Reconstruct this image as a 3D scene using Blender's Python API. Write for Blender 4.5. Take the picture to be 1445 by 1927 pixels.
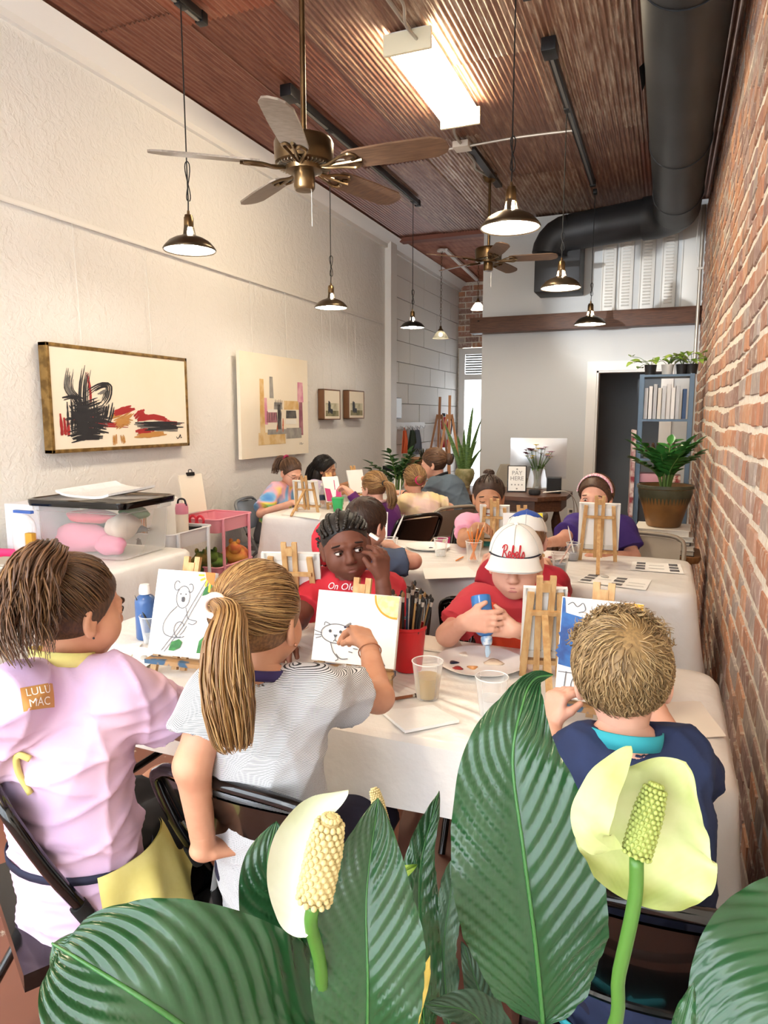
import bpy, bmesh, math, random
import numpy as np
from mathutils import Vector, Matrix, Euler

for o in list(bpy.data.objects):
    bpy.data.objects.remove(o)
scene = bpy.context.scene
COL = scene.collection
rnd = random.Random(7)
PI = math.pi

# ------------------------------------------------------------------ camera
FPX = 1300.0                       # focal length in pixels of the 1445 x 1927 frame
PITCH, YAW, CAMZ = math.radians(7.8615), math.radians(22.123), 1.45
cam_d = bpy.data.cameras.new('camera')
cam_d.sensor_fit = 'HORIZONTAL'
cam_d.sensor_width = 36.0
cam_d.lens = 36.0 * FPX / 1445.0
cam_d.clip_start = 0.03
cam_d.clip_end = 80
cam = bpy.data.objects.new('camera', cam_d)
cam.location = (0, 0, CAMZ)
cam.rotation_euler = (PI / 2 - PITCH, 0, YAW)
COL.objects.link(cam)
scene.camera = cam

# ------------------------------------------------------------------ world, lights, exposure
world = bpy.data.worlds.new('world')
scene.world = world
world.use_nodes = True
wb = world.node_tree.nodes['Background']
wb.inputs[0].default_value = (0.86, 0.93, 1.0, 1)
wb.inputs[1].default_value = 2.6

def area_light(name, loc, rot, sx, sy, power, color):
    d = bpy.data.lights.new(name, 'AREA')
    d.shape = 'RECTANGLE'
    d.size, d.size_y, d.energy, d.color = sx, sy, power, color
    o = bpy.data.objects.new(name, d)
    o.location, o.rotation_euler = loc, rot
    COL.objects.link(o)
    return o

area_light('street_window_daylight', (-1.5, -1.35, 1.75), (PI / 2, 0, PI), 3.3, 2.6, 185, (0.80, 0.9, 1.0))
area_light('rear_door_daylight', (-2.75, 11.75, 1.3), (PI / 2, 0, 0), 0.85, 2.2, 150, (0.95, 0.98, 1.0))
cy = scene.cycles
cy.max_bounces, cy.diffuse_bounces, cy.glossy_bounces, cy.transmission_bounces, cy.transparent_max_bounces = 6, 4, 2, 4, 10
cy.caustics_reflective = cy.caustics_refractive = False
cy.adaptive_threshold = 0.03
cy.sample_clamp_indirect = 6.0
def spot_light(name, loc, target, angle, power, color, radius):
    d = bpy.data.lights.new(name, 'SPOT')
    d.energy, d.color, d.spot_size, d.spot_blend, d.shadow_soft_size = power, color, angle, .6, radius
    o = bpy.data.objects.new(name, d)
    o.location = loc
    o.rotation_euler = (Vector(target) - Vector(loc)).to_track_quat('-Z', 'Y').to_euler()
    COL.objects.link(o)
spot_light('sun_glint_from_the_street', (-2.6, -1.42, 1.9), (-.25, 8.0, 2.62), math.radians(13), 900, (0.93, 0.97, 1.0), .05)
vs = scene.view_settings
vs.view_transform = 'Standard'
vs.look = 'None'
vs.exposure = 1.08
vs.gamma = 1.0
vs.use_curve_mapping = False

# ------------------------------------------------------------------ materials
def lin(c):
    if isinstance(c, str):
        c = [int(c[i:i + 2], 16) / 255 for i in (0, 2, 4)]
    return tuple(((v / 12.92) if v <= 0.04045 else ((v + 0.055) / 1.055) ** 2.4) for v in c) + (1.0,)

MATS = {}
def mat(name, col, rough=0.5, metal=0.0, col2=None, nscale=8.0, ncon=(0.4, 0.6), stretch=(1, 1, 1),
        bump=0.0, bscale=20.0, bdist=0.01, coat=0.0, spec=0.5, trans=0.0, ior=1.45, alpha=1.0, emit=None, estr=0.0, sheen=0.0, sss=0.0, detail=4.0):
    if name in MATS:
        return MATS[name]
    m = bpy.data.materials.new(name)
    m.use_nodes = True
    nt = m.node_tree
    b = nt.nodes['Principled BSDF']
    b.inputs['Base Color'].default_value = lin(col)
    b.inputs['Roughness'].default_value = rough
    b.inputs['Metallic'].default_value = metal
    b.inputs['Coat Weight'].default_value = coat
    b.inputs['Specular IOR Level'].default_value = spec
    b.inputs['Transmission Weight'].default_value = trans
    b.inputs['IOR'].default_value = ior
    b.inputs['Alpha'].default_value = alpha
    b.inputs['Sheen Weight'].default_value = sheen
    if sss:
        b.inputs['Subsurface Weight'].default_value = sss
        b.inputs['Subsurface Radius'].default_value = (0.012, 0.005, 0.003)
        b.inputs['Subsurface Scale'].default_value = 1.0
    if emit:
        b.inputs['Emission Color'].default_value = lin(emit)
        b.inputs['Emission Strength'].default_value = estr
    if col2 is not None or bump:
        tc = nt.nodes.new('ShaderNodeTexCoord')
        mp = nt.nodes.new('ShaderNodeMapping')
        mp.inputs['Scale'].default_value = stretch
        nt.links.new(tc.outputs['Object'], mp.inputs['Vector'])
    if col2 is not None:
        n = nt.nodes.new('ShaderNodeTexNoise')
        n.inputs['Scale'].default_value = nscale
        n.inputs['Detail'].default_value = detail
        nt.links.new(mp.outputs[0], n.inputs['Vector'])
        r = nt.nodes.new('ShaderNodeValToRGB')
        r.color_ramp.elements[0].position, r.color_ramp.elements[1].position = ncon
        r.color_ramp.elements[0].color, r.color_ramp.elements[1].color = lin(col), lin(col2)
        nt.links.new(n.outputs['Fac'], r.inputs[0])
        nt.links.new(r.outputs[0], b.inputs['Base Color'])
    if bump:
        n2 = nt.nodes.new('ShaderNodeTexNoise')
        n2.inputs['Scale'].default_value = bscale
        n2.inputs['Detail'].default_value = 5
        nt.links.new(mp.outputs[0], n2.inputs['Vector'])
        bp = nt.nodes.new('ShaderNodeBump')
        bp.inputs['Strength'].default_value = bump
        bp.inputs['Distance'].default_value = bdist
        nt.links.new(n2.outputs['Fac'], bp.inputs['Height'])
        nt.links.new(bp.outputs[0], b.inputs['Normal'])
    MATS[name] = m
    return m

def glassy(name, tint=(1, 1, 1), opacity=0.12, rough=0.05):
    """thin clear plastic or glass: mostly see-through, with a glossy sheen"""
    if name in MATS:
        return MATS[name]
    m = bpy.data.materials.new(name)
    m.use_nodes = True
    nt = m.node_tree
    b = nt.nodes['Principled BSDF']
    b.inputs['Base Color'].default_value = lin(tint)
    b.inputs['Roughness'].default_value = rough
    t = nt.nodes.new('ShaderNodeBsdfTransparent')
    mix = nt.nodes.new('ShaderNodeMixShader')
    lw = nt.nodes.new('ShaderNodeLayerWeight')
    lw.inputs[0].default_value = 0.35
    ma = nt.nodes.new('ShaderNodeMath')
    ma.operation = 'MULTIPLY_ADD'
    ma.inputs[1].default_value = 0.75
    ma.inputs[2].default_value = opacity
    ma.use_clamp = True
    nt.links.new(lw.outputs['Facing'], ma.inputs[0])
    nt.links.new(ma.outputs[0], mix.inputs[0])
    nt.links.new(t.outputs[0], mix.inputs[1])
    nt.links.new(b.outputs[0], mix.inputs[2])
    nt.links.new(mix.outputs[0], nt.nodes['Material Output'].inputs[0])
    MATS[name] = m
    return m

# ------------------------------------------------------------------ mesh building
V3 = lambda *a: np.array(a, float)
def unit(v):
    v = np.asarray(v, float)
    return v / max(np.linalg.norm(v), 1e-9)

def frame_of(d):
    d = unit(d)
    a = V3(0, 0, 1) if abs(d[2]) < 0.9 else V3(1, 0, 0)
    u = unit(np.cross(a, d))
    return u, np.cross(d, u)

class MB:
    def __init__(s):
        s.v, s.f = [], []
    def add(s, vs_, fs_):
        n = len(s.v)
        s.v += [tuple(map(float, p)) for p in vs_]
        s.f += [tuple(i + n for i in f) for f in fs_]
        return s
    def box(s, c, size, rot=None, bev=0.0):
        hx, hy, hz = (a / 2 for a in size)
        if bev > 0:
            b = min(bev, hx * .9, hy * .9, hz * .9)
            P, Fc = [], []
            bm = bmesh.new()
            bmesh.ops.create_cube(bm, size=1.0)
            for v in bm.verts:
                v.co = Vector((v.co.x * 2 * hx, v.co.y * 2 * hy, v.co.z * 2 * hz))
            bmesh.ops.bevel(bm, geom=bm.edges[:], offset=b, segments=2, affect='EDGES', profile=0.6)
            bm.verts.ensure_lookup_table()
            P = [tuple(v.co) for v in bm.verts]
            Fc = [tuple(v.index for v in f.verts) for f in bm.faces]
            bm.free()
        else:
            P = [(x, y, z) for x in (-hx, hx) for y in (-hy, hy) for z in (-hz, hz)]
            Fc = [(0, 1, 3, 2), (4, 6, 7, 5), (0, 4, 5, 1), (2, 3, 7, 6), (0, 2, 6, 4), (1, 5, 7, 3)]
        M = np.array(rot if rot is not None else np.eye(3))
        return s.add([M @ np.array(p) + np.array(c) for p in P], Fc)
    def beam(s, a, b, w, h, up=(0, 0, 1)):
        """rectangular bar from a to b, w across, h along up"""
        a, b = np.array(a, float), np.array(b, float)
        d = unit(b - a)
        side = np.cross(d, np.array(up, float))
        side = unit(side) if np.linalg.norm(side) > 1e-4 else frame_of(d)[0]
        u = np.cross(side, d)
        R = np.stack([side, d, u], axis=1)
        return s.box((a + b) / 2, (w, np.linalg.norm(b - a), h), R)
    def tube(s, pts, r, n=8, caps=True):
        pts = [np.array(p, float) for p in pts]
        if np.isscalar(r):
            r = [r] * len(pts)
        P, Fc = [], []
        u = None
        for i, p in enumerate(pts):
            t = pts[min(i + 1, len(pts) - 1)] - pts[max(i - 1, 0)]
            t = unit(t)
            if u is None:
                u, w = frame_of(t)
            else:
                u = u - t * (u @ t)
                u = unit(u) if np.linalg.norm(u) > 1e-6 else frame_of(t)[0]
            w = np.cross(t, u)
            for k in range(n):
                a = 2 * PI * k / n
                P.append(p + r[i] * (math.cos(a) * u + math.sin(a) * w))
        for i in range(len(pts) - 1):
            for k in range(n):
                a, b = i * n + k, i * n + (k + 1) % n
                Fc.append((a, b, b + n, a + n))
        if caps:
            Fc.append(tuple(range(n - 1, -1, -1)))
            m = (len(pts) - 1) * n
            Fc.append(tuple(m + k for k in range(n)))
        return s.add(P, Fc)
    def lathe(s, prof, n=24, c=(0, 0, 0), wob=None, caps=True):
        P, Fc = [], []
        for (r, z) in prof:
            for k in range(n):
                a = 2 * PI * k / n
                rr = r * (1 + (wob(a, z) if wob else 0))
                P.append((c[0] + rr * math.cos(a), c[1] + rr * math.sin(a), c[2] + z))
        for i in range(len(prof) - 1):
            for k in range(n):
                a, b = i * n + k, i * n + (k + 1) % n
                Fc.append((a, b, b + n, a + n))
        if caps:
            if prof[0][0] > 1e-5: Fc.append(tuple(range(n - 1, -1, -1)))
            if prof[-1][0] > 1e-5: Fc.append(tuple((len(prof) - 1) * n + k for k in range(n)))
        return s.add(P, Fc)
    def ball(s, c, r, nu=12, nv=8, rot=None):
        r = (r, r, r) if np.isscalar(r) else r
        M = np.array(rot if rot is not None else np.eye(3))
        P, Fc = [], []
        for i in range(nv + 1):
            th = PI * i / nv
            for k in range(nu):
                a = 2 * PI * k / nu
                P.append(M @ V3(r[0] * math.sin(th) * math.cos(a), r[1] * math.sin(th) * math.sin(a), r[2] * math.cos(th)) + np.array(c))
        for i in range(nv):
            for k in range(nu):
                a, b = i * nu + k, i * nu + (k + 1) % nu
                Fc.append((a, a + nu, b + nu, b))
        return s.add(P, Fc)
    def grid(s, fn, nu, nv, closeu=False):
        P = [fn(i / nu, j / nv) for i in range(nu + (0 if closeu else 1)) for j in range(nv + 1)]
        m = nu if closeu else nu + 1
        Fc = []
        for i in range(nu):
            i2 = (i + 1) % m
            for j in range(nv):
                Fc.append((i * (nv + 1) + j, i2 * (nv + 1) + j, i2 * (nv + 1) + j + 1, i * (nv + 1) + j + 1))
        return s.add(P, Fc)
    def prism(s, outline, d, xf=None):
        """outline: 2-D points (x, z), extruded d along y"""
        n = len(outline)
        P = [(x, 0, z) for x, z in outline] + [(x, d, z) for x, z in outline]
        Fc = [tuple(range(n)), tuple(range(2 * n - 1, n - 1, -1))]
        for k in range(n):
            k2 = (k + 1) % n
            Fc.append((k, k + n, k2 + n, k2))
        if xf is not None:
            P = [xf(p) for p in P]
        return s.add(P, Fc)
    def ribbon(s, pts, w, nrm):
        """flat strip through pts, lying square to nrm"""
        pts = [np.array(p, float) for p in pts]
        nrm = unit(nrm)
        ws = [w] * len(pts) if np.isscalar(w) else w
        P, Fc = [], []
        for i, p in enumerate(pts):
            t = unit(pts[min(i + 1, len(pts) - 1)] - pts[max(i - 1, 0)])
            sd = unit(np.cross(nrm, t)) * ws[i] / 2
            P += [p - sd, p + sd]
        for i in range(len(pts) - 1):
            Fc.append((2 * i, 2 * i + 2, 2 * i + 3, 2 * i + 1))
        return s.add(P, Fc)
    def xf(s, M):
        M = Matrix(M) if not isinstance(M, Matrix) else M
        s.v = [tuple(M @ Vector(p)) for p in s.v]
        return s
    def mesh(s, name, smooth=None):
        me = bpy.data.meshes.new(name)
        me.from_pydata(s.v, [], s.f)
        if smooth:
            me.polygons.foreach_set('use_smooth', [True] * len(me.polygons))
            if smooth != 'all':
                me.set_sharp_from_angle(angle=math.radians(smooth))
        me.update()
        return me

def link(name, data, m=None, parent=None, loc=None, rot=None):
    o = bpy.data.objects.new(name, data)
    COL.objects.link(o)
    if m is not None and data is not None and not len(data.materials):
        for q in (m if isinstance(m, (list, tuple)) else [m]):
            data.materials.append(q)
    if parent is not None:
        o.parent = parent
    if loc is not None:
        o.location = loc
    if rot is not None:
        o.rotation_euler = rot
    return o

def obj(name, mb, m, parent=None, smooth=40, loc=None, rot=None):
    return link(name, mb.mesh(name, smooth), m, parent, loc, rot)

def tag(o, label, cat, group=None):
    o['label'], o['category'] = label, cat
    if group:
        o['group'] = group
    return o

def thing(name, label, cat, loc=(0, 0, 0), rot=(0, 0, 0), group=None):
    o = bpy.data.objects.new(name, None)
    o.empty_display_size = 0.05
    COL.objects.link(o)
    o.location = loc
    o.rotation_euler = rot if not np.isscalar(rot) else (0, 0, rot)
    return tag(o, label, cat, group)

def struct(name, mb, m, parent=None, smooth=None, label=None):
    o = obj(name, mb, m, parent, smooth)
    if parent is None:
        o['kind'] = 'structure'
        if label:
            o['label'] = label
    return o

def copy_tree(o, parent=None):
    c = o.copy()
    COL.objects.link(c)
    c.parent = parent
    for ch in [x for x in bpy.data.objects if x.parent == o and x != c]:
        copy_tree(ch, c)
    return c

def text_mesh(body, size, depth=0.0004, shear=0.0, spacing=1.0, align='CENTER', line=1.0, bold=0.0):
    cu = bpy.data.curves.new('txt', 'FONT')
    cu.body, cu.size, cu.extrude, cu.shear = body, size, depth, shear
    cu.align_x, cu.align_y = align, 'CENTER'
    cu.space_character, cu.space_line = spacing, line
    cu.offset = bold
    cu.resolution_u = 3
    to = bpy.data.objects.new('txt', cu)
    COL.objects.link(to)
    dg = bpy.context.evaluated_depsgraph_get()
    me = bpy.data.meshes.new_from_object(to.evaluated_get(dg))
    bpy.data.objects.remove(to)
    bpy.data.curves.remove(cu)
    return me

# place a photographed point at a chosen distance (metres along the view axis) or on a plane
_R = V3(math.cos(YAW), math.sin(YAW), 0)
_Fh = V3(-math.sin(YAW), math.cos(YAW), 0)
_F = _Fh * math.cos(PITCH) - V3(0, 0, math.sin(PITCH))
_U = np.cross(_R, _F)
_C = V3(0, 0, CAMZ)
def _ray(x, y): return _R * (x - 722.5) + _U * (963.5 - y) + _F * FPX
def atD(x, y, d): return _C + _ray(x, y) / FPX * d
def atZ(x, y, z):
    r = _ray(x, y); return _C + r * (z - CAMZ) / r[2]
def atX(x, y, X):
    r = _ray(x, y); return _C + r * X / r[0]
def atY(x, y, Y):
    r = _ray(x, y); return _C + r * Y / r[1]
def bez(p0, p1, p2, n=12):
    p0, p1, p2 = (np.array(p, float) for p in (p0, p1, p2))
    return [(1 - t) ** 2 * p0 + 2 * t * (1 - t) * p1 + t * t * p2 for t in np.linspace(0, 1, n)]
def crv(pts, n=8):
    """Catmull-Rom through pts"""
    P = [np.array(p, float) for p in pts]
    P = [2 * P[0] - P[1]] + P + [2 * P[-1] - P[-2]]
    out = []
    for i in range(1, len(P) - 2):
        for t in np.linspace(0, 1, n, endpoint=False):
            a, b, c, d = P[i - 1:i + 3]
            out.append(0.5 * (2 * b + (c - a) * t + (2 * a - 5 * b + 4 * c - d) * t * t + (3 * b - a - 3 * c + d) * t ** 3))
    out.append(P[-2])
    return out
# ================================================================== the room
XL, XR, YB, ZC, YEND, YFRONT = -3.3, 0.27, 8.0, 3.62, 11.4, -1.5

def mat_floor():
    m = bpy.data.materials.new('worn_painted_floor')
    m.use_nodes = True
    nt = m.node_tree; b = nt.nodes['Principled BSDF']
    tc = nt.nodes.new('ShaderNodeTexCoord')
    n1 = nt.nodes.new('ShaderNodeTexNoise'); n1.inputs['Scale'].default_value = 5; n1.inputs['Detail'].default_value = 10; n1.inputs['Roughness'].default_value = .7
    n2 = nt.nodes.new('ShaderNodeTexNoise'); n2.inputs['Scale'].default_value = 2.2; n2.inputs['Detail'].default_value = 3
    r1 = nt.nodes.new('ShaderNodeValToRGB')
    r1.color_ramp.elements[0].position, r1.color_ramp.elements[1].position = .63, .67
    r1.color_ramp.elements[0].color, r1.color_ramp.elements[1].color = (0, 0, 0, 1), (1, 1, 1, 1)
    r2 = nt.nodes.new('ShaderNodeValToRGB')
    r2.color_ramp.elements[0].color, r2.color_ramp.elements[1].color = lin('6e4236'), lin('94614e')
    mx = nt.nodes.new('ShaderNodeMix'); mx.data_type = 'RGBA'
    for n in (n1, n2): nt.links.new(tc.outputs['Object'], n.inputs['Vector'])
    nt.links.new(n1.outputs['Fac'], r1.inputs[0]); nt.links.new(n2.outputs['Fac'], r2.inputs[0])
    nt.links.new(r1.outputs[0], mx.inputs[0]); nt.links.new(r2.outputs[0], mx.inputs[6]); mx.inputs[7].default_value = lin('c8beb0')
    nt.links.new(mx.outputs[2], b.inputs['Base Color'])
    b.inputs['Roughness'].default_value = .45
    bp = nt.nodes.new('ShaderNodeBump'); bp.inputs['Strength'].default_value = .4; bp.inputs['Distance'].default_value = .004; bp.invert = True
    nt.links.new(r1.outputs[0], bp.inputs['Height']); nt.links.new(bp.outputs[0], b.inputs['Normal'])
    return m
struct('floor', MB().box(((XL + XR) / 2 + .1, 5, -.05), (XR - XL + 1.2, 14, .1)), mat_floor(), label='worn red-brown painted concrete floor with pale scuffs')

def mat_plaster():
    m = bpy.data.materials.new('trowelled_plaster')
    m.use_nodes = True
    nt = m.node_tree; b = nt.nodes['Principled BSDF']
    b.inputs['Base Color'].default_value = lin('e9e6e1'); b.inputs['Roughness'].default_value = .75
    tc = nt.nodes.new('ShaderNodeTexCoord')
    n0 = nt.nodes.new('ShaderNodeTexNoise'); n0.inputs['Scale'].default_value = 5.5; n0.inputs['Detail'].default_value = 3; n0.inputs['Distortion'].default_value = 1.6
    r0 = nt.nodes.new('ShaderNodeValToRGB'); r0.color_ramp.elements[0].position, r0.color_ramp.elements[1].position = .46, .56
    n1 = nt.nodes.new('ShaderNodeTexNoise'); n1.inputs['Scale'].default_value = 26; n1.inputs['Detail'].default_value = 3; n1.inputs['Distortion'].default_value = 1.2
    r1 = nt.nodes.new('ShaderNodeValToRGB'); r1.color_ramp.elements[0].position, r1.color_ramp.elements[1].position = .45, .62
    mul = nt.nodes.new('ShaderNodeMath'); mul.operation = 'MULTIPLY_ADD'; mul.inputs[1].default_value = .8
    for n in (n0, n1): nt.links.new(tc.outputs['Object'], n.inputs['Vector'])
    nt.links.new(n0.outputs['Fac'], r0.inputs[0]); nt.links.new(n1.outputs['Fac'], r1.inputs[0])
    nt.links.new(r1.outputs[0], mul.inputs[0]); nt.links.new(r0.outputs[0], mul.inputs[2])
    bp = nt.nodes.new('ShaderNodeBump'); bp.inputs['Strength'].default_value = .4; bp.inputs['Distance'].default_value = .005
    nt.links.new(mul.outputs[0], bp.inputs['Height']); nt.links.new(bp.outputs[0], b.inputs['Normal'])
    return m
PLASTER = mat_plaster()
WHITEP = mat('white_painted_wood', 'ece9e4', .5)
GREYW = mat('pale_grey_paint', 'd4d6d6', .8, bump=.15, bscale=60, bdist=.003)
struct('wall_left', MB().box((XL - .1, (YFRONT + 8.2) / 2, ZC / 2), (.2, 8.2 - YFRONT, ZC)), PLASTER, label='off-white trowelled plaster wall on the left')

# painted block wall beyond the pilaster: every block its own piece over a recessed backing
BLOCKP = mat('white_painted_block', 'e8e4de', .8, bump=.3, bscale=30, bdist=.004)
wlb = struct('wall_left_block', MB().box((XL - .125, 9.85, ZC / 2), (.2, 3.3, ZC)), mat('block_joint_shade', 'b9b3ab', .9), label='white painted block wall behind the far table')  # grey backing colours the joints with the shade between the blocks
zz, row = 0.0, 0
while zz < ZC - .02:
    h = min(.27, ZC - zz)
    yy = 8.34 - (.3 if row % 2 else 0) - rnd.uniform(0, .08)
    while yy < YEND:
        L = rnd.choice([.45, .6, .6, .72])
        y0, y1 = max(yy, 8.34), min(yy + L, YEND)
        if y1 - y0 > .03:
            obj('block', MB().box((XL - .016 + rnd.uniform(-.002, .004), (y0 + y1) / 2, zz + h / 2), (.04, y1 - y0 - .009, h - .009)), BLOCKP, wlb, None)
        yy += L
    zz += h; row += 1
struct('trim_1', MB().box((XL + .02, 8.25, ZC / 2 - .03), (.12, .2, ZC - .06)), WHITEP, label='white pilaster strip on the left wall')
# crown: a sloping cove board under the ceiling with a small lit lip
cr = MB()
cr.prism([(XL, 3.49), (XL + .035, 3.49), (XL + .04, 3.53), (XL + .14, 3.62), (XL, 3.62)], YEND - YFRONT, lambda p: (p[0], p[1] + YFRONT, p[2]))
struct('trim_2', cr, WHITEP, label='white cove moulding along the top of the left wall')
rail = thing('picture_rail', 'white picture hanging rail along the left plaster wall', 'rail', (XL, 5, 2.585))
obj('track', MB().box((.009, -.8, 0), (.018, 7.7, .03), bev=.003), WHITEP, rail)
obj('lip', MB().box((.019, -.8, -.014), (.012, 7.7, .008)), mat('pale_aluminium', 'e6e4df', .5), rail, None)

# ------------------------------------------------------------------ brick wall: thick sloppy mortar, narrow rough bricks
def mat_brick():
    m = bpy.data.materials.new('old_soft_brick')
    m.use_nodes = True
    nt = m.node_tree; b = nt.nodes['Principled BSDF']
    oi = nt.nodes.new('ShaderNodeObjectInfo'); ge = nt.nodes.new('ShaderNodeNewGeometry')
    ad = nt.nodes.new('ShaderNodeMath'); ad.operation = 'ADD'; fr = nt.nodes.new('ShaderNodeMath'); fr.operation = 'FRACT'
    nt.links.new(oi.outputs['Random'], ad.inputs[0]); nt.links.new(ge.outputs['Random Per Island'], ad.inputs[1]); nt.links.new(ad.outputs[0], fr.inputs[0])
    r = nt.nodes.new('ShaderNodeValToRGB'); cr_ = r.color_ramp
    cols = ['bd8466', 'b1806b', 'a5867b', 'c68d6a', 'b5978b', '9e7d6c', 'cd9978', 'ae9d92', '99766a', 'c2967e']
    while len(cr_.elements) < len(cols): cr_.elements.new(.5)
    for i, c in enumerate(cols):
        cr_.elements[i].position = i / len(cols); cr_.elements[i].color = lin(c)
    cr_.interpolation = 'CONSTANT'
    nt.links.new(fr.outputs[0], r.inputs[0])
    tc = nt.nodes.new('ShaderNodeTexCoord')
    n = nt.nodes.new('ShaderNodeTexNoise'); n.inputs['Scale'].default_value = 26; n.inputs['Detail'].default_value = 8; n.inputs['Roughness'].default_value = .7
    mp = nt.nodes.new('ShaderNodeMapping'); mp.inputs['Scale'].default_value = (1, 1.6, .6)
    nt.links.new(ge.outputs['Position'], mp.inputs[0]); nt.links.new(mp.outputs[0], n.inputs['Vector'])
    r2 = nt.nodes.new('ShaderNodeValToRGB'); r2.color_ramp.elements[0].position, r2.color_ramp.elements[1].position = .5, .68
    nt.links.new(n.outputs['Fac'], r2.inputs[0])
    mx = nt.nodes.new('ShaderNodeMix'); mx.data_type = 'RGBA'
    mf = nt.nodes.new('ShaderNodeMath'); mf.operation = 'MULTIPLY'; mf.inputs[1].default_value = .85
    nt.links.new(r2.outputs[0], mf.inputs[0]); nt.links.new(mf.outputs[0], mx.inputs[0])
    nt.links.new(r.outputs[0], mx.inputs[6]); mx.inputs[7].default_value = lin('dccdba')
    nt.links.new(mx.outputs[2], b.inputs['Base Color'])
    b.inputs['Roughness'].default_value = .9
    bp = nt.nodes.new('ShaderNodeBump'); bp.inputs['Strength'].default_value = .8; bp.inputs['Distance'].default_value = .01
    nt.links.new(n.outputs['Fac'], bp.inputs['Height']); nt.links.new(bp.outputs[0], b.inputs['Normal'])
    return m
BRICK = mat_brick()
MORTAR = mat('cream_lime_mortar', 'f6eee0', .95, col2='e6d9c6', nscale=40, bump=.9, bscale=55, bdist=.012)
wr = struct('wall_right', MB().box((XR + .1, (YFRONT + YB) / 2 + .5, ZC / 2 - .02), (.2, YB - YFRONT + 1, ZC - .04)), MORTAR, label='old red brick wall with thick cream mortar on the right')
def brick_mesh(L, Hh, seed, dep=.03):
    rr = random.Random(seed)
    mb = MB()
    j = lambda a: rr.uniform(-a, a)
    q = []
    for (y, z) in ((-1, -1), (1, -1), (1, 1), (-1, 1)):
        q.append((y * L / 2 + j(.004), z * Hh / 2 + j(.005)))
    f = [(-.5 * dep + j(.0025), y * .94, z * .92) for y, z in q]
    s_ = [(-.5 * dep + .005, y, z) for y, z in q]
    k = [(.5 * dep, y, z) for y, z in q]
    cen = (-.5 * dep - .002 + j(.003), j(.01), j(.01))
    Fc = [(i, (i + 1) % 4, 12) for i in range(4)]
    Fc = [(b_, a_, c_) for a_, b_, c_ in Fc]
    for i in range(4):
        i2 = (i + 1) % 4
        Fc.append((i, i2, 4 + i2, 4 + i)); Fc.append((4 + i, 4 + i2, 8 + i2, 8 + i))
    mb.add(f + s_ + k + [cen], Fc)
    return mb
COURSE = .1
shapes = {}
spots = []
zz = 0.0; row = 0
while zz < ZC - .06:
    yy = 1.2 - rnd.uniform(0, .12)
    while yy < YB + .05:
        L = rnd.choice([.11, .125, .125, .14, .14, .2]) if row % 5 else rnd.choice([.22, .24, .23])
        wav = .014 * math.sin(yy * 1.7 + row * .3) + .008 * math.sin(yy * 4.1 + row)
        spots.append((yy + L / 2, zz + COURSE / 2 + wav, L, row))
        yy += L + rnd.uniform(.008, .014)
    zz += COURSE; row += 1
spots.sort(key=lambda s_: (max(0, 2.25 - s_[0]) * 30 + math.hypot(s_[0], s_[1] - 1.45)))
rest = MB()
for i, (y, z, L, row) in enumerate(spots):
    hb = COURSE - rnd.uniform(.022, .032)
    if i < 300:
        key = (L, rnd.randrange(4))
        if key not in shapes:
            shapes[key] = brick_mesh(L, COURSE - .026, len(shapes)).mesh('brick')
        o = link('brick', shapes[key], BRICK, wr)
        o.location = (XR + .009 + rnd.uniform(-.003, .003), y, z)
        o.rotation_euler = (rnd.uniform(-.03, .03), 0, rnd.uniform(-.02, .02))
    else:
        b_ = brick_mesh(L, hb, i)
        b_.v = [(p[0] + XR + .010, p[1] + y, p[2] + z) for p in b_.v]
        rest.add(b_.v, b_.f)
rs = obj('far_bricks', rest, BRICK, wr, None); rs['kind'] = 'stuff'

# ------------------------------------------------------------------ back partition with doorway
XD0, XD1, ZD = -.74, -.06, 1.945
XW = -2.03
wbk = MB()
wbk.box(((XW + XD0) / 2, YB + .07, ZC / 2), (XD0 - XW, .14, ZC))
wbk.box(((XD1 + XR) / 2, YB + .07, ZC / 2), (XR - XD1, .14, ZC))
wbk.box(((XD0 + XD1) / 2, YB + .07, (ZD + ZC) / 2), (XD1 - XD0, .14, ZC - ZD))
struct('wall_back', wbk, GREYW, label='pale grey partition wall behind the desk')
tr = MB()
tr.box((XD0 - .05, YB - .012, ZD / 2 + .04), (.1, .025, ZD + .08)); tr.box((XD1 + .05, YB - .012, ZD / 2 + .04), (.1, .025, ZD + .08))
tr.box(((XD0 + XD1) / 2, YB - .014, ZD + .05), (XD1 - XD0 + .2, .028, .1))
tr.box((XD0 + .01, YB + .07, ZD / 2), (.02, .16, ZD)); tr.box((XD1 - .01, YB + .07, ZD / 2), (.02, .16, ZD)); tr.box(((XD0 + XD1) / 2, YB + .07, ZD - .01), (XD1 - XD0, .16, .02))
struct('door_1', tr, WHITEP, label='white casing of the open doorway in the grey wall')
struct('baseboard_back', MB().box(((XW + XD0) / 2 - .05, YB - .01, .07), (XD0 - XW - .12, .02, .14)), WHITEP, label='white baseboard under the grey wall')
bk = MB()   # the dim room beyond the doorway
bk.box((-.5, YB + 1.75, ZC / 2), (1.9, .1, ZC)); bk.box((-1.42, YB + .95, ZC / 2), (.1, 1.6, ZC)); bk.box((.4, YB + .95, ZC / 2), (.1, 1.6, ZC)); bk.box((-.5, YB + .95, 2.5), (1.9, 1.6, .1))
struct('wall_storeroom', bk, mat('storeroom_grey', 'a9acae', .85), label='dim grey store room behind the doorway')
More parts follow.
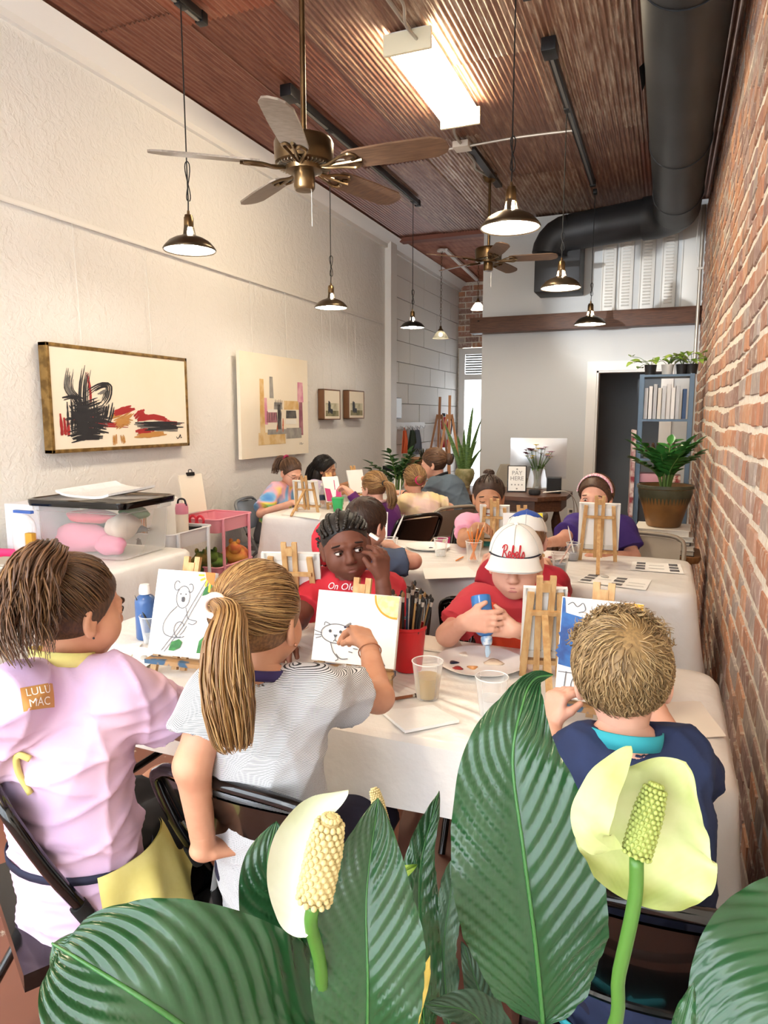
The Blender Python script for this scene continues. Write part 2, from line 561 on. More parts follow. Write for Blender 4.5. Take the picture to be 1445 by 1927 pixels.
# pale metal ribbed panels above the beam
pan = MAT_PANEL = mat('white_metal_panel', 'dcdad4', .5, .1)
for i, x0 in enumerate((-.73, -.56, -.35, -.14, .05)):
    w = .155 if i < 4 else .2
    p = thing('ribbed_panel', ['first', 'second', 'third', 'fourth', 'last'][i] + ' white ribbed metal panel from the left above the beam', 'panel', (x0 + w / 2, YB - .015, 2.56), group='white panels above the beam')
    b_ = MB().box((0, 0, .47), (w - .012, .02, .94), bev=.004)
    obj('sheet', b_, pan, p)
    if i != 4:
        lv = MB()
        for k in range(26):
            lv.box((0, -.014, .06 + k * .032), (w * .5, .012, .014), Matrix.Rotation(.5, 3, 'X'))
        obj('louvre', lv, pan, p, None)['kind'] = 'stuff'
    obj('edge_rib', MB().box((-w / 2 + .006, -.01, .47), (.012, .03, .94)), pan, p, None)
bm_ = thing('wooden_beam', 'dark stained wooden beam across the grey wall', 'beam', ((-2.13 + XR) / 2, 7.9, 2.47))
WOODD = mat('dark_stained_wood', '4a3024', .5, col2='6a4632', nscale=6, stretch=(1.5, 14, 14), ncon=(.3, .7), bump=.2, bscale=10)
obj('timber', MB().box((0, 0, 0), (XR + 2.13, .17, .17), bev=.006), WOODD, bm_)
obj('bolt', MB().lathe([(.012, 0), (.012, .008), (.004, .012)], 8, (-1.1, -.085, .04)), mat('black_iron', '1c1b1b', .5, .6), bm_)
# ------------------------------------------------------------------ end of the passage
eb = MB()
eb.box((-3.27, YEND + .1, ZC / 2), (.1, .2, ZC)); eb.box((-2.05, YEND + .1, ZC / 2), (.45, .2, ZC)); eb.box((-2.74, YEND + .1, 3.12), (.96, .2, 1.05))
we = struct('wall_end', eb, MORTAR, label='brick end wall of the passage above the bright door')
for r_ in range(11):
    for c_ in range(6):
        xx = XL + .12 + c_ * .24 - (.12 if r_ % 2 else 0)
        if xx < -1.9:
            o = obj('brick', MB().box((xx, YEND - .006, 2.62 + r_ * .092), (.215, .03, .072)), BRICK, we, None)
wn = thing('door_2', 'bright glazed street door at the end of the passage', 'door', (-2.75, YEND - .03, 0)); wn['kind'] = 'structure'
del wn['category']
f_ = MB()
for x, w in ((-.46, .1), (.46, .1)): f_.box((x, 0, 1.28), (w, .08, 2.56))
for z, h in ((2.1, .09), (2.52, .1), (.12, .24)): f_.box((0, 0, z), (.9, .06, h))
obj('frame', f_, WHITEP, wn, None)
obj('pane', MB().box((0, .02, 1.15), (.82, .006, 1.84)), glassy('door_glass', opacity=.04), wn, None)
obj('transom_pane', MB().box((0, .02, 2.31), (.82, .006, .34)), MATS['door_glass'], wn, None)
vb = MB()
for k in range(8): vb.box((0, -.02, 2.17 + k * .04), (.8, .004, .03), Matrix.Rotation(.4, 3, 'X'))
obj('blind_slats', vb, mat('grey_blind', '9a9a98', .6), wn, None)['kind'] = 'stuff'
struct('wall_passage', MB().box((-1.83, (YB + .14 + YEND) / 2, ZC / 2), (.1, YEND - YB - .14, ZC)), GREYW, label='wall on the right side of the rear passage')
# street front behind the camera: piers, sill, header, big panes
fw = MB()
fw.box((XL + .12, YFRONT, ZC / 2), (.24, .2, ZC)); fw.box((XR - .1, YFRONT, ZC / 2), (.3, .2, ZC)); fw.box(((XL + XR) / 2, YFRONT, .2), (XR - XL, .2, .4)); fw.box(((XL + XR) / 2, YFRONT, 3.4), (XR - XL, .2, .44)); fw.box((-1.5, YFRONT, 1.8), (.1, .12, 2.9))
struct('wall_front', fw, WHITEP, label='street front wall with tall windows behind the camera')
w1 = struct('window_1', MB().box(((XL + XR) / 2, YFRONT - .05, 1.8), (3.1, .006, 2.8)), glassy('shop_glass', opacity=.03), label='tall shop window behind the camera')

# ------------------------------------------------------------------ ceiling: rusty corrugated sheets
def mat_sheet(name, c1, c2, c3, hi):
    m = bpy.data.materials.new(name)
    m.use_nodes = True
    nt = m.node_tree; b = nt.nodes['Principled BSDF']
    ge = nt.nodes.new('ShaderNodeNewGeometry'); oi = nt.nodes.new('ShaderNodeObjectInfo')
    mp = nt.nodes.new('ShaderNodeMapping'); mp.inputs['Scale'].default_value = (16, 1.5, 1)
    nt.links.new(ge.outputs['Position'], mp.inputs[0])
    n = nt.nodes.new('ShaderNodeTexNoise'); n.noise_dimensions = '4D'; n.inputs['Scale'].default_value = 2.2; n.inputs['Detail'].default_value = 7; n.inputs['Roughness'].default_value = .7
    wv = nt.nodes.new('ShaderNodeMath'); wv.operation = 'MULTIPLY'; wv.inputs[1].default_value = 40
    nt.links.new(oi.outputs['Random'], wv.inputs[0]); nt.links.new(wv.outputs[0], n.inputs['W']); nt.links.new(mp.outputs[0], n.inputs['Vector'])
    r = nt.nodes.new('ShaderNodeValToRGB'); e = r.color_ramp.elements
    e.new(.5); e.new(.7)
    for i, (p, c) in enumerate(((.3, c1), (.48, c2), (.6, c3), (.72, hi))):
        e[i].position = p; e[i].color = lin(c)
    nt.links.new(n.outputs['Fac'], r.inputs[0]); nt.links.new(r.outputs[0], b.inputs['Base Color'])
    b.inputs['Roughness'].default_value = .4; b.inputs['Metallic'].default_value = .25
    return m
SH = [mat_sheet('rust_dark', '6e4133', '83503e', '93614c', 'a87c66'), mat_sheet('rust_red', '84452f', '9c5a41', 'a96e54', 'c49a80'),
      mat_sheet('rust_silver', '75493a', '94705a', 'bfa995', 'e6dccf'), mat_sheet('rust_brown', '6a4436', '866050', 'a38069', 'cdb8a4')]
slab = struct('ceiling', MB().box(((XL + XR) / 2, 5, ZC + .12), (XR - XL + .4, 13.2, .16)), mat('ceiling_dark', '3a2a22', .9), label='ceiling clad in rusty corrugated metal sheets')
def sheet_mesh(w, L, pitch=.034, amp=.0075):
    n = int(round(w / pitch)) * 4
    amps = [0, 1, 0, -1]
    mb = MB()
    mb.grid(lambda u, v: (-w / 2 + u * w, -L / 2 + v * L, amp * math.sin(u * w / pitch * 2 * PI)), n, 1)
    return mb.mesh('sheet', 'all')
seq = [[0, 0, 0, 0, 3], [1, 1, 0, 3, 1], [2, 2, 3, 2, 1], [3, 2, 3, 2, 3], [2, 2, 2, 3, 3], [1, 2, 3, 0, 0]]
cw = (XR - XL - .1) / 6
for ci in range(6):
    y = -1.4 + (.5 if ci % 2 else -.4)
    k = 0
    while y < 8.3:
        L = rnd.choice([2.2, 2.5, 2.7])
        y1 = min(y + L, 8.35)
        if y1 - y > .2:
            o = link('sheet', sheet_mesh(cw + .03, y1 - y + .04), SH[seq[ci][k % 5]], slab)
            o.location = (XL + .1 + cw * (ci + .5), (y + y1) / 2, ZC + .022 + .006 * ((k + ci) % 2))
        y = y1; k += 1
# beyond the beam: plain reddish boards
BOARD = mat('red_brown_board', '96553f', .6, col2='b5785c', nscale=3, stretch=(6, 1, 1), ncon=(.35, .7))
struct('trim_3', MB().box((-2.6, 8.42, ZC + .0), (1.5, .14, .05)), mat('brown_board', '855040', .6), label='brown board where the corrugated ceiling ends')
for i in range(10):
    obj('board', MB().box((-2.6, 8.64 + i * .3, ZC + .03), (1.5, .292, .03)), BOARD, slab, None)
# ================================================================== things under the ceiling
BLACKM = mat('black_metal', '17171a', .38, .3)
BRASS = mat('antique_brass', '7d6647', .28, .9, col2='5d4a33', nscale=5)
BRONZE = mat('dark_bronze', '4b4034', .3, .85)
BLKCORD = mat('black_cord', '141414', .7)
STEEL = mat('bare_steel', 'c3c1bc', .3, .9)
GALV = mat('galvanised_conduit', 'b9b2a8', .4, .7)

def fluorescent(label, y0, y1, x):
    t = thing('ceiling_light_fixture', label, 'light fixture', (x, (y0 + y1) / 2, ZC), group='wrap-around ceiling lights')
    L, w, h = y1 - y0, .27, .085
    housing = MB().box((0, 0, -.02), (w - .04, L - .02, .05))
    obj('housing', housing, WHITEP, t, None)
    warm = mat('warm_diffuser', 'fff3d2', .4, emit='ffebc8', estr=26.0)
    d = MB()
    prof = [(-w / 2, -.03), (-w / 2 - .004, -.06), (-w / 2 + .02, -.1), (0, -.112), (w / 2 - .02, -.1), (w / 2 + .004, -.06), (w / 2, -.03)]
    d.prism(prof, L - .06, lambda p: (p[0], p[1] - L / 2 + .03, p[2]))
    obj('diffuser', d, warm, t, None)
    for s_ in (-1, 1):
        obj('end_cap', MB().box((0, s_ * (L / 2 - .012), -.06), (w + .02, .024, .115), bev=.004), mat('ivory_end_cap', 'efe6c8', .5), t)
    return t
fluorescent('glowing fluorescent light on the corrugated ceiling above the ceiling fan', 3.98, 5.1, -1.48)
fluorescent('fluorescent ceiling light overhead in front of the fan', -.5, .6, -1.48)

def track(label, x, y0, y1):
    t = thing('track_rail', label, 'track', (x, (y0 + y1) / 2, ZC - .03))
    obj('rail', MB().box((0, 0, 0), (.045, y1 - y0, .05), bev=.005), BLACKM, t)
    obj('slot', MB().box((0, 0, -.027), (.018, y1 - y0 - .04, .006)), mat('track_slot', '8c8a86', .35, .8), t, None)
    obj('feed_box', MB().box((0, -(y1 - y0) / 2 + .03, .0), (.085, .13, .075), bev=.006), BLACKM, t)
    obj('end_box', MB().box((0, (y1 - y0) / 2 - .02, -.004), (.052, .05, .06), bev=.005), BLACKM, t)
    return t
track('black lighting track above the two farther left pendants', -2.45, 4.33, 6.95)
track('black lighting track end at the top edge above the nearest left pendant', -2.45, 1.2, 3.42)
track('black lighting track on the ceiling above the right pendants', -.75, 4.4, 6.98)
track('black lighting track above the nearest right pendant', -.77, 1.8, 3.85)

def pendant(px_rim, py_rim, wpx, X, label, shade_mat, knot):
    p = atX(px_rim, py_rim, X)
    dep = (p - _C) @ _F
    R_ = wpx / 2 / FPX * dep
    t = thing('pendant_lamp', label, 'lamp', tuple(p), group='black and bronze barn pendants')
    k = R_ / .135
    sh = MB()
    prof = [(.135, 0), (.137, .006), (.128, .02), (.105, .045), (.075, .062), (.045, .072), (.036, .078)]
    prof = prof + [(.034, .076), (.044, .068), (.074, .057), (.102, .04), (.124, .017), (.131, .004), (.1345, -.001)]
    sh.lathe([(a * k, b * k) for a, b in prof], 32, caps=False)
    s_ = obj('shade', sh, shade_mat, t, 60)
    inner = MB().lathe([(a * k * .985, b * k - .002) for a, b in [(.131, .006), (.122, .019), (.1, .041), (.073, .057), (.04, .068), (.001, .07)]], 32, caps=False)
    obj('reflector', inner, mat('white_enamel', 'f6f4ee', .35), s_, 60)
    nk = MB()   # three straps leave gaps that show the bulb
    for q in range(3):
        a = q * 2 * PI / 3 + .5
        nk.beam((.034 * k * math.cos(a), .034 * k * math.sin(a), .07 * k), (.022 * k * math.cos(a), .022 * k * math.sin(a), .125 * k), .022 * k, .004 * k, (math.cos(a), math.sin(a), 0))
    obj('neck_strap', nk, shade_mat, t, None)['kind'] = 'stuff'
    so = MB().lathe([(.024 * k, .115 * k), (.025 * k, .125 * k), (.0245 * k, .165 * k), (.021 * k, .17 * k), (.02 * k, .178 * k), (.008 * k, .182 * k), (.006 * k, .2 * k)], 20)
    obj('socket', so, BRASS, t)
    bl = MB().lathe([(.002, -.006), (.028, 0), (.045, .02), (.047, .04), (.035, .065), (.02, .085), (.016, .11)], 20)
    bl.v = [(a * k, b * k, c * k) for a, b, c in bl.v]
    obj('bulb', bl, mat('glowing_bulb', 'ffffff', .3, emit='fff6e6', estr=60.0), t)
    top = ZC - .06 - p[2]
    z0 = .2 * k
    pts = [(0, 0, z0), (.002, 0, z0 + .06), (0, .001, z0 + .2), (0, 0, top)]
    c_ = MB().tube(crv(pts, 6), .0035, 6)
    obj('cord', c_, BLKCORD, t)
    lp = []     # the slack cord tied up in a hanging loop
    for q in range(25):
        u = q / 24
        lp.append((.011 * math.sin(u * 2 * PI * 2) + .004, .007 * math.cos(u * 9), z0 + .05 + knot * (0.5 - .5 * math.cos(u * 2 * PI))))
    obj('cord_loop', MB().tube(lp, .003, 5), BLKCORD, t)
    obj('track_adapter', MB().box((0, 0, top + .015), (.035, .07, .04), bev=.004), BLACKM, t)
    return t
BR2 = mat('bronze_shade', '564a3b', .3, .8)
BK2 = mat('black_shade', '1d1c1b', .35, .3)
pendant(357, 472, 97, -2.45, 'bronze barn pendant nearest on the left, cord crossing a fan blade', BR2, .2)
pendant(623, 580, 62, -2.45, 'bronze barn pendant between the fan and the small framed pictures', BR2, .15)
pendant(776, 617, 46, -2.45, 'small black barn pendant hanging before the white block wall', BK2, .14)
pendant(960, 430, 112, -.77, 'largest bronze barn pendant hanging beside the second fan', BR2, .16)
pendant(1055, 543, 75, -.76, 'bronze barn pendant hanging in front of the duct, middle of the right row', BR2, .12)
pendant(1110, 611, 58, -.75, 'bronze barn pendant hanging right in front of the wooden beam', BR2, .12)

MILK = mat('milk_glass', 'f5f2e8', .3, emit='fff3dc', estr=1.2)
for (x, y, Yp, Rr, lab, mm) in ((829, 637, 9.0, .11, 'clear glass shade pendant on a chain by the block wall', glassy('ribbed_glass', 'f4f1e2', .35)), (899, 583, 9.9, .1, 'white glass pendant partly hidden by the grey wall edge', MILK)):
    p = atY(x, y, Yp)
    t = thing('glass_pendant', lab, 'lamp', tuple(p))
    obj('shade', MB().lathe([(Rr, 0), (Rr * .9, .02), (Rr * .6, .07), (.035, .1), (.033, .098), (Rr * .58, .066), (Rr * .88, .017), (Rr * .97, 0)], 24, caps=False), mm, t, 60)
    obj('cap', MB().lathe([(.038, .09), (.036, .11), (.018, .13), (.014, .16)], 16), BRASS, t)
    obj('bulb', MB().ball((0, 0, .05), .025), mat('soft_bulb', 'ffffff', .3, emit='fff0d0', estr=12), t)
    ch = MB()
    z = .16; k = 0
    while z < ZC - p[2] - .04:
        lp = [(.011 * math.cos(a) * (1 if k % 2 else 0), .011 * math.cos(a) * (0 if k % 2 else 1), z + .024 + .024 * math.sin(a)) for a in np.linspace(0, 2 * PI, 9)]
        ch.tube(lp, .0025, 4, caps=False); z += .04; k += 1
    obj('chain', ch, BRASS, t, None)['kind'] = 'stuff'
    obj('canopy', MB().lathe([(.05, 0), (.06, -.015), (.06, -.03)][::-1] + [(.05, 0)], 16, (0, 0, ZC - p[2] - .005)), WHITEP, t)

# ------------------------------------------------------------------ ceiling fans
WOODB = mat('walnut_blade', '5e4636', .45, col2='7d6049', nscale=5, stretch=(2.5, 22, 22), ncon=(.3, .7))
GREYB = mat('greyish_blade', '8d8175', .45, col2='75695e', nscale=5, stretch=(2.5, 22, 22), ncon=(.3, .7))  # greyer colour for the left-hand blades of the near fan
def fan(label, x, y, z, R_, a0, mats, rodtop):
    t = thing('ceiling_fan', label, 'fan', (x, y, z), (0, 0, a0), 'brass ceiling fans')
    k = R_ / .66
    m_ = MB().lathe([(.03, .085), (.10, .08), (.125, .07), (.132, .055), (.13, .0), (.128, -.03), (.118, -.035), (.085, -.04), (.08, -.06), (.05, -.065)][::-1], 40)
    m_.v = [(a * k, b * k, c * k) for a, b, c in m_.v]
    obj('motor', m_, BRASS, t)
    fins = MB()
    for q in range(40):
        a = q * 2 * PI / 40
        fins.box((.1 * k * math.cos(a), .1 * k * math.sin(a), -.04 * k), (.036 * k, .005, .008), Matrix.Rotation(a, 3, 'Z'))
    obj('vent_fins', fins, mat('fin_nickel', 'a59a88', .3, .9), t, None)['kind'] = 'stuff'
    sw = MB().lathe([(.045, -.06), (.047, -.075), (.047, -.13), (.04, -.14), (.0, -.142)][::-1], 28)
    sw.v = [(a * k, b * k, c * k) for a, b, c in sw.v]
    obj('switch_housing', sw, BRASS, t)
    obj('downrod', MB().tube([(0, 0, .08 * k), (0, 0, rodtop - z - .04)], .0125, 12), BRASS, t)
    obj('canopy', MB().lathe([(.02, -.075), (.05, -.06), (.065, -.03), (.066, 0)], 24, (0, 0, rodtop - z)), BRASS, t)
    obj('pull_chain', MB().tube([(.025, .02, -.13 * k), (.026, .02, -.29 * k)], .0016, 5), STEEL, t)
    for q in range(5):
        Rz = Matrix.Rotation(q * 2 * PI / 5, 4, 'Z')
        Bm = Rz @ Matrix.Translation((0, 0, -.035 * k)) @ Matrix.Rotation(math.radians(-13), 4, 'X')
        out = [(.20, -.05), (.24, -.062), (.42, -.068), (.6, -.066), (.645, -.045), (.66, -.02), (.66, .02), (.645, .045), (.6, .066), (.42, .068), (.24, .062), (.20, .05)]
        bl = MB().prism([(a * k, b * k) for a, b in out], .008, lambda p: (p[0], p[2], p[1] - .004))
        b_ = obj('blade', bl.xf(Bm), mats[q % len(mats)], t, None)
        ir = MB()
        for s_ in (-1, 1):
            ir.tube([np.array(v) * k for v in crv([(.07, 0, -.01), (.12, s_ * .012, -.018), (.18, s_ * .035, -.01), (.235, s_ * .05, -.009), (.262, s_ * .028, -.01), (.235, s_ * .012, -.012)], 5)], .007 * k, 6)
        ir.tube([np.array(v) * k for v in [(.09, 0, -.012), (.18, 0, -.014), (.28, 0, -.01)]], .008 * k, 6)
        obj('blade_bracket', ir.xf(Bm), BRASS, b_)
    return t
fan('large brass ceiling fan with wooden blades nearest the camera', *atX(572, 296, -1.55), .66, math.radians(1), [WOODB, WOODB, GREYB, GREYB, GREYB], ZC)
f2 = atX(919, 482, -1.6)
fan('smaller-looking brass ceiling fan in front of the grey wall', *f2, .62, math.radians(8), [WOODB], ZC)

# ------------------------------------------------------------------ conduit and junction boxes on the ceiling
cj = thing('ceiling_conduit', 'pale metal conduit with junction box across the rusty ceiling', 'conduit', (-1.63, 5.67, ZC - .03))
obj('junction_box', MB().box((0, 0, 0), (.13, .13, .05), bev=.008), mat('white_box', 'd9d3c8', .5), cj)
obj('cross_pipe', MB().tube(crv([(-1.5, -.2, 0), (-.5, -.02, -.005), (0, 0, -.005), (.45, -.01, 0), (.88, .02, 0)], 6), .011, 8), GALV, cj)
obj('long_pipe', MB().tube(crv([(.0, .0, 0), (.02, -.3, 0), (.13, -.6, 0)], 5), .011, 8), GALV, cj)
obj('flexible_tail', MB().tube(crv([(0, 0, 0), (.03, .25, -.03), (-.02, .5, -.01), (.03, .72, -.01)], 6), .011, 8), GALV, cj)
obj('fan_feed_strip', MB().box((.06, .55, -.004), (.06, 1.0, .03)), mat('black_strip', '2a211d', .5), cj, None)
cj2 = thing('conduit_run', 'bare conduit leading to the front fluorescent light at the top edge', 'conduit', (-1.45, 3.1, ZC - .02))
obj('pipe', MB().tube([(-.05, -.9, 0), (0, .85, 0)], .012, 8), GALV, cj2)
obj('flexible_cable', MB().tube(crv([(-.02, .3, -.01), (.08, .5, -.04), (.03, .7, -.05), (.03, .88, -.04)], 6), .009, 8), GALV, cj2)
cj3 = thing('glass_pendant_conduit', 'white conduit strip between the two glass pendants', 'conduit', (-2.5, 9.4, ZC - .02))
a_, b_ = atZ(838, 470, ZC - .02), atZ(898, 527, ZC - .02)
obj('strip', MB().beam(a_ - V3(-2.5, 9.4, ZC - .02), b_ - V3(-2.5, 9.4, ZC - .02), .05, .03), WHITEP, cj3, None)

# ------------------------------------------------------------------ black air duct
DUCT = mat('black_painted_duct', '26282b', .5, .2, col2='2d2f33', nscale=3)
DX, DZ, DR = -.015, 3.36, .2
du = thing('air_duct', 'large round black air duct along the brick wall', 'duct', (DX, 4.0, DZ))
obj('pipe', MB().tube([(0, -5, 0), (0, 3.2, 0)], DR, 36), DUCT, du)
for y in (-2.2, -.55, 1.5, 2.7):
    obj('seam_band', MB().tube([(0, y - .012, 0), (0, y + .012, 0)], DR + .006, 36), DUCT, du)
el = [(0, 3.2 + .3 * math.sin(a), 0) if False else (-.3 + .3 * math.cos(a), 3.2 + .3 * math.sin(a), -.0 * a) for a in np.linspace(0, PI / 2, 7)]
obj('elbow', MB().tube(el, DR, 28), DUCT, du)
obj('branch_pipe', MB().tube([(-.3, 3.5, 0), (-1.0, 3.5, -.06)], [DR * .92, DR * .88], 28), DUCT, du)
el2 = [(-1.0 - .2 * math.sin(a), 3.5, -.06 - .2 + .2 * math.cos(a)) for a in np.linspace(0, PI / 2, 6)]
obj('drop_elbow', MB().tube(el2, DR * .88, 28), DUCT, du)
obj('register_box', MB().box((-1.12, 3.72, -.36), (.46, .4, .52), bev=.01), DUCT, du)
obj('vent_flap', MB().prism([(-.03, -.16), (.03, -.1), (.02, .12), (-.02, .14)], .01, lambda p: (-DR - .012 + p[0] * .4, .4 + p[1] * 3 + p[2], p[0] * .8 - .02)), DUCT, du, None)
cp = thing('corner_pipe', 'thin grey conduit standing in the corner by the brick wall', 'pipe', (XR - .045, 7.75, 0))
obj('pipe', MB().tube([(0, 0, 0), (0, 0, 3.5)], .018, 10), GALV, cp)
obj('wire', MB().tube(crv([(-.03, 0, 3.5), (-.05, 0, 3.1), (-.01, 0, 2.9), (-.02, 0, 2.6)], 6), .004, 5), WHITEP, cp)
for z in (.8, 1.9, 2.9):
    obj('clip', MB().box((0, -.01, z), (.06, .03, .02)), GALV, cp, None)
# ================================================================== furniture
PLASTIC = mat('white_plastic_cloth', 'f1efec', .32, col2='e6e2dd', nscale=3, bump=.6, bscale=9, bdist=.014, spec=.5)
TABLEW = mat('white_table_top', 'e8e6e1', .5)
def cloth_mesh(x0, x1, y0, y1, z, drops, seed, flare=.035):
    """drops: front, right, back, left"""
    rr = random.Random(seed)
    cr_ = .06
    pts, side = [], []
    def arc(cx, cy, a0, sd):
        for q in range(7):
            a = a0 + q / 6 * PI / 2
            pts.append((cx + cr_ * math.cos(a), cy + cr_ * math.sin(a), math.cos(a), math.sin(a))); side.append(sd + q / 6)
    def line(xa, ya, xb, yb, nx, ny, sd):
        n = max(4, int(math.hypot(xb - xa, yb - ya) / .03))
        for q in range(1, n):
            pts.append((xa + (xb - xa) * q / n, ya + (yb - ya) * q / n, nx, ny)); side.append(sd)
    line(x0 + cr_, y0, x1 - cr_, y0, 0, -1, 0); arc(x1 - cr_, y0 + cr_, -PI / 2, 0)
    line(x1, y0 + cr_, x1, y1 - cr_, 1, 0, 1); arc(x1 - cr_, y1 - cr_, 0, 1)
    line(x1 - cr_, y1, x0 + cr_, y1, 0, 1, 2); arc(x0 + cr_, y1 - cr_, PI / 2, 2)
    line(x0, y1 - cr_, x0, y0 + cr_, -1, 0, 3); arc(x0 + cr_, y0 + cr_, PI, 3)
    n = len(pts)
    cx, cy = (x0 + x1) / 2, (y0 + y1) / 2
    ph = [rr.uniform(0, 6.28) for _ in range(6)]
    P, Fc = [], []
    rows = [('t', .2), ('t', .5), ('t', .8), ('t', .97), ('e', .004), ('d', .03), ('d', .12), ('d', .25), ('d', .4), ('d', .55), ('d', .7), ('d', .85), ('d', 1.0)]
    s_ = 0
    arcl = [0]
    for i in range(1, n):
        arcl.append(arcl[-1] + math.hypot(pts[i][0] - pts[i - 1][0], pts[i][1] - pts[i - 1][1]))
    for kind, v in rows:
        for i, (x, y, nx, ny) in enumerate(pts):
            q = side[i]; q0 = int(q) % 4; fr = q - int(q)
            dr = drops[q0] * (1 - fr) + drops[(q0 + 1) % 4] * fr
            corner = math.sin(fr * PI)
            if kind == 't':
                wz = .0016 * math.sin(x * 31 + y * 17 + ph[0]) * math.sin(y * 27 - x * 9 + ph[1])
                P.append((cx + (x - cx) * v, cy + (y - cy) * v, z + max(wz, -.001)))
            elif kind == 'e':
                P.append((x + nx * .001, y + ny * .001, z - .002))
            else:
                a = arcl[i]
                fold = .5 * math.sin(a * 13 + ph[2]) + .35 * math.sin(a * 29 + ph[3]) + .3 * math.sin(a * 5 + ph[4])
                o_ = .006 + v * dr * (.05 + .10 * corner) + flare * v * dr * 1.6 * fold * (.5 + corner) + .01 * (1 if v > 0 else 0)
                o_ = max(o_, .004)
                P.append((x + nx * o_, y + ny * o_, z - .004 - dr * v * (1 + .03 * math.sin(a * 6 + ph[5]))))
    c0 = len(P); P.append((cx, cy, z))
    for i in range(n):
        Fc.append((c0, i, (i + 1) % n))
    for r_ in range(len(rows) - 1):
        for i in range(n):
            i2 = (i + 1) % n
            Fc.append((r_ * n + i, (r_ + 1) * n + i, (r_ + 1) * n + i2, r_ * n + i2))
    mb = MB(); mb.add(P, Fc)
    return mb
def table(lab, clab, x0, x1, y0, y1, drops, seed, z=.742):
    t = thing('folding_table', lab, 'table', ((x0 + x1) / 2, (y0 + y1) / 2, 0), group='folding tables')
    w, d = x1 - x0, y1 - y0
    obj('table_top', MB().box((0, 0, z - .027), (w - .012, d - .012, .045), bev=.012), TABLEW, t)
    long_x = w > d
    for s_ in (-1, 1):
        for q in (-1, 1):
            lx, ly = (s_ * (w / 2 - .22), q * (d / 2 - .08)) if long_x else (q * (w / 2 - .08), s_ * (d / 2 - .22))
            obj('leg', MB().tube([(lx, ly, 0), (lx, ly, z - .05)], .014, 10), BLACKM, t)
        a, b = ((s_ * (w / 2 - .22), -(d / 2 - .08), .35), (s_ * (w / 2 - .22), d / 2 - .08, .35)) if long_x else ((-(w / 2 - .08), s_ * (d / 2 - .22), .35), (w / 2 - .08, s_ * (d / 2 - .22), .35))
        obj('cross_bar', MB().tube([a, b], .011, 8), BLACKM, t)
        a2, b2 = ((s_ * (w / 2 - .22), 0, .35), (s_ * (w / 2 - .62), 0, z - .055)) if long_x else ((0, s_ * (d / 2 - .22), .35), (0, s_ * (d / 2 - .62), z - .055))
        obj('brace', MB().tube([a2, b2], .008, 8), BLACKM, t)
    m_ = cloth_mesh(x0, x1, y0, y1, z + .004, drops, seed)
    m_.v = [(p[0] - (x0 + x1) / 2, p[1] - (y0 + y1) / 2, p[2]) for p in m_.v]
    c = obj('tablecloth', m_, PLASTIC, None, 50, ((x0 + x1) / 2, (y0 + y1) / 2, 0))
    tag(c, clab, 'tablecloth', 'white plastic tablecloths')
    return t
ZT = .748
table('long table at the front where three children sit with their backs to us', 'white plastic cloth on the front table under the koala and seal pictures', -1.72, .15, 1.37, 2.05, (.16, .62, .2, .2), 1)
table('long table in the middle of the room behind the boy in the white cap', 'white plastic cloth on the middle table, hanging long at the front', -1.5, .13, 2.95, 3.68, (.52, .5, .3, .45), 2)
table('long table at the far left running along the plaster wall', 'white plastic cloth on the far table by the left wall', -2.68, -2.02, 4.25, 5.9, (.5, .4, .3, .3), 3)
table('side table by the left wall carrying the clear storage bin', 'white cloth on the side table under the clear storage bin', -3.12, -2.36, 1.5, 3.02, (.3, .5, .45, .3), 4, z=.735)

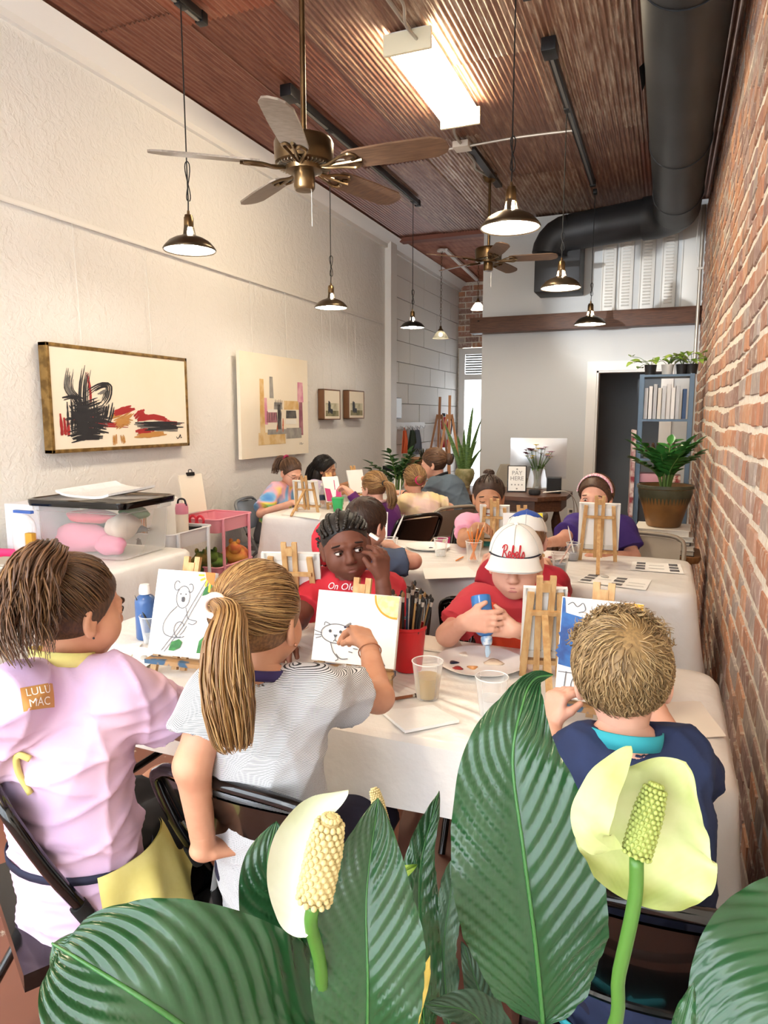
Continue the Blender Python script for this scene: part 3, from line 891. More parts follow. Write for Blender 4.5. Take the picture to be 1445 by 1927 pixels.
# ------------------------------------------------------------------ folding chairs
def chair(label, x, y, yaw, m_, panel=None, group='folding chairs', k=1.0):
    """yaw 0: the sitter looks along +Y"""
    t = thing('folding_chair', label, 'chair', (x, y, 0), yaw, group)
    pm = panel or m_
    top = [(-.205, .22, .0), (-.205, .04, .35), (-.205, -.10, .60), (-.2, -.165, .74), (-.175, -.18, .775), (-.13, -.187, .79), (0, -.195, .795), (.13, -.187, .79), (.175, -.18, .775), (.2, -.165, .74), (.205, -.10, .60), (.205, .04, .35), (.205, .22, 0)]
    fr = MB().tube(crv([tuple(np.array(p) * (k, k, k)) for p in top], 4), .0125, 10)
    obj('frame', fr, m_, t)
    def bp(u, v):
        xx = -.185 + .37 * u
        sag = .03 * (1 - (2 * u - 1) ** 2)
        zt = .775 - .012 * abs(2 * u - 1) ** 4 - (.0 if v else 0)
        zb = .585 - .02 * (1 - (2 * u - 1) ** 2) + .05 * abs(2 * u - 1) ** 6
        zz_ = zb + (zt - zb) * v
        yy_ = -.092 - (zz_ - .585) * .46 - sag
        return np.array((xx, yy_, zz_)) * k
    b_ = MB().grid(bp, 16, 6)
    b2 = MB().grid(lambda u, v: bp(1 - u, v) + V3(0, .006, 0), 16, 6)
    b_.add(b2.v, b2.f)
    rim = [bp(u, 0) for u in np.linspace(0, 1, 17)]
    obj('backrest', b_, pm, t, 60)
    obj('backrest_edge', MB().tube(rim, .006, 6), m_, t)
    st = MB()
    st.prism([(-.19, -.17), (.19, -.17), (.2, .1), (.17, .2), (.1, .225), (-.1, .225), (-.17, .2), (-.2, .1)], .035, lambda p: (p[0] * k, p[2] * k, (.445 - p[1]) * k))
    obj('seat', st, pm, t, None)
    for s_ in (-1, 1):
        obj('rear_leg', MB().tube([np.array(p) * k for p in [(s_ * .182, -.29, 0), (s_ * .182, -.05, .36), (s_ * .182, .06, .47)]], .0115, 10), m_, t)
        obj('foot_cap', MB().tube([np.array(p) * k for p in [(s_ * .182, -.292, 0), (s_ * .182, -.274, .03)]], .016, 10), mat('black_rubber', '101010', .8), t)
        obj('hinge_sleeve', MB().tube([np.array(p) * k for p in [(s_ * .205, -.05, .5), (s_ * .205, -.075, .55)]], .016, 10), mat('black_rubber', '101010', .8), t)
    obj('rear_bar', MB().tube([np.array(p) * k for p in [(-.18, -.2, .14), (.18, -.2, .14)]], .009, 8), m_, t)
    obj('front_bar', MB().tube([np.array(p) * k for p in [(-.2, .13, .17), (.2, .13, .17)]], .009, 8), m_, t)
    return t
BLKGLOSS = mat('gloss_black_steel', '0d0d0e', .16, .2, coat=.5)
GREYCH = mat('grey_steel_chair', '7f8286', .4, .4)
TANCH = mat('tan_steel_chair', '9a8f80', .45, .3)
chair('black folding chair in the bottom left corner under the girl in pink', -1.11, 1.04, math.radians(-30), BLKGLOSS)
chair('black folding chair behind the girl in the striped shirt', -.68, 1.16, math.radians(-4), BLKGLOSS)
chair('black folding chair under the boy with curly blond hair', .01, 1.12, math.radians(4), BLKGLOSS)
chair('grey folding chair beside the left wall behind the tie-dye shirt', -2.95, 4.74, math.radians(-80), GREYCH)
chair('black folding chair turned toward the far table behind the purple shirt', -1.66, 4.44, math.radians(60), BLKGLOSS)
chair('tan folding chair under the girl in the yellow tie-dye shirt', -1.55, 4.97, math.radians(55), TANCH)
chair('tan folding chair under the girl in the purple T-shirt', -.1, 3.95, math.radians(172), TANCH)
chair('black folding chair under the girl with the dark bun', -1.02, 4.02, math.radians(180), BLKGLOSS)
chair('black folding chair under the girl in the red shirt', -1.0, 2.25, math.radians(180), BLKGLOSS)
chair('black folding chair under the boy in the white cap', -.42, 2.27, math.radians(180), BLKGLOSS)
chair('black folding chair under the boy in the blue T-shirt', -1.25, 2.74, math.radians(-12), BLKGLOSS, k=.93)
chair('black folding chair under the boy in the red jersey', -.62, 2.75, math.radians(0), BLKGLOSS, k=.93)

# ------------------------------------------------------------------ table easels and canvases
PINE = mat('pine_slat', 'c9a472', .55, col2='b88d5a', nscale=6, stretch=(10, 10, 2))
PAINTY = mat('paint_splashed_slat', 'b08a60', .6, col2='3f5f7d', nscale=26, ncon=(.48, .56), detail=2)
CANV = mat('primed_canvas', 'f3f3f1', .8, bump=.08, bscale=300, bdist=.001)
CANVB = mat('canvas_back', 'dcdad4', .85)
PENCIL = mat('graphite_line', '67676c', .8)
def local(loc, yaw):
    return Matrix.Translation(Vector(loc)) @ Matrix.Rotation(yaw, 4, 'Z')
def easel(label, loc, yaw, tilt, w=.2, h=.2, messy=False, group='small pine table easels', tall=1.0):
    """origin under the ledge; picture side faces local -Y"""
    t = thing('table_easel', label, 'easel', tuple(loc), yaw, group)
    st, ct = math.sin(tilt), math.cos(tilt)
    def P(x, s_, n=0): return V3(x, s_ * st + n * ct, s_ * ct - n * st)
    ed = (0, -ct, st)
    L1, L2 = (h + .05) * tall, (h + .10) * tall
    z0 = .05
    pm = PAINTY if messy else PINE
    for s_ in (-1, 1):
        obj('side_leg', MB().beam(P(s_ * w * .44, 0, .012), P(s_ * w * .33, L1, .012), .018, .012, ed), PINE, t, None)
        obj('mast', MB().beam(P(s_ * .013, .02, .012), P(s_ * .017, L2, .012), .016, .012, ed), PINE, t, None)
    obj('crossbar', MB().beam(P(-w * .36, h * .98, .022), P(w * .36, h * .98, .022), .012, .010, ed), PINE, t, None)
    obj('ledge', MB().beam(P(-w * .5, z0 - .008, -.004), P(w * .5, z0 - .008, -.004), .035, .012, (0, 0, 1)), pm, t, None)
    obj('clamp_block', MB().box(P(0, L2 - .03, .012), (.022, .016, .026), Matrix.Rotation(-tilt, 3, 'X')), PINE, t, None)
    ft = P(0, h * .95, .022)
    back = V3(0, ft[1] + (.30 if not messy else .28) * (h / .24), 0)
    obj('back_leg', MB().beam(back + V3(0, 0, .004), ft, .016, .011), PINE, t, None)
    return t
def canvas(label, loc, yaw, tilt, w, h, draw=(), group=None, thick=.012, shift=0.0, name='canvas_board'):
    c = thing(name, label, 'canvas', tuple(loc), yaw, group)
    st, ct = math.sin(tilt), math.cos(tilt)
    z0 = .058
    R3 = Matrix.Rotation(-tilt, 3, 'X')
    def P(u, v, n=0):
        s_ = z0 + v * h
        return V3(shift + (u - .5) * w, s_ * st + n * ct, s_ * ct - n * st)
    obj('board', MB().box(P(.5, .5, -.003 - thick / 2 + .004), (w, thick, h), R3), CANV, c, None)
    bk_ = MB()
    for (u0, v0, u1, v1) in ((.04, .5, .04, .5),):
        pass
    for (u, v, ww, hh) in ((.05, .5, .1, 1), (.95, .5, .1, 1), (.5, .05, .9, .1), (.5, .95, .9, .1)):
        bk_.box(P(u, v, .003), (w * ww, .004, h * hh), R3)
    obj('stretcher_frame', bk_, CANVB, c, None)
    layer = 0
    for (nm, m_, items) in draw:
        mb = MB()
        for it in items:
            layer += 1
            off = -thick - .0014 - layer * .00004
            if it[0] == 'line':
                mb.ribbon([P(u, v, off) for u, v in (crv([(a, b, 0) for a, b in it[2]], 5) if len(it[2]) > 2 else [(a, b, 0) for a, b in it[2]]) for u, v in [(u, v)]] if False else [P(q[0], q[1], off) for q in (crv([(a, b, 0) for a, b in it[2]], 5) if len(it[2]) > 2 else [(a, b, 0) for a, b in it[2]])], it[1], (0, -ct, st))
            elif it[0] == 'poly':
                n = len(it[1]); mb.add([P(u, v, off) for u, v in it[1]], [tuple(range(n))])
            elif it[0] == 'dot':
                cx, cy, r = it[1]
                mb.add([P(cx + r * math.cos(a), cy + r * math.sin(a) * w / h, off) for a in np.linspace(0, 2 * PI, 14, endpoint=False)], [tuple(range(14))])
        obj(nm, mb, m_, c, None)
    return c
def px_easel(BL, BR, TLy, tilt, zled=.80, back=False):
    """ledge corners in the photograph (left, right as seen) -> loc, yaw, width, height"""
    a, b = atZ(*BL, zled), atZ(*BR, zled)
    if back: a, b = b, a
    d = b - a
    yaw = math.atan2(d[1], d[0])
    w = np.linalg.norm(d[:2])
    c = (a + b) / 2
    nrm = V3(-math.sin(yaw), math.cos(yaw), 0)
    s0 = .058
    loc = c - nrm * (s0 * math.sin(tilt)); loc[2] = ZT
    top = None
    for h in np.linspace(.08, .45, 150):
        p = loc + nrm * ((s0 + h) * math.sin(tilt)) + V3(0, 0, (s0 + h) * math.cos(tilt))
        v = p - _C
        yy = 963.5 - FPX * (v @ _U) / (v @ _F)
        if yy <= TLy:
            break
    return loc, yaw, w, h
def wob(pts, a, seed):
    r_ = random.Random(seed); return [(u + r_.uniform(-a, a), v + r_.uniform(-a, a)) for u, v in pts]
def circ(cx, cy, rx, ry, a0=0, a1=2 * PI, n=12):
    return [(cx + rx * math.cos(a), cy + ry * math.sin(a)) for a in np.linspace(a0, a1, n)]
def scrib(x0, y0, x1, y1, n, seed, w):
    r_ = random.Random(seed); out = []
    for i in range(n):
        cx, cy = r_.uniform(x0, x1), r_.uniform(y0, y1)
        out.append(('line', w, [(cx - .07, cy - r_.uniform(.0, .05)), (cx, cy + .01), (min(cx + .06, x1), cy + r_.uniform(-.05, .05))]))
    return out
DKPEN = mat('dark_pencil', '55555a', .8)
YEL = mat('yellow_paint', 'f2b933', .6, col2='e89a2a', nscale=30)
ORG = mat('orange_paint', 'f07a35', .6)
GRNP = mat('green_paint', '3f8a43', .6, col2='2c6b35', nscale=40)
BLUP = mat('blue_paint', '2360a5', .5, col2='173f80', nscale=30)
PNKP = mat('magenta_paint', 'c23a78', .6)
# --- koala
loc, yaw, w, h = px_easel((282, 1231), (391, 1243), 1076, .30)
easel('paint-stained easel holding the koala drawing', loc, yaw, .30, w, h, True)
lw = .0022
koala = [('pencil_lines', PENCIL, [
    ('line', lw, circ(.5, .69, .115, .13)), ('line', lw, circ(.375, .82, .05, .055, .6, 5.6)), ('line', lw, circ(.61, .80, .045, .05, -2.4, 2.4)),
    ('line', lw, [(.42, .58), (.3, .48), (.22, .36), (.25, .25), (.4, .215), (.55, .22), (.6, .24)]), ('line', lw, [(.57, .57), (.6, .5), (.62, .45), (.7, .43), (.78, .42), (.72, .38), (.64, .39)]),
    ('line', lw, circ(.5, .31, .09, .09, .5, 5.2)), ('line', lw, [(.62, .36), (.58, .3), (.52, .24)]),
    ('line', lw, [(.24, .05), (.5, .35), (.68, .63), (.88, .93)]), ('line', lw, [(.29, .04), (.55, .34), (.72, .6), (.93, .92)]), ('line', lw, [(.48, .68), (.49, .64), (.52, .64), (.52, .69), (.48, .68)])]),
    ('pencil_dots', DKPEN, [('dot', (.455, .725, .012)), ('dot', (.545, .725, .012)), ('poly', [(.48, .64), (.52, .64), (.525, .69), (.475, .69)])]),
    ('leaves', GRNP, [('poly', [(.82, .72), (.86, .82), (.95, .87), (.98, .82), (.93, .75)]), ('poly', [(.36, .06), (.4, .16), (.52, .2), (.58, .17), (.55, .1), (.45, .06)]), ('poly', [(.84, .06), (.86, .2), (.95, .27), (.99, .2), (.99, .07)])]),
    ('sun_rays', YEL, [('line', .006, [(.72, .96), (.82, .965)]), ('line', .006, [(.76, .9), (.84, .93)]), ('line', .006, [(.86, .83), (.88, .91)]), ('line', .006, [(.93, .77), (.93, .87)])]),
    ('sun', ORG, [('poly', [(.83, 1), (.86, .92), (.92, .87), (1, .85), (1, 1)])])]
canvas('white canvas with a pencilled koala on a branch and orange sun', loc, yaw, .30, w, h, koala)
# --- seal
loc, yaw, w, h = px_easel((589, 1243), (743, 1262), 1118, .30)
easel('paint-stained easel holding the seal pup drawing', loc, yaw, .30, w, h, True)
sealh = circ(.28, .40, .19, .135)
seal = [('pencil_lines', PENCIL, [('line', lw, sealh), ('line', lw, [(.12, .5), (.13, .55), (.19, .525)]), ('line', lw, [(.38, .525), (.44, .54), (.44, .49)]),
    ('line', lw, [(.27, .335), (.27, .31), (.25, .29)]), ('line', lw, [(.27, .31), (.295, .29)]), ('line', lw, [(.1, .39), (.0, .42)]), ('line', lw, [(.1, .36), (.01, .36)]), ('line', lw, [(.1, .34), (.03, .31)]), ('line', lw, [(.44, .39), (.58, .43)]), ('line', lw, [(.45, .36), (.62, .35)]),
    ('line', lw, [(.22, .27), (.26, .15), (.33, .06), (.3, .02)]), ('line', lw, [(.42, .3), (.62, .27), (.8, .18), (.9, .03)]), ('line', lw, [(.45, .07), (.36, .06), (.3, .12)]), ('line', lw, [(.45, .17), (.5, .16)]), ('line', lw, [(.6, .12), (.66, .11)]), ('line', lw, [(.5, .22), (.56, .215)])]),
    ('pencil_dots', DKPEN, [('dot', (.2, .43, .018)), ('dot', (.33, .43, .018)), ('poly', [(.245, .385), (.295, .385), (.27, .335)])]),
    ('sun_disc', mat('pale_yellow_paint', 'f4e7b0', .6, col2='e2cf8c', nscale=60), [('poly', [(.71, .995), (.73, .87), (.8, .76), (.9, .7), (.995, .7), (.995, .995)])]),
    ('sun_rim', YEL, [('line', .005, [(.71, .99), (.73, .87), (.8, .76), (.9, .7), (.99, .69)])])]
canvas('white canvas with a pencilled seal pup and half a yellow sun', loc, yaw, .30, w, h, seal)
# --- easel of the girl in red, seen from behind
loc, yaw, w, h = px_easel((502, 1160), (608, 1162), 1042, .25, back=True)
easel('pine easel seen from behind in front of the girl in red', loc, yaw, .25, w, h)
canvas('canvas seen from behind on the easel before the girl in red', loc, yaw, .25, w, h)
# --- easel of the boy in the cap, seen from behind
loc, yaw, w, h = px_easel((979, 1236), (1058, 1240), 1108, .3, back=True)
easel('pine easel seen from behind right of the paint bottle', loc, yaw, .3, w, h)
canvas('canvas seen from behind beside the boy in the white cap', loc, yaw, .3, w, h)
# --- the curly boy's picture
loc, yaw, w, h = px_easel((1045, 1312), (1200, 1336), 1131, .28)
easel('pine easel in front of the curly-haired boy', loc, yaw, .28, w, h, True)
sky = [(0.01, .99), (.04, .99), (.06, .84), (.2, .82), (.4, .79), (.6, .6), (.62, .45), (.5, .34), (.2, .3), (.01, .32)]
bluep = [('blue_area', BLUP, [('poly', sky)] + scrib(.05, .36, .5, .78, 26, 4, .012)),
    ('pencil_lines', PENCIL, [('line', lw, [(.08, .92), (.14, .95), (.2, .91), (.27, .95), (.3, .88), (.22, .85)]), ('line', lw, [(.4, .9), (.5, .94), (.6, .89), (.7, .92)]), ('line', lw, circ(.3, .13, .05, .05)), ('line', lw, circ(.3, .13, .11, .11)), ('line', lw, [(.1, .02), (.12, .26)]), ('line', lw, [(.3, .0), (.3, .06)]), ('line', lw, [(.02, .25), (.5, .25)])]),
    ('sun_rays', mat('tan_paint', 'dca066', .6), [('line', .005, [(.74, .9), (.66, .87)]), ('line', .005, [(.75, .94), (.67, .95)]), ('line', .005, [(.77, .85), (.71, .8)])]),
    ('sun', YEL, [('poly', [(.77, .995), (.77, .86), (.82, .82), (.995, .82), (.995, .995)])])]
canvas('canvas with a dark blue painted area and yellow corner sun', loc, yaw, .28, w, h, bluep)
# --- middle table
loc, yaw, w, h = px_easel((903, 1012), (958, 1014), 951, .3, zled=.80, back=True)
easel('pine easel in front of the girl with the bun', loc, yaw, .3, w, h)
canvas('white canvas seen from behind before the girl with the bun', loc, yaw, .3, w, h)
loc, yaw, w, h = px_easel((1087, 1033), (1163, 1037), 948, .2, back=True)
easel('pine easel in front of the girl in the purple T-shirt', loc, yaw, .2, w, h)
canvas('white canvas seen from behind before the girl in purple', loc, yaw, .2, w, h)
loc, yaw, w, h = px_easel((948, 1040), (1023, 1040), 966, .3)
easel('pine easel mostly hidden behind the white cap', loc, yaw, .3, w, h)
canvas('white canvas with a yellow sun corner behind the white cap', loc, yaw, .3, w, h, [('sun', mat('bright_yellow_paint', 'f2e23a', .6), [('poly', [(.8, .99), (.78, .9), (.83, .87), (.85, .8), (.9, .84), (.93, .76), (.96, .82), (.99, .78), (.99, .99)])]), ('sketch', DKPEN, [('line', .004, [(.15, .86), (.25, .92), (.3, .87)])])])
loc, yaw, w, h = px_easel((662, 1012), (728, 1014), 964, .25)
easel('pine easel before the boy in the blue T-shirt', loc, yaw, .25, w, h)
canvas('white canvas at the elbow of the boy in the blue T-shirt', loc, yaw, .25, w, h)
# --- far table
loc, yaw, w, h = px_easel((555, 949), (601, 951), 905, .2, back=True)
easel('pine easel seen from behind before the girl in glasses', loc, yaw, .2, w, h)
canvas('white canvas seen from behind before the girl in glasses', loc, yaw, .2, w, h)
loc = atZ(632, 958, ZT); loc[2] = ZT
easel('pine easel carrying the magenta painting on the far table', loc, math.radians(48), .5, .13, .21)
canvas('narrow canvas painted magenta and white on the far table', loc, math.radians(48), .5, .13, .21, [('magenta_block', PNKP, [('poly', [(.02, .02), (.98, .02), (.98, .62), (.72, .45), (.62, .2), (.4, .16), (.35, .5), (.02, .55)])]), ('mast_line', PNKP, [('line', .006, [(.65, .45), (.7, .85)])])])
loc = atZ(676, 940, ZT); loc[2] = ZT
easel('pine easel standing behind the head of the girl in the purple long-sleeved shirt', loc, math.radians(60), .3, .16, .2)
canvas('canvas on the easel behind the girl in the long-sleeved purple shirt', loc, math.radians(60), .3, .16, .2)
# ================================================================== things on the front table
CLEARP = glassy('clear_cup_plastic', 'f7f7f5', .10)
def cup(label, loc, k=1.0, fill=None, fcol=None, group='clear plastic cups'):
    t = thing('plastic_cup', label, 'cup', tuple(loc), group=group)
    H_, r0, r1 = .095 * k, .027 * k, .039 * k
    prof = [(.001, .001), (r0, .001), (r0 + .001, .004)] + [(r0 + (r1 - r0) * q / 8, H_ * q / 8) for q in range(1, 9)] + [(r1 + .0015, H_ + .0005), (r1 - .0008, H_ - .001)]
    obj('wall', MB().lathe(prof, 28, caps=False), CLEARP, t, 60)
    obj('rim', MB().tube([(r1 * math.cos(a), r1 * math.sin(a), H_) for a in np.linspace(0, 2 * PI, 29)], .0014 * k, 6, caps=False), mat('clear_rim', 'eeeeec', .2), t)
    if fill:
        rf = r0 + (r1 - r0) * fill
        obj('water', MB().lathe([(.001, .003), (r0 - .0015, .003), (rf - .0015, H_ * fill), (.001, H_ * fill)], 28, caps=False), fcol, t, 50)
    return t
def P_(x, y, z=ZT): return atZ(x, y, z)
WATERY = mat('murky_yellow_water', 'd6b469', .15, trans=.35, ior=1.33)
WATERG = mat('grey_paint_water', '8b8b93', .2)
WATERC = glassy('clear_water', 'e4e8ea', .25)
cup('clear cup half full of murky yellow water', P_(804, 1312), 1.0, .6, WATERY)
cup('clear cup of plain water beside the orange pencil', P_(924, 1345), 1.0, .45, WATERC)
cup('clear cup holding a black brush left of the koala canvas', P_(286, 1208), .9, .3, WATERC)
cup('clear empty cup at the far left of the middle table', P_(735, 1045), .95)
cup('clear cup of water on the middle table before the black chair', P_(829, 1046), .95, .3, WATERC)
cup('clear cup full of orange pencils on the middle table', P_(891, 1056), 1.05)
cup('cup of dark grey paint water nearest the purple girl', P_(1078, 1054), .9, .45, WATERG)
cup('cup of blue-grey paint water behind the red jersey', P_(1053, 1080), 1.0, .5, mat('blue_grey_paint_water', '74808f', .2))
def stick(name, label, cat_, a, b, r, m_, tip=None, group=None, tipm=None, brush=False):
    a, b = np.array(a, float), np.array(b, float)
    t = thing(name, label, cat_, tuple(a), group=group)
    d = b - a
    obj('shaft', MB().tube([d * 0, d * .3, d * .86], [r * .8, r, r * .9], 8), m_, t)
    if brush:
        obj('ferrule', MB().tube([d * .86, d * .93], [r * 1.0, r * 1.1], 8), STEEL, t)
        obj('bristles', MB().tube([d * .93, d * .97, d * 1.0], [r * 1.1, r * 1.3, r * .3], 8), tipm or mat('dark_bristle', '3a2a20', .8), t)
    else:
        obj('point', MB().tube([d * .86, d], [r * .9, r * .15], 8), tipm or mat('sharpened_wood', 'e4c79c', .6), t)
    return t
ORPEN = mat('orange_pencil_paint', 'e08436', .4)
BLKH = mat('black_handle', '1b1b1d', .35)
WHTH = mat('white_handle', 'e9e7e2', .4)
p = P_(286, 1208)
stick('paint_brush', 'black-handled brush leaning in the cup by the blue bottle', 'brush', p + V3(.015, 0, .01), p + V3(-.06, .0, .145), .003, BLKH, tipm=BLKH)
p = P_(891, 1056)
for i, (dx, dy, L) in enumerate([(-.03, .0, .17), (-.015, .02, .165), (.02, -.01, .19), (.035, .01, .18), (.03, .02, .16), (.045, -.01, .2), (.01, .03, .17)]):
    stick('orange_pencil', 'orange pencil standing in the cup on the middle table', 'pencil', p + V3(-dx * .4, -dy * .4, .008), p + V3(dx * 1.3, dy, L), .0038, ORPEN, group='orange pencils in the clear cup')
p = P_(1078, 1054)
stick('paint_brush', 'white-handled brush standing in the dark grey water cup', 'brush', p + V3(.01, 0, .01), p + V3(-.03, 0, .17), .004, WHTH, tipm=WHTH)
p = P_(1053, 1080)
stick('paint_brush', 'pale brush slanting right out of the blue-grey water cup', 'brush', p + V3(-.02, 0, .01), p + V3(.055, 0, .16), .004, mat('pinkish_handle', 'd9b8ac', .4), tipm=WHTH)
p = P_(735, 1045)
stick('paint_brush', 'white-handled brush leaning in the empty cup', 'brush', p + V3(-.02, 0, .01), p + V3(.06, .03, .21), .005, WHTH, tipm=WHTH)
stick('orange_pencil', 'orange pencil lying on the table behind the clear cup', 'pencil', P_(968, 1340, ZT + .004), P_(944, 1322, ZT + .004), .0038, ORPEN)
stick('orange_pencil', 'short orange pencil lying left of the pencil cup', 'pencil', P_(858, 1055, ZT + .004), P_(873, 1047, ZT + .004), .0038, ORPEN)
stick('paint_brush', 'brown wooden brush lying beside the yellow water cup', 'brush', P_(725, 1318, ZT + .004), P_(784, 1308, ZT + .004), .0042, mat('brown_handle', '8a5030', .4), brush=True)
# red pot of brushes
rp = P_(768, 1258)
t = thing('brush_pot', 'red plastic pot crammed with paint brushes', 'pot', tuple(rp))
obj('pot', MB().lathe([(.001, .0), (.038, .0), (.039, .004), (.049, .118), (.052, .12), (.052, .128), (.047, .128), (.046, .118), (.036, .02), (.001, .02)], 32, caps=False), mat('red_plastic', 'c42127', .3), t, 40)
hm = [BLKH, mat('navy_handle', '26354f', .35), BLKH, mat('tan_handle', 'a8804e', .4), mat('rust_handle', '8a4a2c', .4), WHTH, BLKH]
rr = random.Random(3)
for i in range(24):
    a = rr.uniform(0, 2 * PI); q = math.sqrt(rr.random())
    L = rr.uniform(.19, .25)
    top = rp + V3(math.cos(a) * q * .06 + .012, math.sin(a) * q * .05, L)
    bot = rp + V3(math.cos(a) * q * .028, math.sin(a) * q * .028, .024)
    stick('paint_brush', 'paint brush standing in the red pot', 'brush', bot, top, rr.uniform(.003, .0045), hm[i % 7], brush=True, group='brushes in the red pot', tipm=mat('bristle_%d' % (i % 3), ['3a2a20', '7a5a35', '1f1c1a'][i % 3], .8))
# plates
def plate(label, loc, R_, blobs, deep=1.0):
    t = thing('paper_plate', label, 'plate', tuple(loc), group='white plates used as palettes')
    wobf = lambda a, z: .012 * math.sin(40 * a) * (1 if z > .006 else 0)
    obj('dish', MB().lathe([(.001, .002), (R_ * .68, .002), (R_ * .76, .006), (R_ * .96, .016), (R_, .0165), (R_ * .985, .0145), (R_ * .75, .003), (R_ * .66, .0), (.001, 0)], 48, wob=wobf, caps=False), mat('white_paper_plate', 'f5f4f2', .4), t, 60)
    for (u, v, r, m_) in blobs:
        obj('paint_blob', MB().lathe([(.001, .0055), (r * .6, .005), (r, .0028), (r * .9, .002)], 14, (u * R_, v * R_, 0), wob=lambda a, z: .2 * math.sin(3 * a + u * 9)), m_, t, 'all')
NAVY = mat('navy_paint', '1c2340', .3); REDP = mat('red_paint', '9c2b2c', .35); TANP = mat('apricot_paint', 'dca065', .35)
plate('round white plate with navy, red and orange paint under the blue bottle', P_(904, 1252), .125, [(-.6, -.1, .014, NAVY), (-.42, -.42, .016, REDP), (-.12, -.25, .015, TANP), (.25, .25, .028, mat('peach_smear', 'eedcc4', .5))])
plate('white plate with a dab of magenta beside the girl in pink', P_(205, 1254), .13, [(.35, .1, .018, PNKP), (-.1, .2, .012, NAVY)])
plate('white plate with faint paint at the back of the middle table', P_(805, 1032), .12, [(.1, .1, .012, NAVY)])
plate('white plate behind the dark grey water cup', P_(1030, 1050), .11, [(.1, .1, .012, PNKP), (.3, -.2, .01, REDP)])
# napkins, sheets and papers
PAPER = mat('white_paper', 'f6f5f2', .8, bump=.25, bscale=90, bdist=.003)
def sheet_thing(name, label, cat_, corners, m_=PAPER, th=.003, group=None, marks=None, curl=.0):
    pts = [np.array(c) for c in corners]
    c0 = sum(pts) / len(pts)
    t = thing(name, label, cat_, (c0[0], c0[1], c0[2]), group=group)
    mb = MB()
    def f(u, v):
        p = (pts[0] * (1 - u) + pts[1] * u) * (1 - v) + (pts[3] * (1 - u) + pts[2] * u) * v - c0
        return p + V3(0, 0, .0015 * math.sin(u * 9) * math.sin(v * 8) + curl * (2 * u - 1) ** 4)
    mb.grid(lambda u, v: f(u, v) + V3(0, 0, th), 8, 8); k = len(mb.v)
    mb.grid(lambda u, v: f(1 - u, v), 8, 8)
    for e in (lambda s_: (s_, 0), lambda s_: (1, s_), lambda s_: (1 - s_, 1), lambda s_: (0, 1 - s_)):
        mb.grid(lambda u, v: f(*e(u)) + V3(0, 0, th * v), 8, 1)
    obj('sheet', mb, m_, t, 40)
    if marks:
        q = MB()
        for (u0, v0, u1, v1) in marks:
            q.add([f(u, v) + V3(0, 0, th + .0012) for u, v in ((u0, v0), (u1, v0), (u1, v1), (u0, v1))], [(0, 1, 2, 3)])
        obj('printed_blocks', q, mat('printed_grey', '58585c', .7), t, None)
    return t
zt = ZT + .001
sheet_thing('paper_towel', 'folded white paper towel in front of the yellow water cup', 'towel', [P_(762, 1380, zt), P_(864, 1360, zt), P_(815, 1332, zt), P_(717, 1342, zt)], th=.007)
sheet_thing('paper_towel', 'crumpled paper towel behind the red brush pot', 'towel', [P_(790, 1222, zt), P_(880, 1236, zt), P_(862, 1205, zt), P_(790, 1198, zt)], mat('tan_towel', 'e7ded2', .85, bump=.5, bscale=60, bdist=.004), th=.006)
sheet_thing('paper_towel', 'white paper towel behind the left palette plate', 'towel', [P_(205, 1222, zt), P_(235, 1250, zt), P_(268, 1213, zt), P_(205, 1213, zt)], th=.004)
sheet_thing('drawing_sheet', 'large sheet of paper sticking out past the right table end', 'paper', [P_(1205, 1395, zt), P_(1366, 1386, zt + .0), P_(1318, 1322, zt), P_(1215, 1320, zt)], mat('cream_paper', 'efe6da', .8), th=.002)
ms = [(.08, .68, .28, .92), (.08, .38, .28, .62), (.08, .08, .28, .32)]
sheet_thing('printed_sheet', 'printed worksheet near the front edge of the middle table', 'paper', [P_(1086, 1094, zt), P_(1215, 1111, zt), P_(1226, 1092, zt), P_(1108, 1080, zt)], th=.001, marks=[(.02, .1, .18, .3), (.02, .42, .18, .62), (.02, .72, .18, .92), (.48, .1, .64, .3), (.48, .42, .64, .62), (.48, .72, .64, .92), (.7, .2, .95, .22), (.7, .5, .95, .52), (.24, .5, .44, .52)])
sheet_thing('printed_sheet', 'printed worksheet at the far right of the middle table', 'paper', [P_(1185, 1072, zt), P_(1287, 1080, zt), P_(1280, 1062, zt), P_(1190, 1057, zt)], th=.001, marks=[(.1, .1, .28, .3), (.1, .42, .28, .62), (.1, .72, .28, .92), (.75, .1, .93, .3), (.75, .42, .93, .62), (.75, .72, .93, .92), (.35, .3, .65, .33), (.35, .6, .65, .63)])
sheet_thing('painted_paper', 'paper with faint pink and yellow marks left of the white cap', 'paper', [P_(800, 1090, zt), P_(905, 1086, zt), P_(880, 1066, zt), P_(795, 1070, zt)], th=.001)
sheet_thing('painted_paper', 'white paper lying on the far table before the girl in glasses', 'paper', [P_(530, 968, zt), P_(600, 978, zt), P_(605, 966, zt), P_(545, 958, zt)], th=.001)
def pebble(label, p, s_, m_):
    rr = random.Random(int(p[0] * 1e4) % 999)
    b_ = MB().ball((0, 0, s_ * .3), (s_, s_ * .7, s_ * .35), 12, 8)
    b_.v = [(x * (1 + .1 * math.sin(9 * y / s_)), y, z) for x, y, z in b_.v]
    o = obj('kneaded_eraser', b_, m_, None, 'all', tuple(p), (0, 0, rr.uniform(0, 3)))
    return tag(o, label, 'eraser', 'grey putty erasers')
PUTTY = mat('grey_putty', 'b7b4ae', .7)
pebble('grey putty eraser left of the koala easel leg', P_(272, 1241), .017, PUTTY)
pebble('grey putty eraser on the printed worksheet', P_(1138, 1087), .018, PUTTY)
pebble('grey putty eraser at the back easel foot', P_(558, 1222), .015, PUTTY)
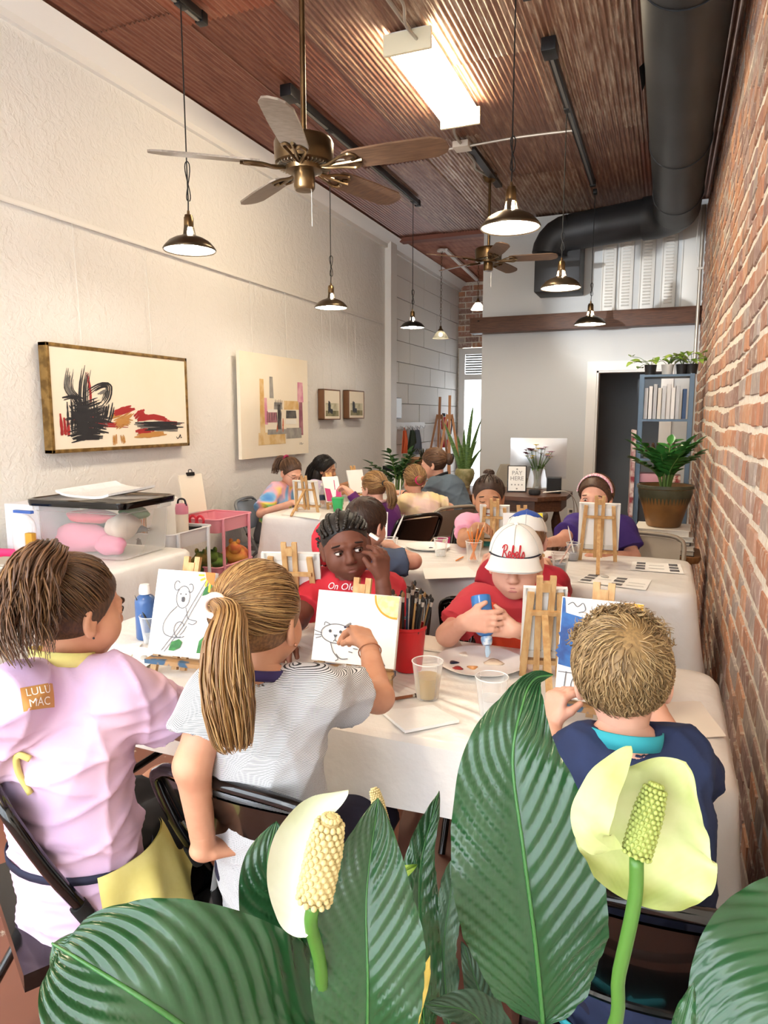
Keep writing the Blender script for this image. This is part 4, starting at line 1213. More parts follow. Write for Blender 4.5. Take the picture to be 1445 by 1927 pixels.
o = obj('white_cord', MB().tube([P_(x, y, ZT + .004) for x, y in [(556, 1218), (545, 1200), (562, 1190), (580, 1180), (583, 1160)]], .002, 6), WHITEP, None)
tag(o, 'thin white cord curling across the table behind the striped girl', 'cord')
# blue paint bottles
BLUEB = mat('blue_paint_bottle', '3a5f97', .35, coat=.3)
def bottle(label, loc, rot, H_, r, m_, capm, group=None, lab=True):
    t = thing('paint_bottle', label, 'bottle', tuple(loc), rot, group)
    obj('body', MB().lathe([(.001, 0), (r * .92, 0), (r, .004), (r, H_ * .68), (r * .96, H_ * .73), (r * .7, H_ * .79), (r * .42, H_ * .82), (r * .4, H_ * .85), (.001, H_ * .85)], 28, caps=False), m_, t, 40)
    obj('cap', MB().lathe([(r * .55, H_ * .83), (r * .57, H_ * .9), (r * .5, H_ * .965), (r * .42, H_), (.001, H_)], 20, caps=False), capm, t, 40)
    return t
WCAP = mat('white_cap_plastic', 'f2f1ee', .35)
bottle('blue paint bottle with white cap standing behind the koala easel', P_(277, 1200), (0, 0, 0), .175, .033, BLUEB, WCAP)
# ================================================================== left side: bin table, carts, wall
def bx(name, label, cat_, c, size, m_, rotz=0, bev=.004):
    o = obj(name, MB().box((0, 0, size[2] / 2), size, bev=bev), m_, None, 40, tuple(c), (0, 0, rotz))
    return tag(o, label, cat_)
ZS = .742
bc = V3(-2.72, 2.78, ZS)
t = thing('storage_bin', 'clear plastic storage bin with black lid full of folded cloth', 'bin', tuple(bc), math.radians(3))
BINP = glassy('frosted_bin', 'eceae6', .07, .25)
bw, bd, bh = .56, .40, .27
mb = MB()
prof = [(1, 0), (.995, .01), (1.06, .9), (1.09, .93), (1.09, 1.0)]
def rr_(w_, d_, r_, n=6):
    out = []
    for cx, cy, a0 in ((w_ / 2 - r_, d_ / 2 - r_, 0), (-w_ / 2 + r_, d_ / 2 - r_, PI / 2), (-w_ / 2 + r_, -d_ / 2 + r_, PI), (w_ / 2 - r_, -d_ / 2 + r_, 1.5 * PI)):
        out += [(cx + r_ * math.cos(a0 + q / n * PI / 2), cy + r_ * math.sin(a0 + q / n * PI / 2)) for q in range(n + 1)]
    return out
def rloft(levels, n=6):
    """levels: (w, d, r, z)"""
    mb_ = MB(); P = []
    for (w_, d_, r_, z_) in levels:
        P += [(x, y, z_) for x, y in rr_(w_, d_, r_, n)]
    k = 4 * (n + 1); Fc = [tuple(range(k - 1, -1, -1)), tuple(range((len(levels) - 1) * k, len(levels) * k))]
    for i in range(len(levels) - 1):
        for q in range(k):
            q2 = (q + 1) % k
            Fc.append((i * k + q, i * k + q2, (i + 1) * k + q2, (i + 1) * k + q))
    return mb_.add(P, Fc)
body = rloft([(bw * .9, bd * .88, .03, .004), (bw * .92, bd * .9, .035, .02), (bw * .98, bd * .98, .04, bh * .86), (bw * 1.03, bd * 1.04, .04, bh * .88), (bw * 1.03, bd * 1.04, .04, bh)])
obj('tub', body, BINP, t, 40)
lid = rloft([(bw * 1.08, bd * 1.09, .045, bh - .01), (bw * 1.1, bd * 1.11, .05, bh + .006), (bw * 1.1, bd * 1.11, .05, bh + .022), (bw * 1.05, bd * 1.05, .045, bh + .026), (bw * 1.0, bd * 1.0, .04, bh + .02)])
obj('lid', lid, BLKGLOSS, t, 30)
def cloth_lump(label, c, s_, m_, seed, name='folded_cloth', group='cloth inside the storage bin'):
    rr = random.Random(seed); ph = [rr.uniform(0, 6) for _ in range(5)]
    b_ = MB().ball((0, 0, 0), s_, 26, 16)
    b_.v = [(x * (1 + .10 * math.sin(14 * z / s_[2] * .3 + ph[0] + 3 * y / s_[1])), y * (1 + .1 * math.sin(5 * x / s_[0] + ph[1])), z * (1 + .16 * math.sin(4 * x / s_[0] + ph[2]) * math.cos(3 * y / s_[1] + ph[3]))) for x, y, z in b_.v]
    o = obj(name, b_, m_, None, 'all', tuple(c))
    return tag(o, label, 'cloth', group)
PKC = mat('pink_cloth', 'd8839f', .9, bump=.3, bscale=20, bdist=.01)
for i, (lab, dx, dy, dz, s_, col) in enumerate([('pink folded cloth at the bottom of the clear bin', -.07, -.09, .085, (.175, .07, .075), PKC), ('dark grey cloth layered across the clear bin', .0, .04, .125, (.22, .09, .05), mat('dark_cloth', '3b3d45', .9)),
    ('beige crumpled cloth at the right of the clear bin', .15, -.03, .15, (.075, .10, .065), mat('beige_cloth', 'cbb9a8', .9, bump=.3, bscale=20)), ('red and pink cloth under the black bin lid', -.03, -.05, .195, (.15, .1, .035), mat('red_pink_cloth', 'c8455c', .9)),
    ('green cloth under the black bin lid at the right', .12, .09, .2, (.09, .06, .035), mat('green_cloth', '5d8a5a', .9)), ('pale speckled cloth at the left of the clear bin', -.13, .07, .05, (.1, .09, .04), mat('speckled_cloth', 'e6dcd8', .9, col2='7d6d80', nscale=50, ncon=(.6, .66))), ('white apron cloth at the lower right of the clear bin', .13, -.1, .06, (.09, .05, .05), PKC)]):
    cloth_lump(lab, bc + V3(dx, dy, dz), s_, col, i)
sheet_thing('plastic_bag', 'white plastic bag lying on the black bin lid', 'bag', [bc + V3(-.2, -.12, bh + .03), bc + V3(.2, -.17, bh + .03), bc + V3(.24, .12, bh + .05), bc + V3(-.05, .15, bh + .06)], mat('white_plastic_film', 'e9e9ea', .3, bump=.8, bscale=14, bdist=.02), th=.012, curl=.02)
bx('cardboard_carton', 'white cardboard carton against the wall behind the storage bin', 'box', (-3.08, 2.72, ZS), (.22, .3, .26), mat('white_carton', 'e2e2e8', .7), .1)
t = thing('poly_bag', 'clear bag with a blue band and yellow packet by the storage bin', 'bag', (-2.97, 2.5, ZS))
bb = MB().ball((0, 0, .11), (.07, .05, .115), 18, 12); bb.v = [(x * (1 + .12 * math.sin(40 * z)), y, z) for x, y, z in bb.v]
obj('film', bb, glassy('clear_film', 'ffffff', .2, .1), t, 'all')
obj('blue_band', MB().box((0, 0, .235), (.12, .02, .014)), mat('blue_band', '3d63b3', .4), t, None)
obj('yellow_packet', MB().box((.06, -.02, .07), (.05, .03, .13), bev=.006), mat('yellow_packet', 'c99a35', .5), t)
t = thing('wrapping_roll', 'roll of bright pink paper at the left picture edge', 'paper', tuple(P_(60, 1050, ZS)), math.radians(12))
obj('roll', MB().tube([(-.25, 0, .022), (.14, 0, .022)], .022, 16), mat('hot_pink_paper', 'e4407f', .45), t)
obj('loose_end', MB().box((-.03, -.06, .004), (.32, .12, .006)), mat('salmon_pink_paper', 'e9688c', .5), t, None)
for i, (x, y, lab) in enumerate(((15, 1072, 'stack of grey printed papers at the left edge of the side table'),)):
    t = thing('paper_stack', lab, 'papers', tuple(P_(x, y, ZS)))
    for k in range(4):
        obj('sheet', MB().box((.004 * k, .006 * (k % 2), .006 + k * .011), (.2, .16, .009), Matrix.Rotation(.06 * k, 3, 'Z')), mat('grey_print' if k % 2 else 'dull_paper', 'b5ada2' if k % 2 else 'd8d2c6', .8), t, None)
# utility carts
def cart(label, c, m_, yaw, tiers=(.16, .46, .78), w=.34, d=.42):
    t = thing('utility_cart', label, 'cart', tuple(c), yaw)
    for z in tiers:
        tr_ = rloft([(w * .93, d * .94, .03, z - .09), (w, d, .035, z)])
        tr_.f = [f for f in tr_.f if len(f) == 4 or f[0] > f[-1]]
        obj('tray', tr_, m_, t, 40)
        obj('tray_rim', MB().tube([(x, y, z) for x, y in rr_(w, d, .035)] + [(w / 2, d / 2 - .035, z)], .006, 6, caps=False), m_, t)
    for sx in (-1, 1):
        for sy in (-1, 1):
            obj('post', MB().tube([(sx * (w / 2 + .004), sy * d * .36, .05), (sx * (w / 2 + .004), sy * d * .36, tiers[-1])], .011, 8), m_, t)
            obj('caster', MB().lathe([(.001, 0), (.02, 0), (.022, .01), (.022, .04), (.01, .05)], 12, (sx * (w / 2 + .004), sy * d * .36, 0)), BLACKM, t)
    return t
WHC = mat('white_powder_coat', 'e3e3e6', .4); PKCT = mat('pink_powder_coat', 'e79aa8', .4)
c1 = V3(-2.75, 3.32, 0); c2 = V3(-2.85, 3.92, 0)
cart('white three-tier utility cart beside the storage bin', c1, WHC, .05)
cart('pink three-tier utility cart beyond the white one', c2, PKCT, .0)
zc = .695
t = thing('pencil_basket', 'black wire basket of coloured pencils on the white cart', 'basket', (-2.8, 3.16, zc))
wb_ = MB()
for q in range(14):
    a = q / 14 * 2 * PI
    wb_.tube([(.045 * math.cos(a), .045 * math.sin(a), 0), (.05 * math.cos(a), .05 * math.sin(a), .1)], .002, 4)
for z in (.0, .05, .1): wb_.tube([(.05 * math.cos(a), .05 * math.sin(a), z) for a in np.linspace(0, 2 * PI, 17)], .003, 4)
obj('mesh_wall', wb_, BLACKM, t, None)['kind'] = 'stuff'
obj('base', MB().lathe([(.001, 0), (.048, 0), (.05, .06), (.001, .06)], 16), BLACKM, t)
for i in range(11):
    a = rr.uniform(0, 6.28); q = rr.uniform(.2, 1)
    p = V3(-2.8, 3.16, zc)
    stick('colouring_pencil', 'wooden pencil in the black wire basket', 'pencil', p + V3(.02 * math.cos(a), .02 * math.sin(a), .065), p + V3(.05 * q * math.cos(a), .05 * q * math.sin(a), .19 + rr.uniform(-.02, .02)), .004, [ORPEN, mat('tan_handle', 'a8804e', .4), mat('rust_handle', '8a4a2c', .4)][i % 3], group='pencils in the wire basket')
t = thing('drink_tumbler', 'cream tumbler with pink lid on the white cart', 'bottle', (-2.68, 3.36, zc))
obj('body', MB().lathe([(.001, 0), (.033, 0), (.036, .02), (.038, .17), (.036, .18)], 24), mat('cream_tumbler', 'e6d9c8', .4), t)
obj('lid', MB().lathe([(.038, .175), (.039, .21), (.034, .235), (.001, .24)], 24, caps=False), mat('pink_lid', 'd98aa0', .4), t)
obj('handle', MB().tube(crv([(-.03, 0, .22), (-.02, 0, .26), (.02, 0, .262), (.034, 0, .225)], 5), .006, 8), BLACKM, t)
t = thing('towel_roll', 'white paper towel roll standing on the white cart', 'towel roll', (-2.84, 3.43, zc))
obj('roll', MB().lathe([(.02, 0), (.058, 0), (.06, .01), (.06, .25), (.058, .26), (.021, .26), (.02, .2)], 28, caps=False), PAPER, t)
obj('core', MB().lathe([(.019, .0), (.0195, .262), (.017, .262), (.017, 0)], 20, caps=False), mat('card_core', 'b79d7d', .8), t)
lp = atX(368, 975, -2.98)
t = thing('clip_board', 'blank cream board with black clip standing on the pink cart', 'board', (lp[0], lp[1], .80), (-.18, 0, math.radians(75)))
obj('board', MB().box((0, 0, .13), (.19, .012, .26)), mat('cream_board', 'efe5d3', .7), t, None)
obj('clip', MB().box((0, -.008, .262), (.06, .02, .025), bev=.004), BLACKM, t)
obj('clip_wire', MB().tube(crv([(-.015, -.01, .27), (-.012, -.01, .29), (.012, -.01, .29), (.015, -.01, .27)], 4), .003, 5), BLACKM, t)
t = thing('scissors', 'red-handled scissors on the near rim of the pink cart', 'scissors', (-2.72, 3.55, .77))
for s_ in (-1, 1):
    obj('handle_loop', MB().tube([(s_ * .028 + .026 * math.cos(a), 0, .03 + .03 * math.sin(a)) for a in np.linspace(0, 2 * PI, 15)], .008, 8, caps=False), mat('red_handle', 'd2273d', .4), t)
obj('blade', MB().box((0, 0, -.02), (.02, .006, .07)), STEEL, t, None)
obj('holder', MB().lathe([(.001, -.06), (.05, -.06), (.055, .0), (.05, .0), (.045, -.05)], 20, caps=False), BLACKM, t)
bx('black_pouch', 'black zip pouch lying on the pink cart', 'pouch', (-2.82, 3.8, .70), (.2, .12, .05), mat('black_fabric', '202023', .8), .2, .02)
for i, (col, dx, dy, dz, lab) in enumerate((('6f8f3e', 0, -.05, .0, 'green plush toy in the middle tray of the pink cart'), ('c56a42', .07, .12, .03, 'orange plush toy in the middle tray of the pink cart'), ('8c7a3c', -.02, -.14, .0, 'mossy plush toy at the near end of the pink cart tray'))):
    t = thing('plush_toy', lab, 'toy', (c2[0] + dx, c2[1] + dy, .41 + dz), group='plush toys in the pink cart')
    b_ = MB().ball((0, 0, .05), (.09, .1, .07), 18, 12); b_.v = [(x * (1 + .15 * math.sin(30 * z + i)), y * (1 + .15 * math.sin(25 * x)), z) for x, y, z in b_.v]
    obj('body', b_, mat('plush_%d' % i, col, .95, col2='3f5a2a' if i != 1 else 'd9a04a', nscale=14), t, 'all')
    obj('head', MB().ball((.05, -.07, .11), .045, 14, 10), MATS['plush_%d' % i], t, 'all')
    for s_ in (-1, 1): obj('ear', MB().ball((.05 + s_ * .03, -.07, .155), (.016, .012, .02), 10, 6), MATS['plush_%d' % i], t, 'all')
# ------------------------------------------------------------------ pictures on the left wall
GOLDF = mat('gold_frame', '9a7a45', .4, .4, col2='6f5428', nscale=20)
WALNUT = mat('walnut_frame', '6f4a2c', .5)
WIRE = mat('clear_hanging_wire', 'dcd9d2', .3)
def picture(label, y0, y1, z0, z1, frame_m, canvas_m, dep=.05, fw_=.022, wires=(.25, .75), lean=.0):
    """hangs on the left wall (plane x = XL); local u runs along +Y, v up"""
    t = thing('wall_picture', label, 'picture', (XL + .015, (y0 + y1) / 2, z0))
    w, h = y1 - y0, z1 - z0
    obj('canvas', MB().box((dep * .75, 0, h / 2), (dep * .5, w - (2 * fw_ if frame_m else 0), h - (2 * fw_ if frame_m else 0))), canvas_m, t, None)
    if frame_m:
        for a, b_, s_ in (((dep / 2, 0, fw_ / 2), (dep + .01, w, fw_), 0), ((dep / 2, 0, h - fw_ / 2), (dep + .01, w, fw_), 0), ((dep / 2, -w / 2 + fw_ / 2, h / 2), (dep + .01, fw_, h), 0), ((dep / 2, w / 2 - fw_ / 2, h / 2), (dep + .01, fw_, h), 0)):
            obj('frame_side', MB().box(a, b_, bev=.003), frame_m, t)
    for q in wires:
        obj('hanging_wire', MB().tube([(.01, (q - .5) * w, h * .9), (.006, (q - .5) * w - .02, 2.575 - z0)], .0022, 4), WIRE, t)
    def P(u, v, n): return V3(dep + .0015 + n, (u - .5) * w, v * h)
    return t, P
CREAM = mat('cream_canvas', 'f3e6cf', .8, col2='f6ecd9', nscale=3, ncon=(.3, .7), bump=.1, bscale=200, bdist=.001)
def strokes(t, P, name, m_, items, seed=0, hair=0):
    """brush strokes: (width, points, spread): each is split into many thin bristle lines"""
    rr = random.Random(seed); mb = MB(); n = 0
    for (wd, pts, cnt) in items:
        base = crv([(a, b, 0) for a, b in pts], 6) if len(pts) > 2 else [np.array((a + (b - a) * q / 8, c + (d - c) * q / 8, 0)) for (a, c), (b, d) in [(pts[0], pts[1])] for q in range(9)]
        for c in range(cnt):
            off = (c + .5) / cnt - .5 + rr.uniform(-.08, .08)
            i0, i1 = rr.randint(0, max(1, len(base) // 6)), len(base) - rr.randint(0, max(1, len(base) // 5))
            if i1 - i0 < 3: i0, i1 = 0, len(base)
            q = []
            for i in range(i0, i1):
                tg = base[min(i + 1, len(base) - 1)] - base[max(i - 1, 0)]
                nn = unit(V3(-tg[1], tg[0], 0))
                b_ = base[i] + nn * off * wd
                q.append(P(b_[0], b_[1], .0006 + n * 2e-6))
            n += 1
            mb.ribbon(q, [wd * .95 / cnt * 1.2 * (1.0 if cnt > 1 else 1.2) * rr.uniform(.7, 1.3) * math.sqrt(max(.05, math.sin(PI * (i + .6) / (len(q) + .2)))) for i in range(len(q))], (1, 0, 0))
    return obj(name, mb, m_, t, None)
BLKP = mat('black_brush_paint', '26262a', .6); REDB = mat('red_brush_paint', 'a52a2c', .55); GRYP = mat('grey_brush_paint', '77736f', .6); OCH = mat('ochre_brush_paint', 'c08a4a', .6)
t, P = picture('wide abstract painting of black and red strokes in a gold frame', 2.94, 4.17, 1.24, 1.865, GOLDF, CREAM)
strokes(t, P, 'black_strokes', BLKP, [(.05, [(.14, .78), (.12, .6), (.17, .48), (.2, .3)], 9), (.06, [(.24, .82), (.21, .62), (.2, .4), (.19, .2)], 10), (.05, [(.21, .52), (.3, .62), (.37, .64), (.36, .52), (.3, .42)], 8), (.17, [(.12, .40), (.22, .38), (.34, .44)], 22), (.2, [(.2, .5), (.2, .34), (.19, .18)], 18), (.16, [(.11, .24), (.24, .28), (.38, .24)], 22), (.1, [(.14, .45), (.2, .3), (.26, .2)], 8), (.08, [(.38, .48), (.36, .36), (.34, .28)], 7), (.05, [(.55, .26), (.75, .25), (.96, .25)], 6), (.03, [(.62, .2), (.8, .21), (.95, .21)], 4), (.1, [(.1, .14), (.2, .17), (.32, .16)], 9), (.03, [(.08, .5), (.14, .52), (.2, .5)], 4)], 1)
strokes(t, P, 'red_strokes', REDB, [(.018, [(.235, .76), (.25, .6), (.25, .44)], 3), (.06, [(.08, .4), (.085, .2), (.08, .16)], 3), (.05, [(.16, .22), (.3, .26), (.5, .24)], 6), (.06, [(.4, .36), (.48, .40), (.55, .43)], 4), (.07, [(.55, .3), (.6, .36), (.64, .38)], 4), (.05, [(.58, .31), (.7, .33), (.83, .3)], 4), (.03, [(.6, .25), (.8, .27), (.94, .26)], 3), (.04, [(.54, .17), (.62, .185), (.7, .18)], 3), (.05, [(.14, .3), (.2, .34), (.27, .33)], 4)], 2)
strokes(t, P, 'grey_strokes', GRYP, [(.06, [(.54, .24), (.7, .22), (.9, .2)], 7), (.05, [(.26, .38), (.31, .3), (.34, .22)], 6), (.03, [(.12, .74), (.11, .62), (.15, .5)], 4), (.04, [(.3, .55), (.36, .58), (.34, .48)], 5)], 3)
strokes(t, P, 'ochre_strokes', OCH, [(.1, [(.38, .3), (.45, .34), (.52, .4)], 10), (.06, [(.4, .22), (.46, .28), (.53, .27)], 6), (.03, [(.4, .16), (.4, .1), (.4, .04)], 3), (.03, [(.45, .16), (.46, .1), (.46, .05)], 3), (.05, [(.54, .14), (.66, .14), (.8, .155)], 4)], 4)
strokes(t, P, 'signature', BLKP, [(.006, [(.9, .13), (.885, .11), (.895, .09), (.91, .105), (.92, .13), (.925, .095), (.94, .11), (.96, .1)], 1)], 5)
t, P = picture('large unframed abstract canvas of pink, ochre and grey blocks', 4.83, 5.98, 1.1, 1.98, None, CREAM, dep=.06)
def blocks(t, P, nm, m_, rects):
    for i, (u0, v0, u1, v1) in enumerate(rects):
        n = .0004 + i * 3e-5 + (.0003 if nm[0] in 'dw' else 0)
        obj(nm, MB().add([P(u0, v0, n), P(u1, v0, n), P(u1 - .01, v1, n), P(u0 + .005, v1, n)], [(0, 1, 2, 3)]), m_, t, None)
blocks(t, P, 'ochre_wash', mat('ochre_wash', 'd3a763', .8, col2='e8cf9f', nscale=7), [(.22, .12, .62, .24), (.25, .22, .32, .76), (.6, .47, .84, .56)])
blocks(t, P, 'pink_wash', mat('pink_wash', 'd78aa5', .8, col2='e7b6bd', nscale=9), [(.26, .32, .36, .58), (.82, .55, .92, .76)])
blocks(t, P, 'plum_wash', mat('plum_wash', '8f5666', .8, col2='b07a80', nscale=9), [(.84, .2, .91, .58), (.34, .34, .5, .45)])
blocks(t, P, 'grey_wash', mat('grey_wash', '8d8984', .8, col2='a8a39b', nscale=9), [(.39, .58, .45, .79), (.45, .47, .58, .54), (.63, .17, .88, .28), (.35, .22, .88, .27)])
blocks(t, P, 'dark_blocks', mat('charcoal_wash', '403d3c', .8, col2='6a6560', nscale=12), [(.63, .38, .8, .46), (.5, .27, .56, .52)])
blocks(t, P, 'white_blocks', mat('white_wash', 'f4efe4', .8), [(.62, .32, .8, .37), (.36, .44, .52, .47)])
strokes(t, P, 'dark_marks', BLKP, [(.008, [(.38 + .035 * q, .34 + .01 * (q % 3)), (.385 + .035 * q, .45 + .02 * (q % 2))], 2) for q in range(6)] + [(.006, [(.47 + .025 * q, .5), (.475 + .025 * q, .57)], 1) for q in range(5)], 6)
strokes(t, P, 'orange_marks', mat('orange_marks', 'cf6a3a', .6), [(.03, [(.49, .24), (.52, .36)], 3), (.015, [(.58, .24), (.585, .38)], 1)], 8)
strokes(t, P, 'signature', BLKP, [(.004, [(.84, .13), (.85, .1), (.87, .12), (.88, .1), (.9, .11), (.92, .1)], 1)], 7)
for i, (lab, x0, x1, y0, y1) in enumerate((('small landscape picture in a walnut frame, left of the pair', 608, 636, 733, 790), ('small landscape picture in a walnut frame, right of the pair', 655, 681, 735, 788))):
    a, b_ = atX(x0 - 3, (y0 + y1) / 2, XL + .05), atX(x1, (y0 + y1) / 2, XL + .05)
    zt_, zb_ = atX((x0 + x1) / 2, y0, XL + .05)[2], atX((x0 + x1) / 2, y1, XL + .05)[2]
    t, P = picture(lab, a[1], b_[1], zb_, zt_, WALNUT, CREAM, dep=.06, fw_=.012)
    blocks(t, P, 'sky_wash', mat('olive_wash', 'b3ab8b', .8, col2='d8d2b8', nscale=9), [(.1, .3, .9, .55)])
    blocks(t, P, 'ground_wash', mat('moss_wash', '6d6a4d', .8, col2='9a9270', nscale=12), [(.1, .12, .9, .3)])
    strokes(t, P, 'tree_marks', BLKP, [(.12, [(.3, .2), (.32, .4), (.3, .62)], 5), (.1, [(.45, .2), (.46, .38)], 4)], 9 + i)
pt = atX(748, 768, XL + .03)
t = thing('wall_tablet', 'slim white-faced wall panel on the white block wall', 'panel', (XL + .02, pt[1], pt[2] - .13))
obj('case', MB().box((.015, 0, .13), (.025, .2, .27), bev=.01), BLACKM, t); obj('screen', MB().box((.03, 0, .13), (.004, .185, .25)), mat('white_screen', 'eef4f6', .3), t, None)
# ================================================================== back of the room
# desk: long dark table with turned legs
ZD_ = .78
dt = thing('wooden_desk', 'dark wooden desk with turned legs in front of the grey wall', 'desk', (-1.42, 6.15, 0))
DW = mat('desk_walnut', '4b3022', .4, col2='6b4630', nscale=5, stretch=(2, 12, 12), ncon=(.3, .7))
top = [(-.5, -.36), (.45, -.36), (.66, -.16), (.66, .25), (.45, .42), (-.5, .42)]
obj('top', MB().prism(top, .035, lambda p: (p[0], p[2], ZD_ - p[1])), DW, dt, None)
obj('apron', MB().prism([(x * .93, y * .85) for x, y in top], .1, lambda p: (p[0], p[2], ZD_ - .035 - p[1])), DW, dt, None)
def turned(r):
    return [(r * .9, 0), (r, .02), (r * .7, .05), (r * .95, .1), (r * 1.15, .18), (r * .75, .27), (r * .6, .3), (r * .95, .33), (r * .6, .36), (r * 1.1, .44), (r * 1.25, .5), (r * .7, .58), (r * .95, .61), (r * .95, .645)]
for (x, y) in ((-.42, -.26), (.42, -.24), (.52, .26), (-.42, .3)):
    obj('leg', MB().lathe(turned(.036), 20, (x, y, 0)), DW, dt, 50)
obj('stretcher', MB().box((.02, 0, .12), (.9, .06, .05), bev=.008), DW, dt)
obj('stretcher_end', MB().box((.47, .0, .12), (.05, .56, .05), bev=.008), DW, dt)
def onD(x, y, z=ZD_): return atZ(x, y, z)
# computer seen from behind
c = atD(1012, 880, 6.55)
t = thing('desktop_computer', 'silver all-in-one computer seen from behind on the desk', 'computer', (c[0], c[1], ZD_), math.radians(8))
SIL = mat('brushed_silver', 'cfcfd0', .3, .55)
cm = MB()
cm.grid(lambda u, v: (-.26 + .52 * u, -.012 - .03 * (1 - (2 * u - 1) ** 2) * (1 - (2 * v - 1) ** 2), .09 + .38 * v), 16, 10)
k = MB().box((0, 0, .28), (.52, .024, .38), bev=.008)
obj('back_shell', cm, SIL, t, 'all'); obj('body', k, SIL, t)
obj('stand', MB().prism([(-.1, 0), (.1, 0), (.1, .008), (.06, .2), (-.06, .2), (-.1, .008)], .012, lambda p: (p[0], p[1] - .06 + p[2] * .1, p[2])), SIL, t, None)
obj('foot', MB().box((0, -.02, .006), (.2, .18, .01), bev=.004), SIL, t)
# sign
c = onD(972, 926)
t = thing('pay_sign', 'small framed PAY HERE sign leaning on the desk', 'sign', tuple(c), (-.2, 0, math.radians(12)))
obj('frame', MB().box((0, 0, .12), (.17, .015, .24), bev=.003), BLKH, t)
obj('card', MB().box((0, -.009, .12), (.15, .003, .22)), mat('sign_card', 'f4f4f2', .6), t, None)
tm = text_mesh('PAY\nHERE', .052, line=.95)
link('lettering', tm, mat('grey_ink', '8b8b8c', .6), t, (0, -.0112, .145), (PI / 2, 0, 0))
mk = MB()
for q in range(4): mk.box((-.045 + .03 * q, -.0112, .065), (.012, .001, .012))
mk.ball((0, -.0112, .205), (.008, .0008, .008), 10, 6); mk.ball((0, -.0112, .03), (.008, .0008, .008), 10, 6)
obj('card_icons', mk, mat('icon_grey', '9c9c9c', .6), t, None)
# vase of flowers
c = onD(1010, 920)
t = thing('flower_vase', 'clear glass vase of mixed cut flowers on the desk', 'vase', tuple(c))
obj('vase', MB().lathe([(.001, .002), (.035, .002), (.04, .01), (.03, .06), (.032, .12), (.05, .19), (.047, .19), (.03, .12), (.027, .06), (.034, .012), (.001, .01)], 24, caps=False), glassy('vase_glass', 'eef2ee', .2), t, 60)
obj('water', MB().lathe([(.001, .012), (.033, .012), (.027, .06), (.028, .09), (.001, .09)], 20, caps=False), WATERC, t, 60)
rr = random.Random(11)
FM = [mat('plum_petal', '6e2f3c', .7), mat('yellow_petal', 'f0d33a', .7), mat('cream_petal', 'ead9a8', .7), mat('lilac_petal', 'c79ab8', .7), mat('white_petal', 'eee6ea', .7)]
STEMG = mat('stem_green', '4d6b33', .6)
for i in range(30):
    a, q = rr.uniform(0, 6.28), rr.random() ** .5
    hx, hy, hz = .13 * q * math.cos(a), .10 * q * math.sin(a), .27 + .12 * (1 - q * .6) + rr.uniform(-.03, .04)
    m_ = FM[0 if hx < -.05 and hz > .3 else (1 if hx < 0 and i % 2 else [2, 3, 4, 3][i % 4])]
    st_ = obj('stem', MB().tube(crv([(hx * .08, hy * .08, .02), (hx * .3, hy * .3, .17), (hx, hy, hz)], 4), .0018, 5), STEMG, t)
    fl = MB()
    for k in range(9):
        b_ = k * 2 * PI / 9
        u_, v_ = V3(math.cos(b_), math.sin(b_), 0), V3(-math.sin(b_), math.cos(b_), 0)
        cc = V3(hx, hy, hz)
        R_ = rr.uniform(.026, .036)
        fl.add([cc, cc + u_ * R_ * .6 + v_ * R_ * .3 + V3(0, 0, .004), cc + u_ * R_ + V3(0, 0, .009), cc + u_ * R_ * .6 - v_ * R_ * .3 + V3(0, 0, .004)], [(0, 1, 2, 3)])
    fl.ball(cc + V3(0, 0, .003), (.007, .007, .006), 8, 5)
    obj('bloom', fl, m_, st_, None)
for i in range(10):
    a = rr.uniform(0, 6.28)
    lf = MB(); b0 = V3(.03 * math.cos(a), .03 * math.sin(a), .17); e = b0 + V3(.07 * math.cos(a), .06 * math.sin(a), rr.uniform(0, .08))
    lf.ribbon(crv([b0, (b0 + e) / 2 + V3(0, 0, .02), e], 4), [.004, .012, .018, .02, .02, .018, .014, .008, .003], (math.cos(a + .4), math.sin(a), 1))
    obj('leaf', lf, STEMG, t, None)
c = onD(1008, 930)
t = thing('smart_speaker', 'small black puck speaker at the desk edge', 'speaker', tuple(c + V3(0, -.06, 0)))
obj('body', MB().lathe([(.04, 0), (.05, .01), (.052, .03), (.044, .045), (.001, .048)], 28, caps=False), mat('charcoal_mesh', '2a2a2d', .8), t, 50); obj('base', MB().lathe([(.001, 0), (.042, 0), (.042, .004), (.001, .004)], 24), BLKH, t)
c = onD(1041, 928)
t = thing('black_speaker', 'black cube speaker near the right desk end', 'speaker', tuple(c + V3(0, .03, 0)), .1)
obj('cabinet', MB().box((0, 0, .07), (.125, .11, .14), bev=.006), BLKH, t); obj('grille', MB().box((0, -.056, .07), (.11, .006, .125)), mat('speaker_cloth', '232325', .9), t, None)
t = thing('desk_cables', 'white and grey cables hanging off the right desk end', 'cables', (-.78, 6.2, 0))
for i, col in enumerate((GALV, WHITEP, GALV)):
    obj('cable', MB().tube(crv([(-.2, -.1 + .05 * i, ZD_ + .01), (.02, -.05, ZD_ + .012), (.06 + .02 * i, .0, .6), (.0 + .04 * i, .1, .3), (-.1, .2, .1 + .1 * i), (-.03, .5, .3)], 6), .004, 6), col, t)
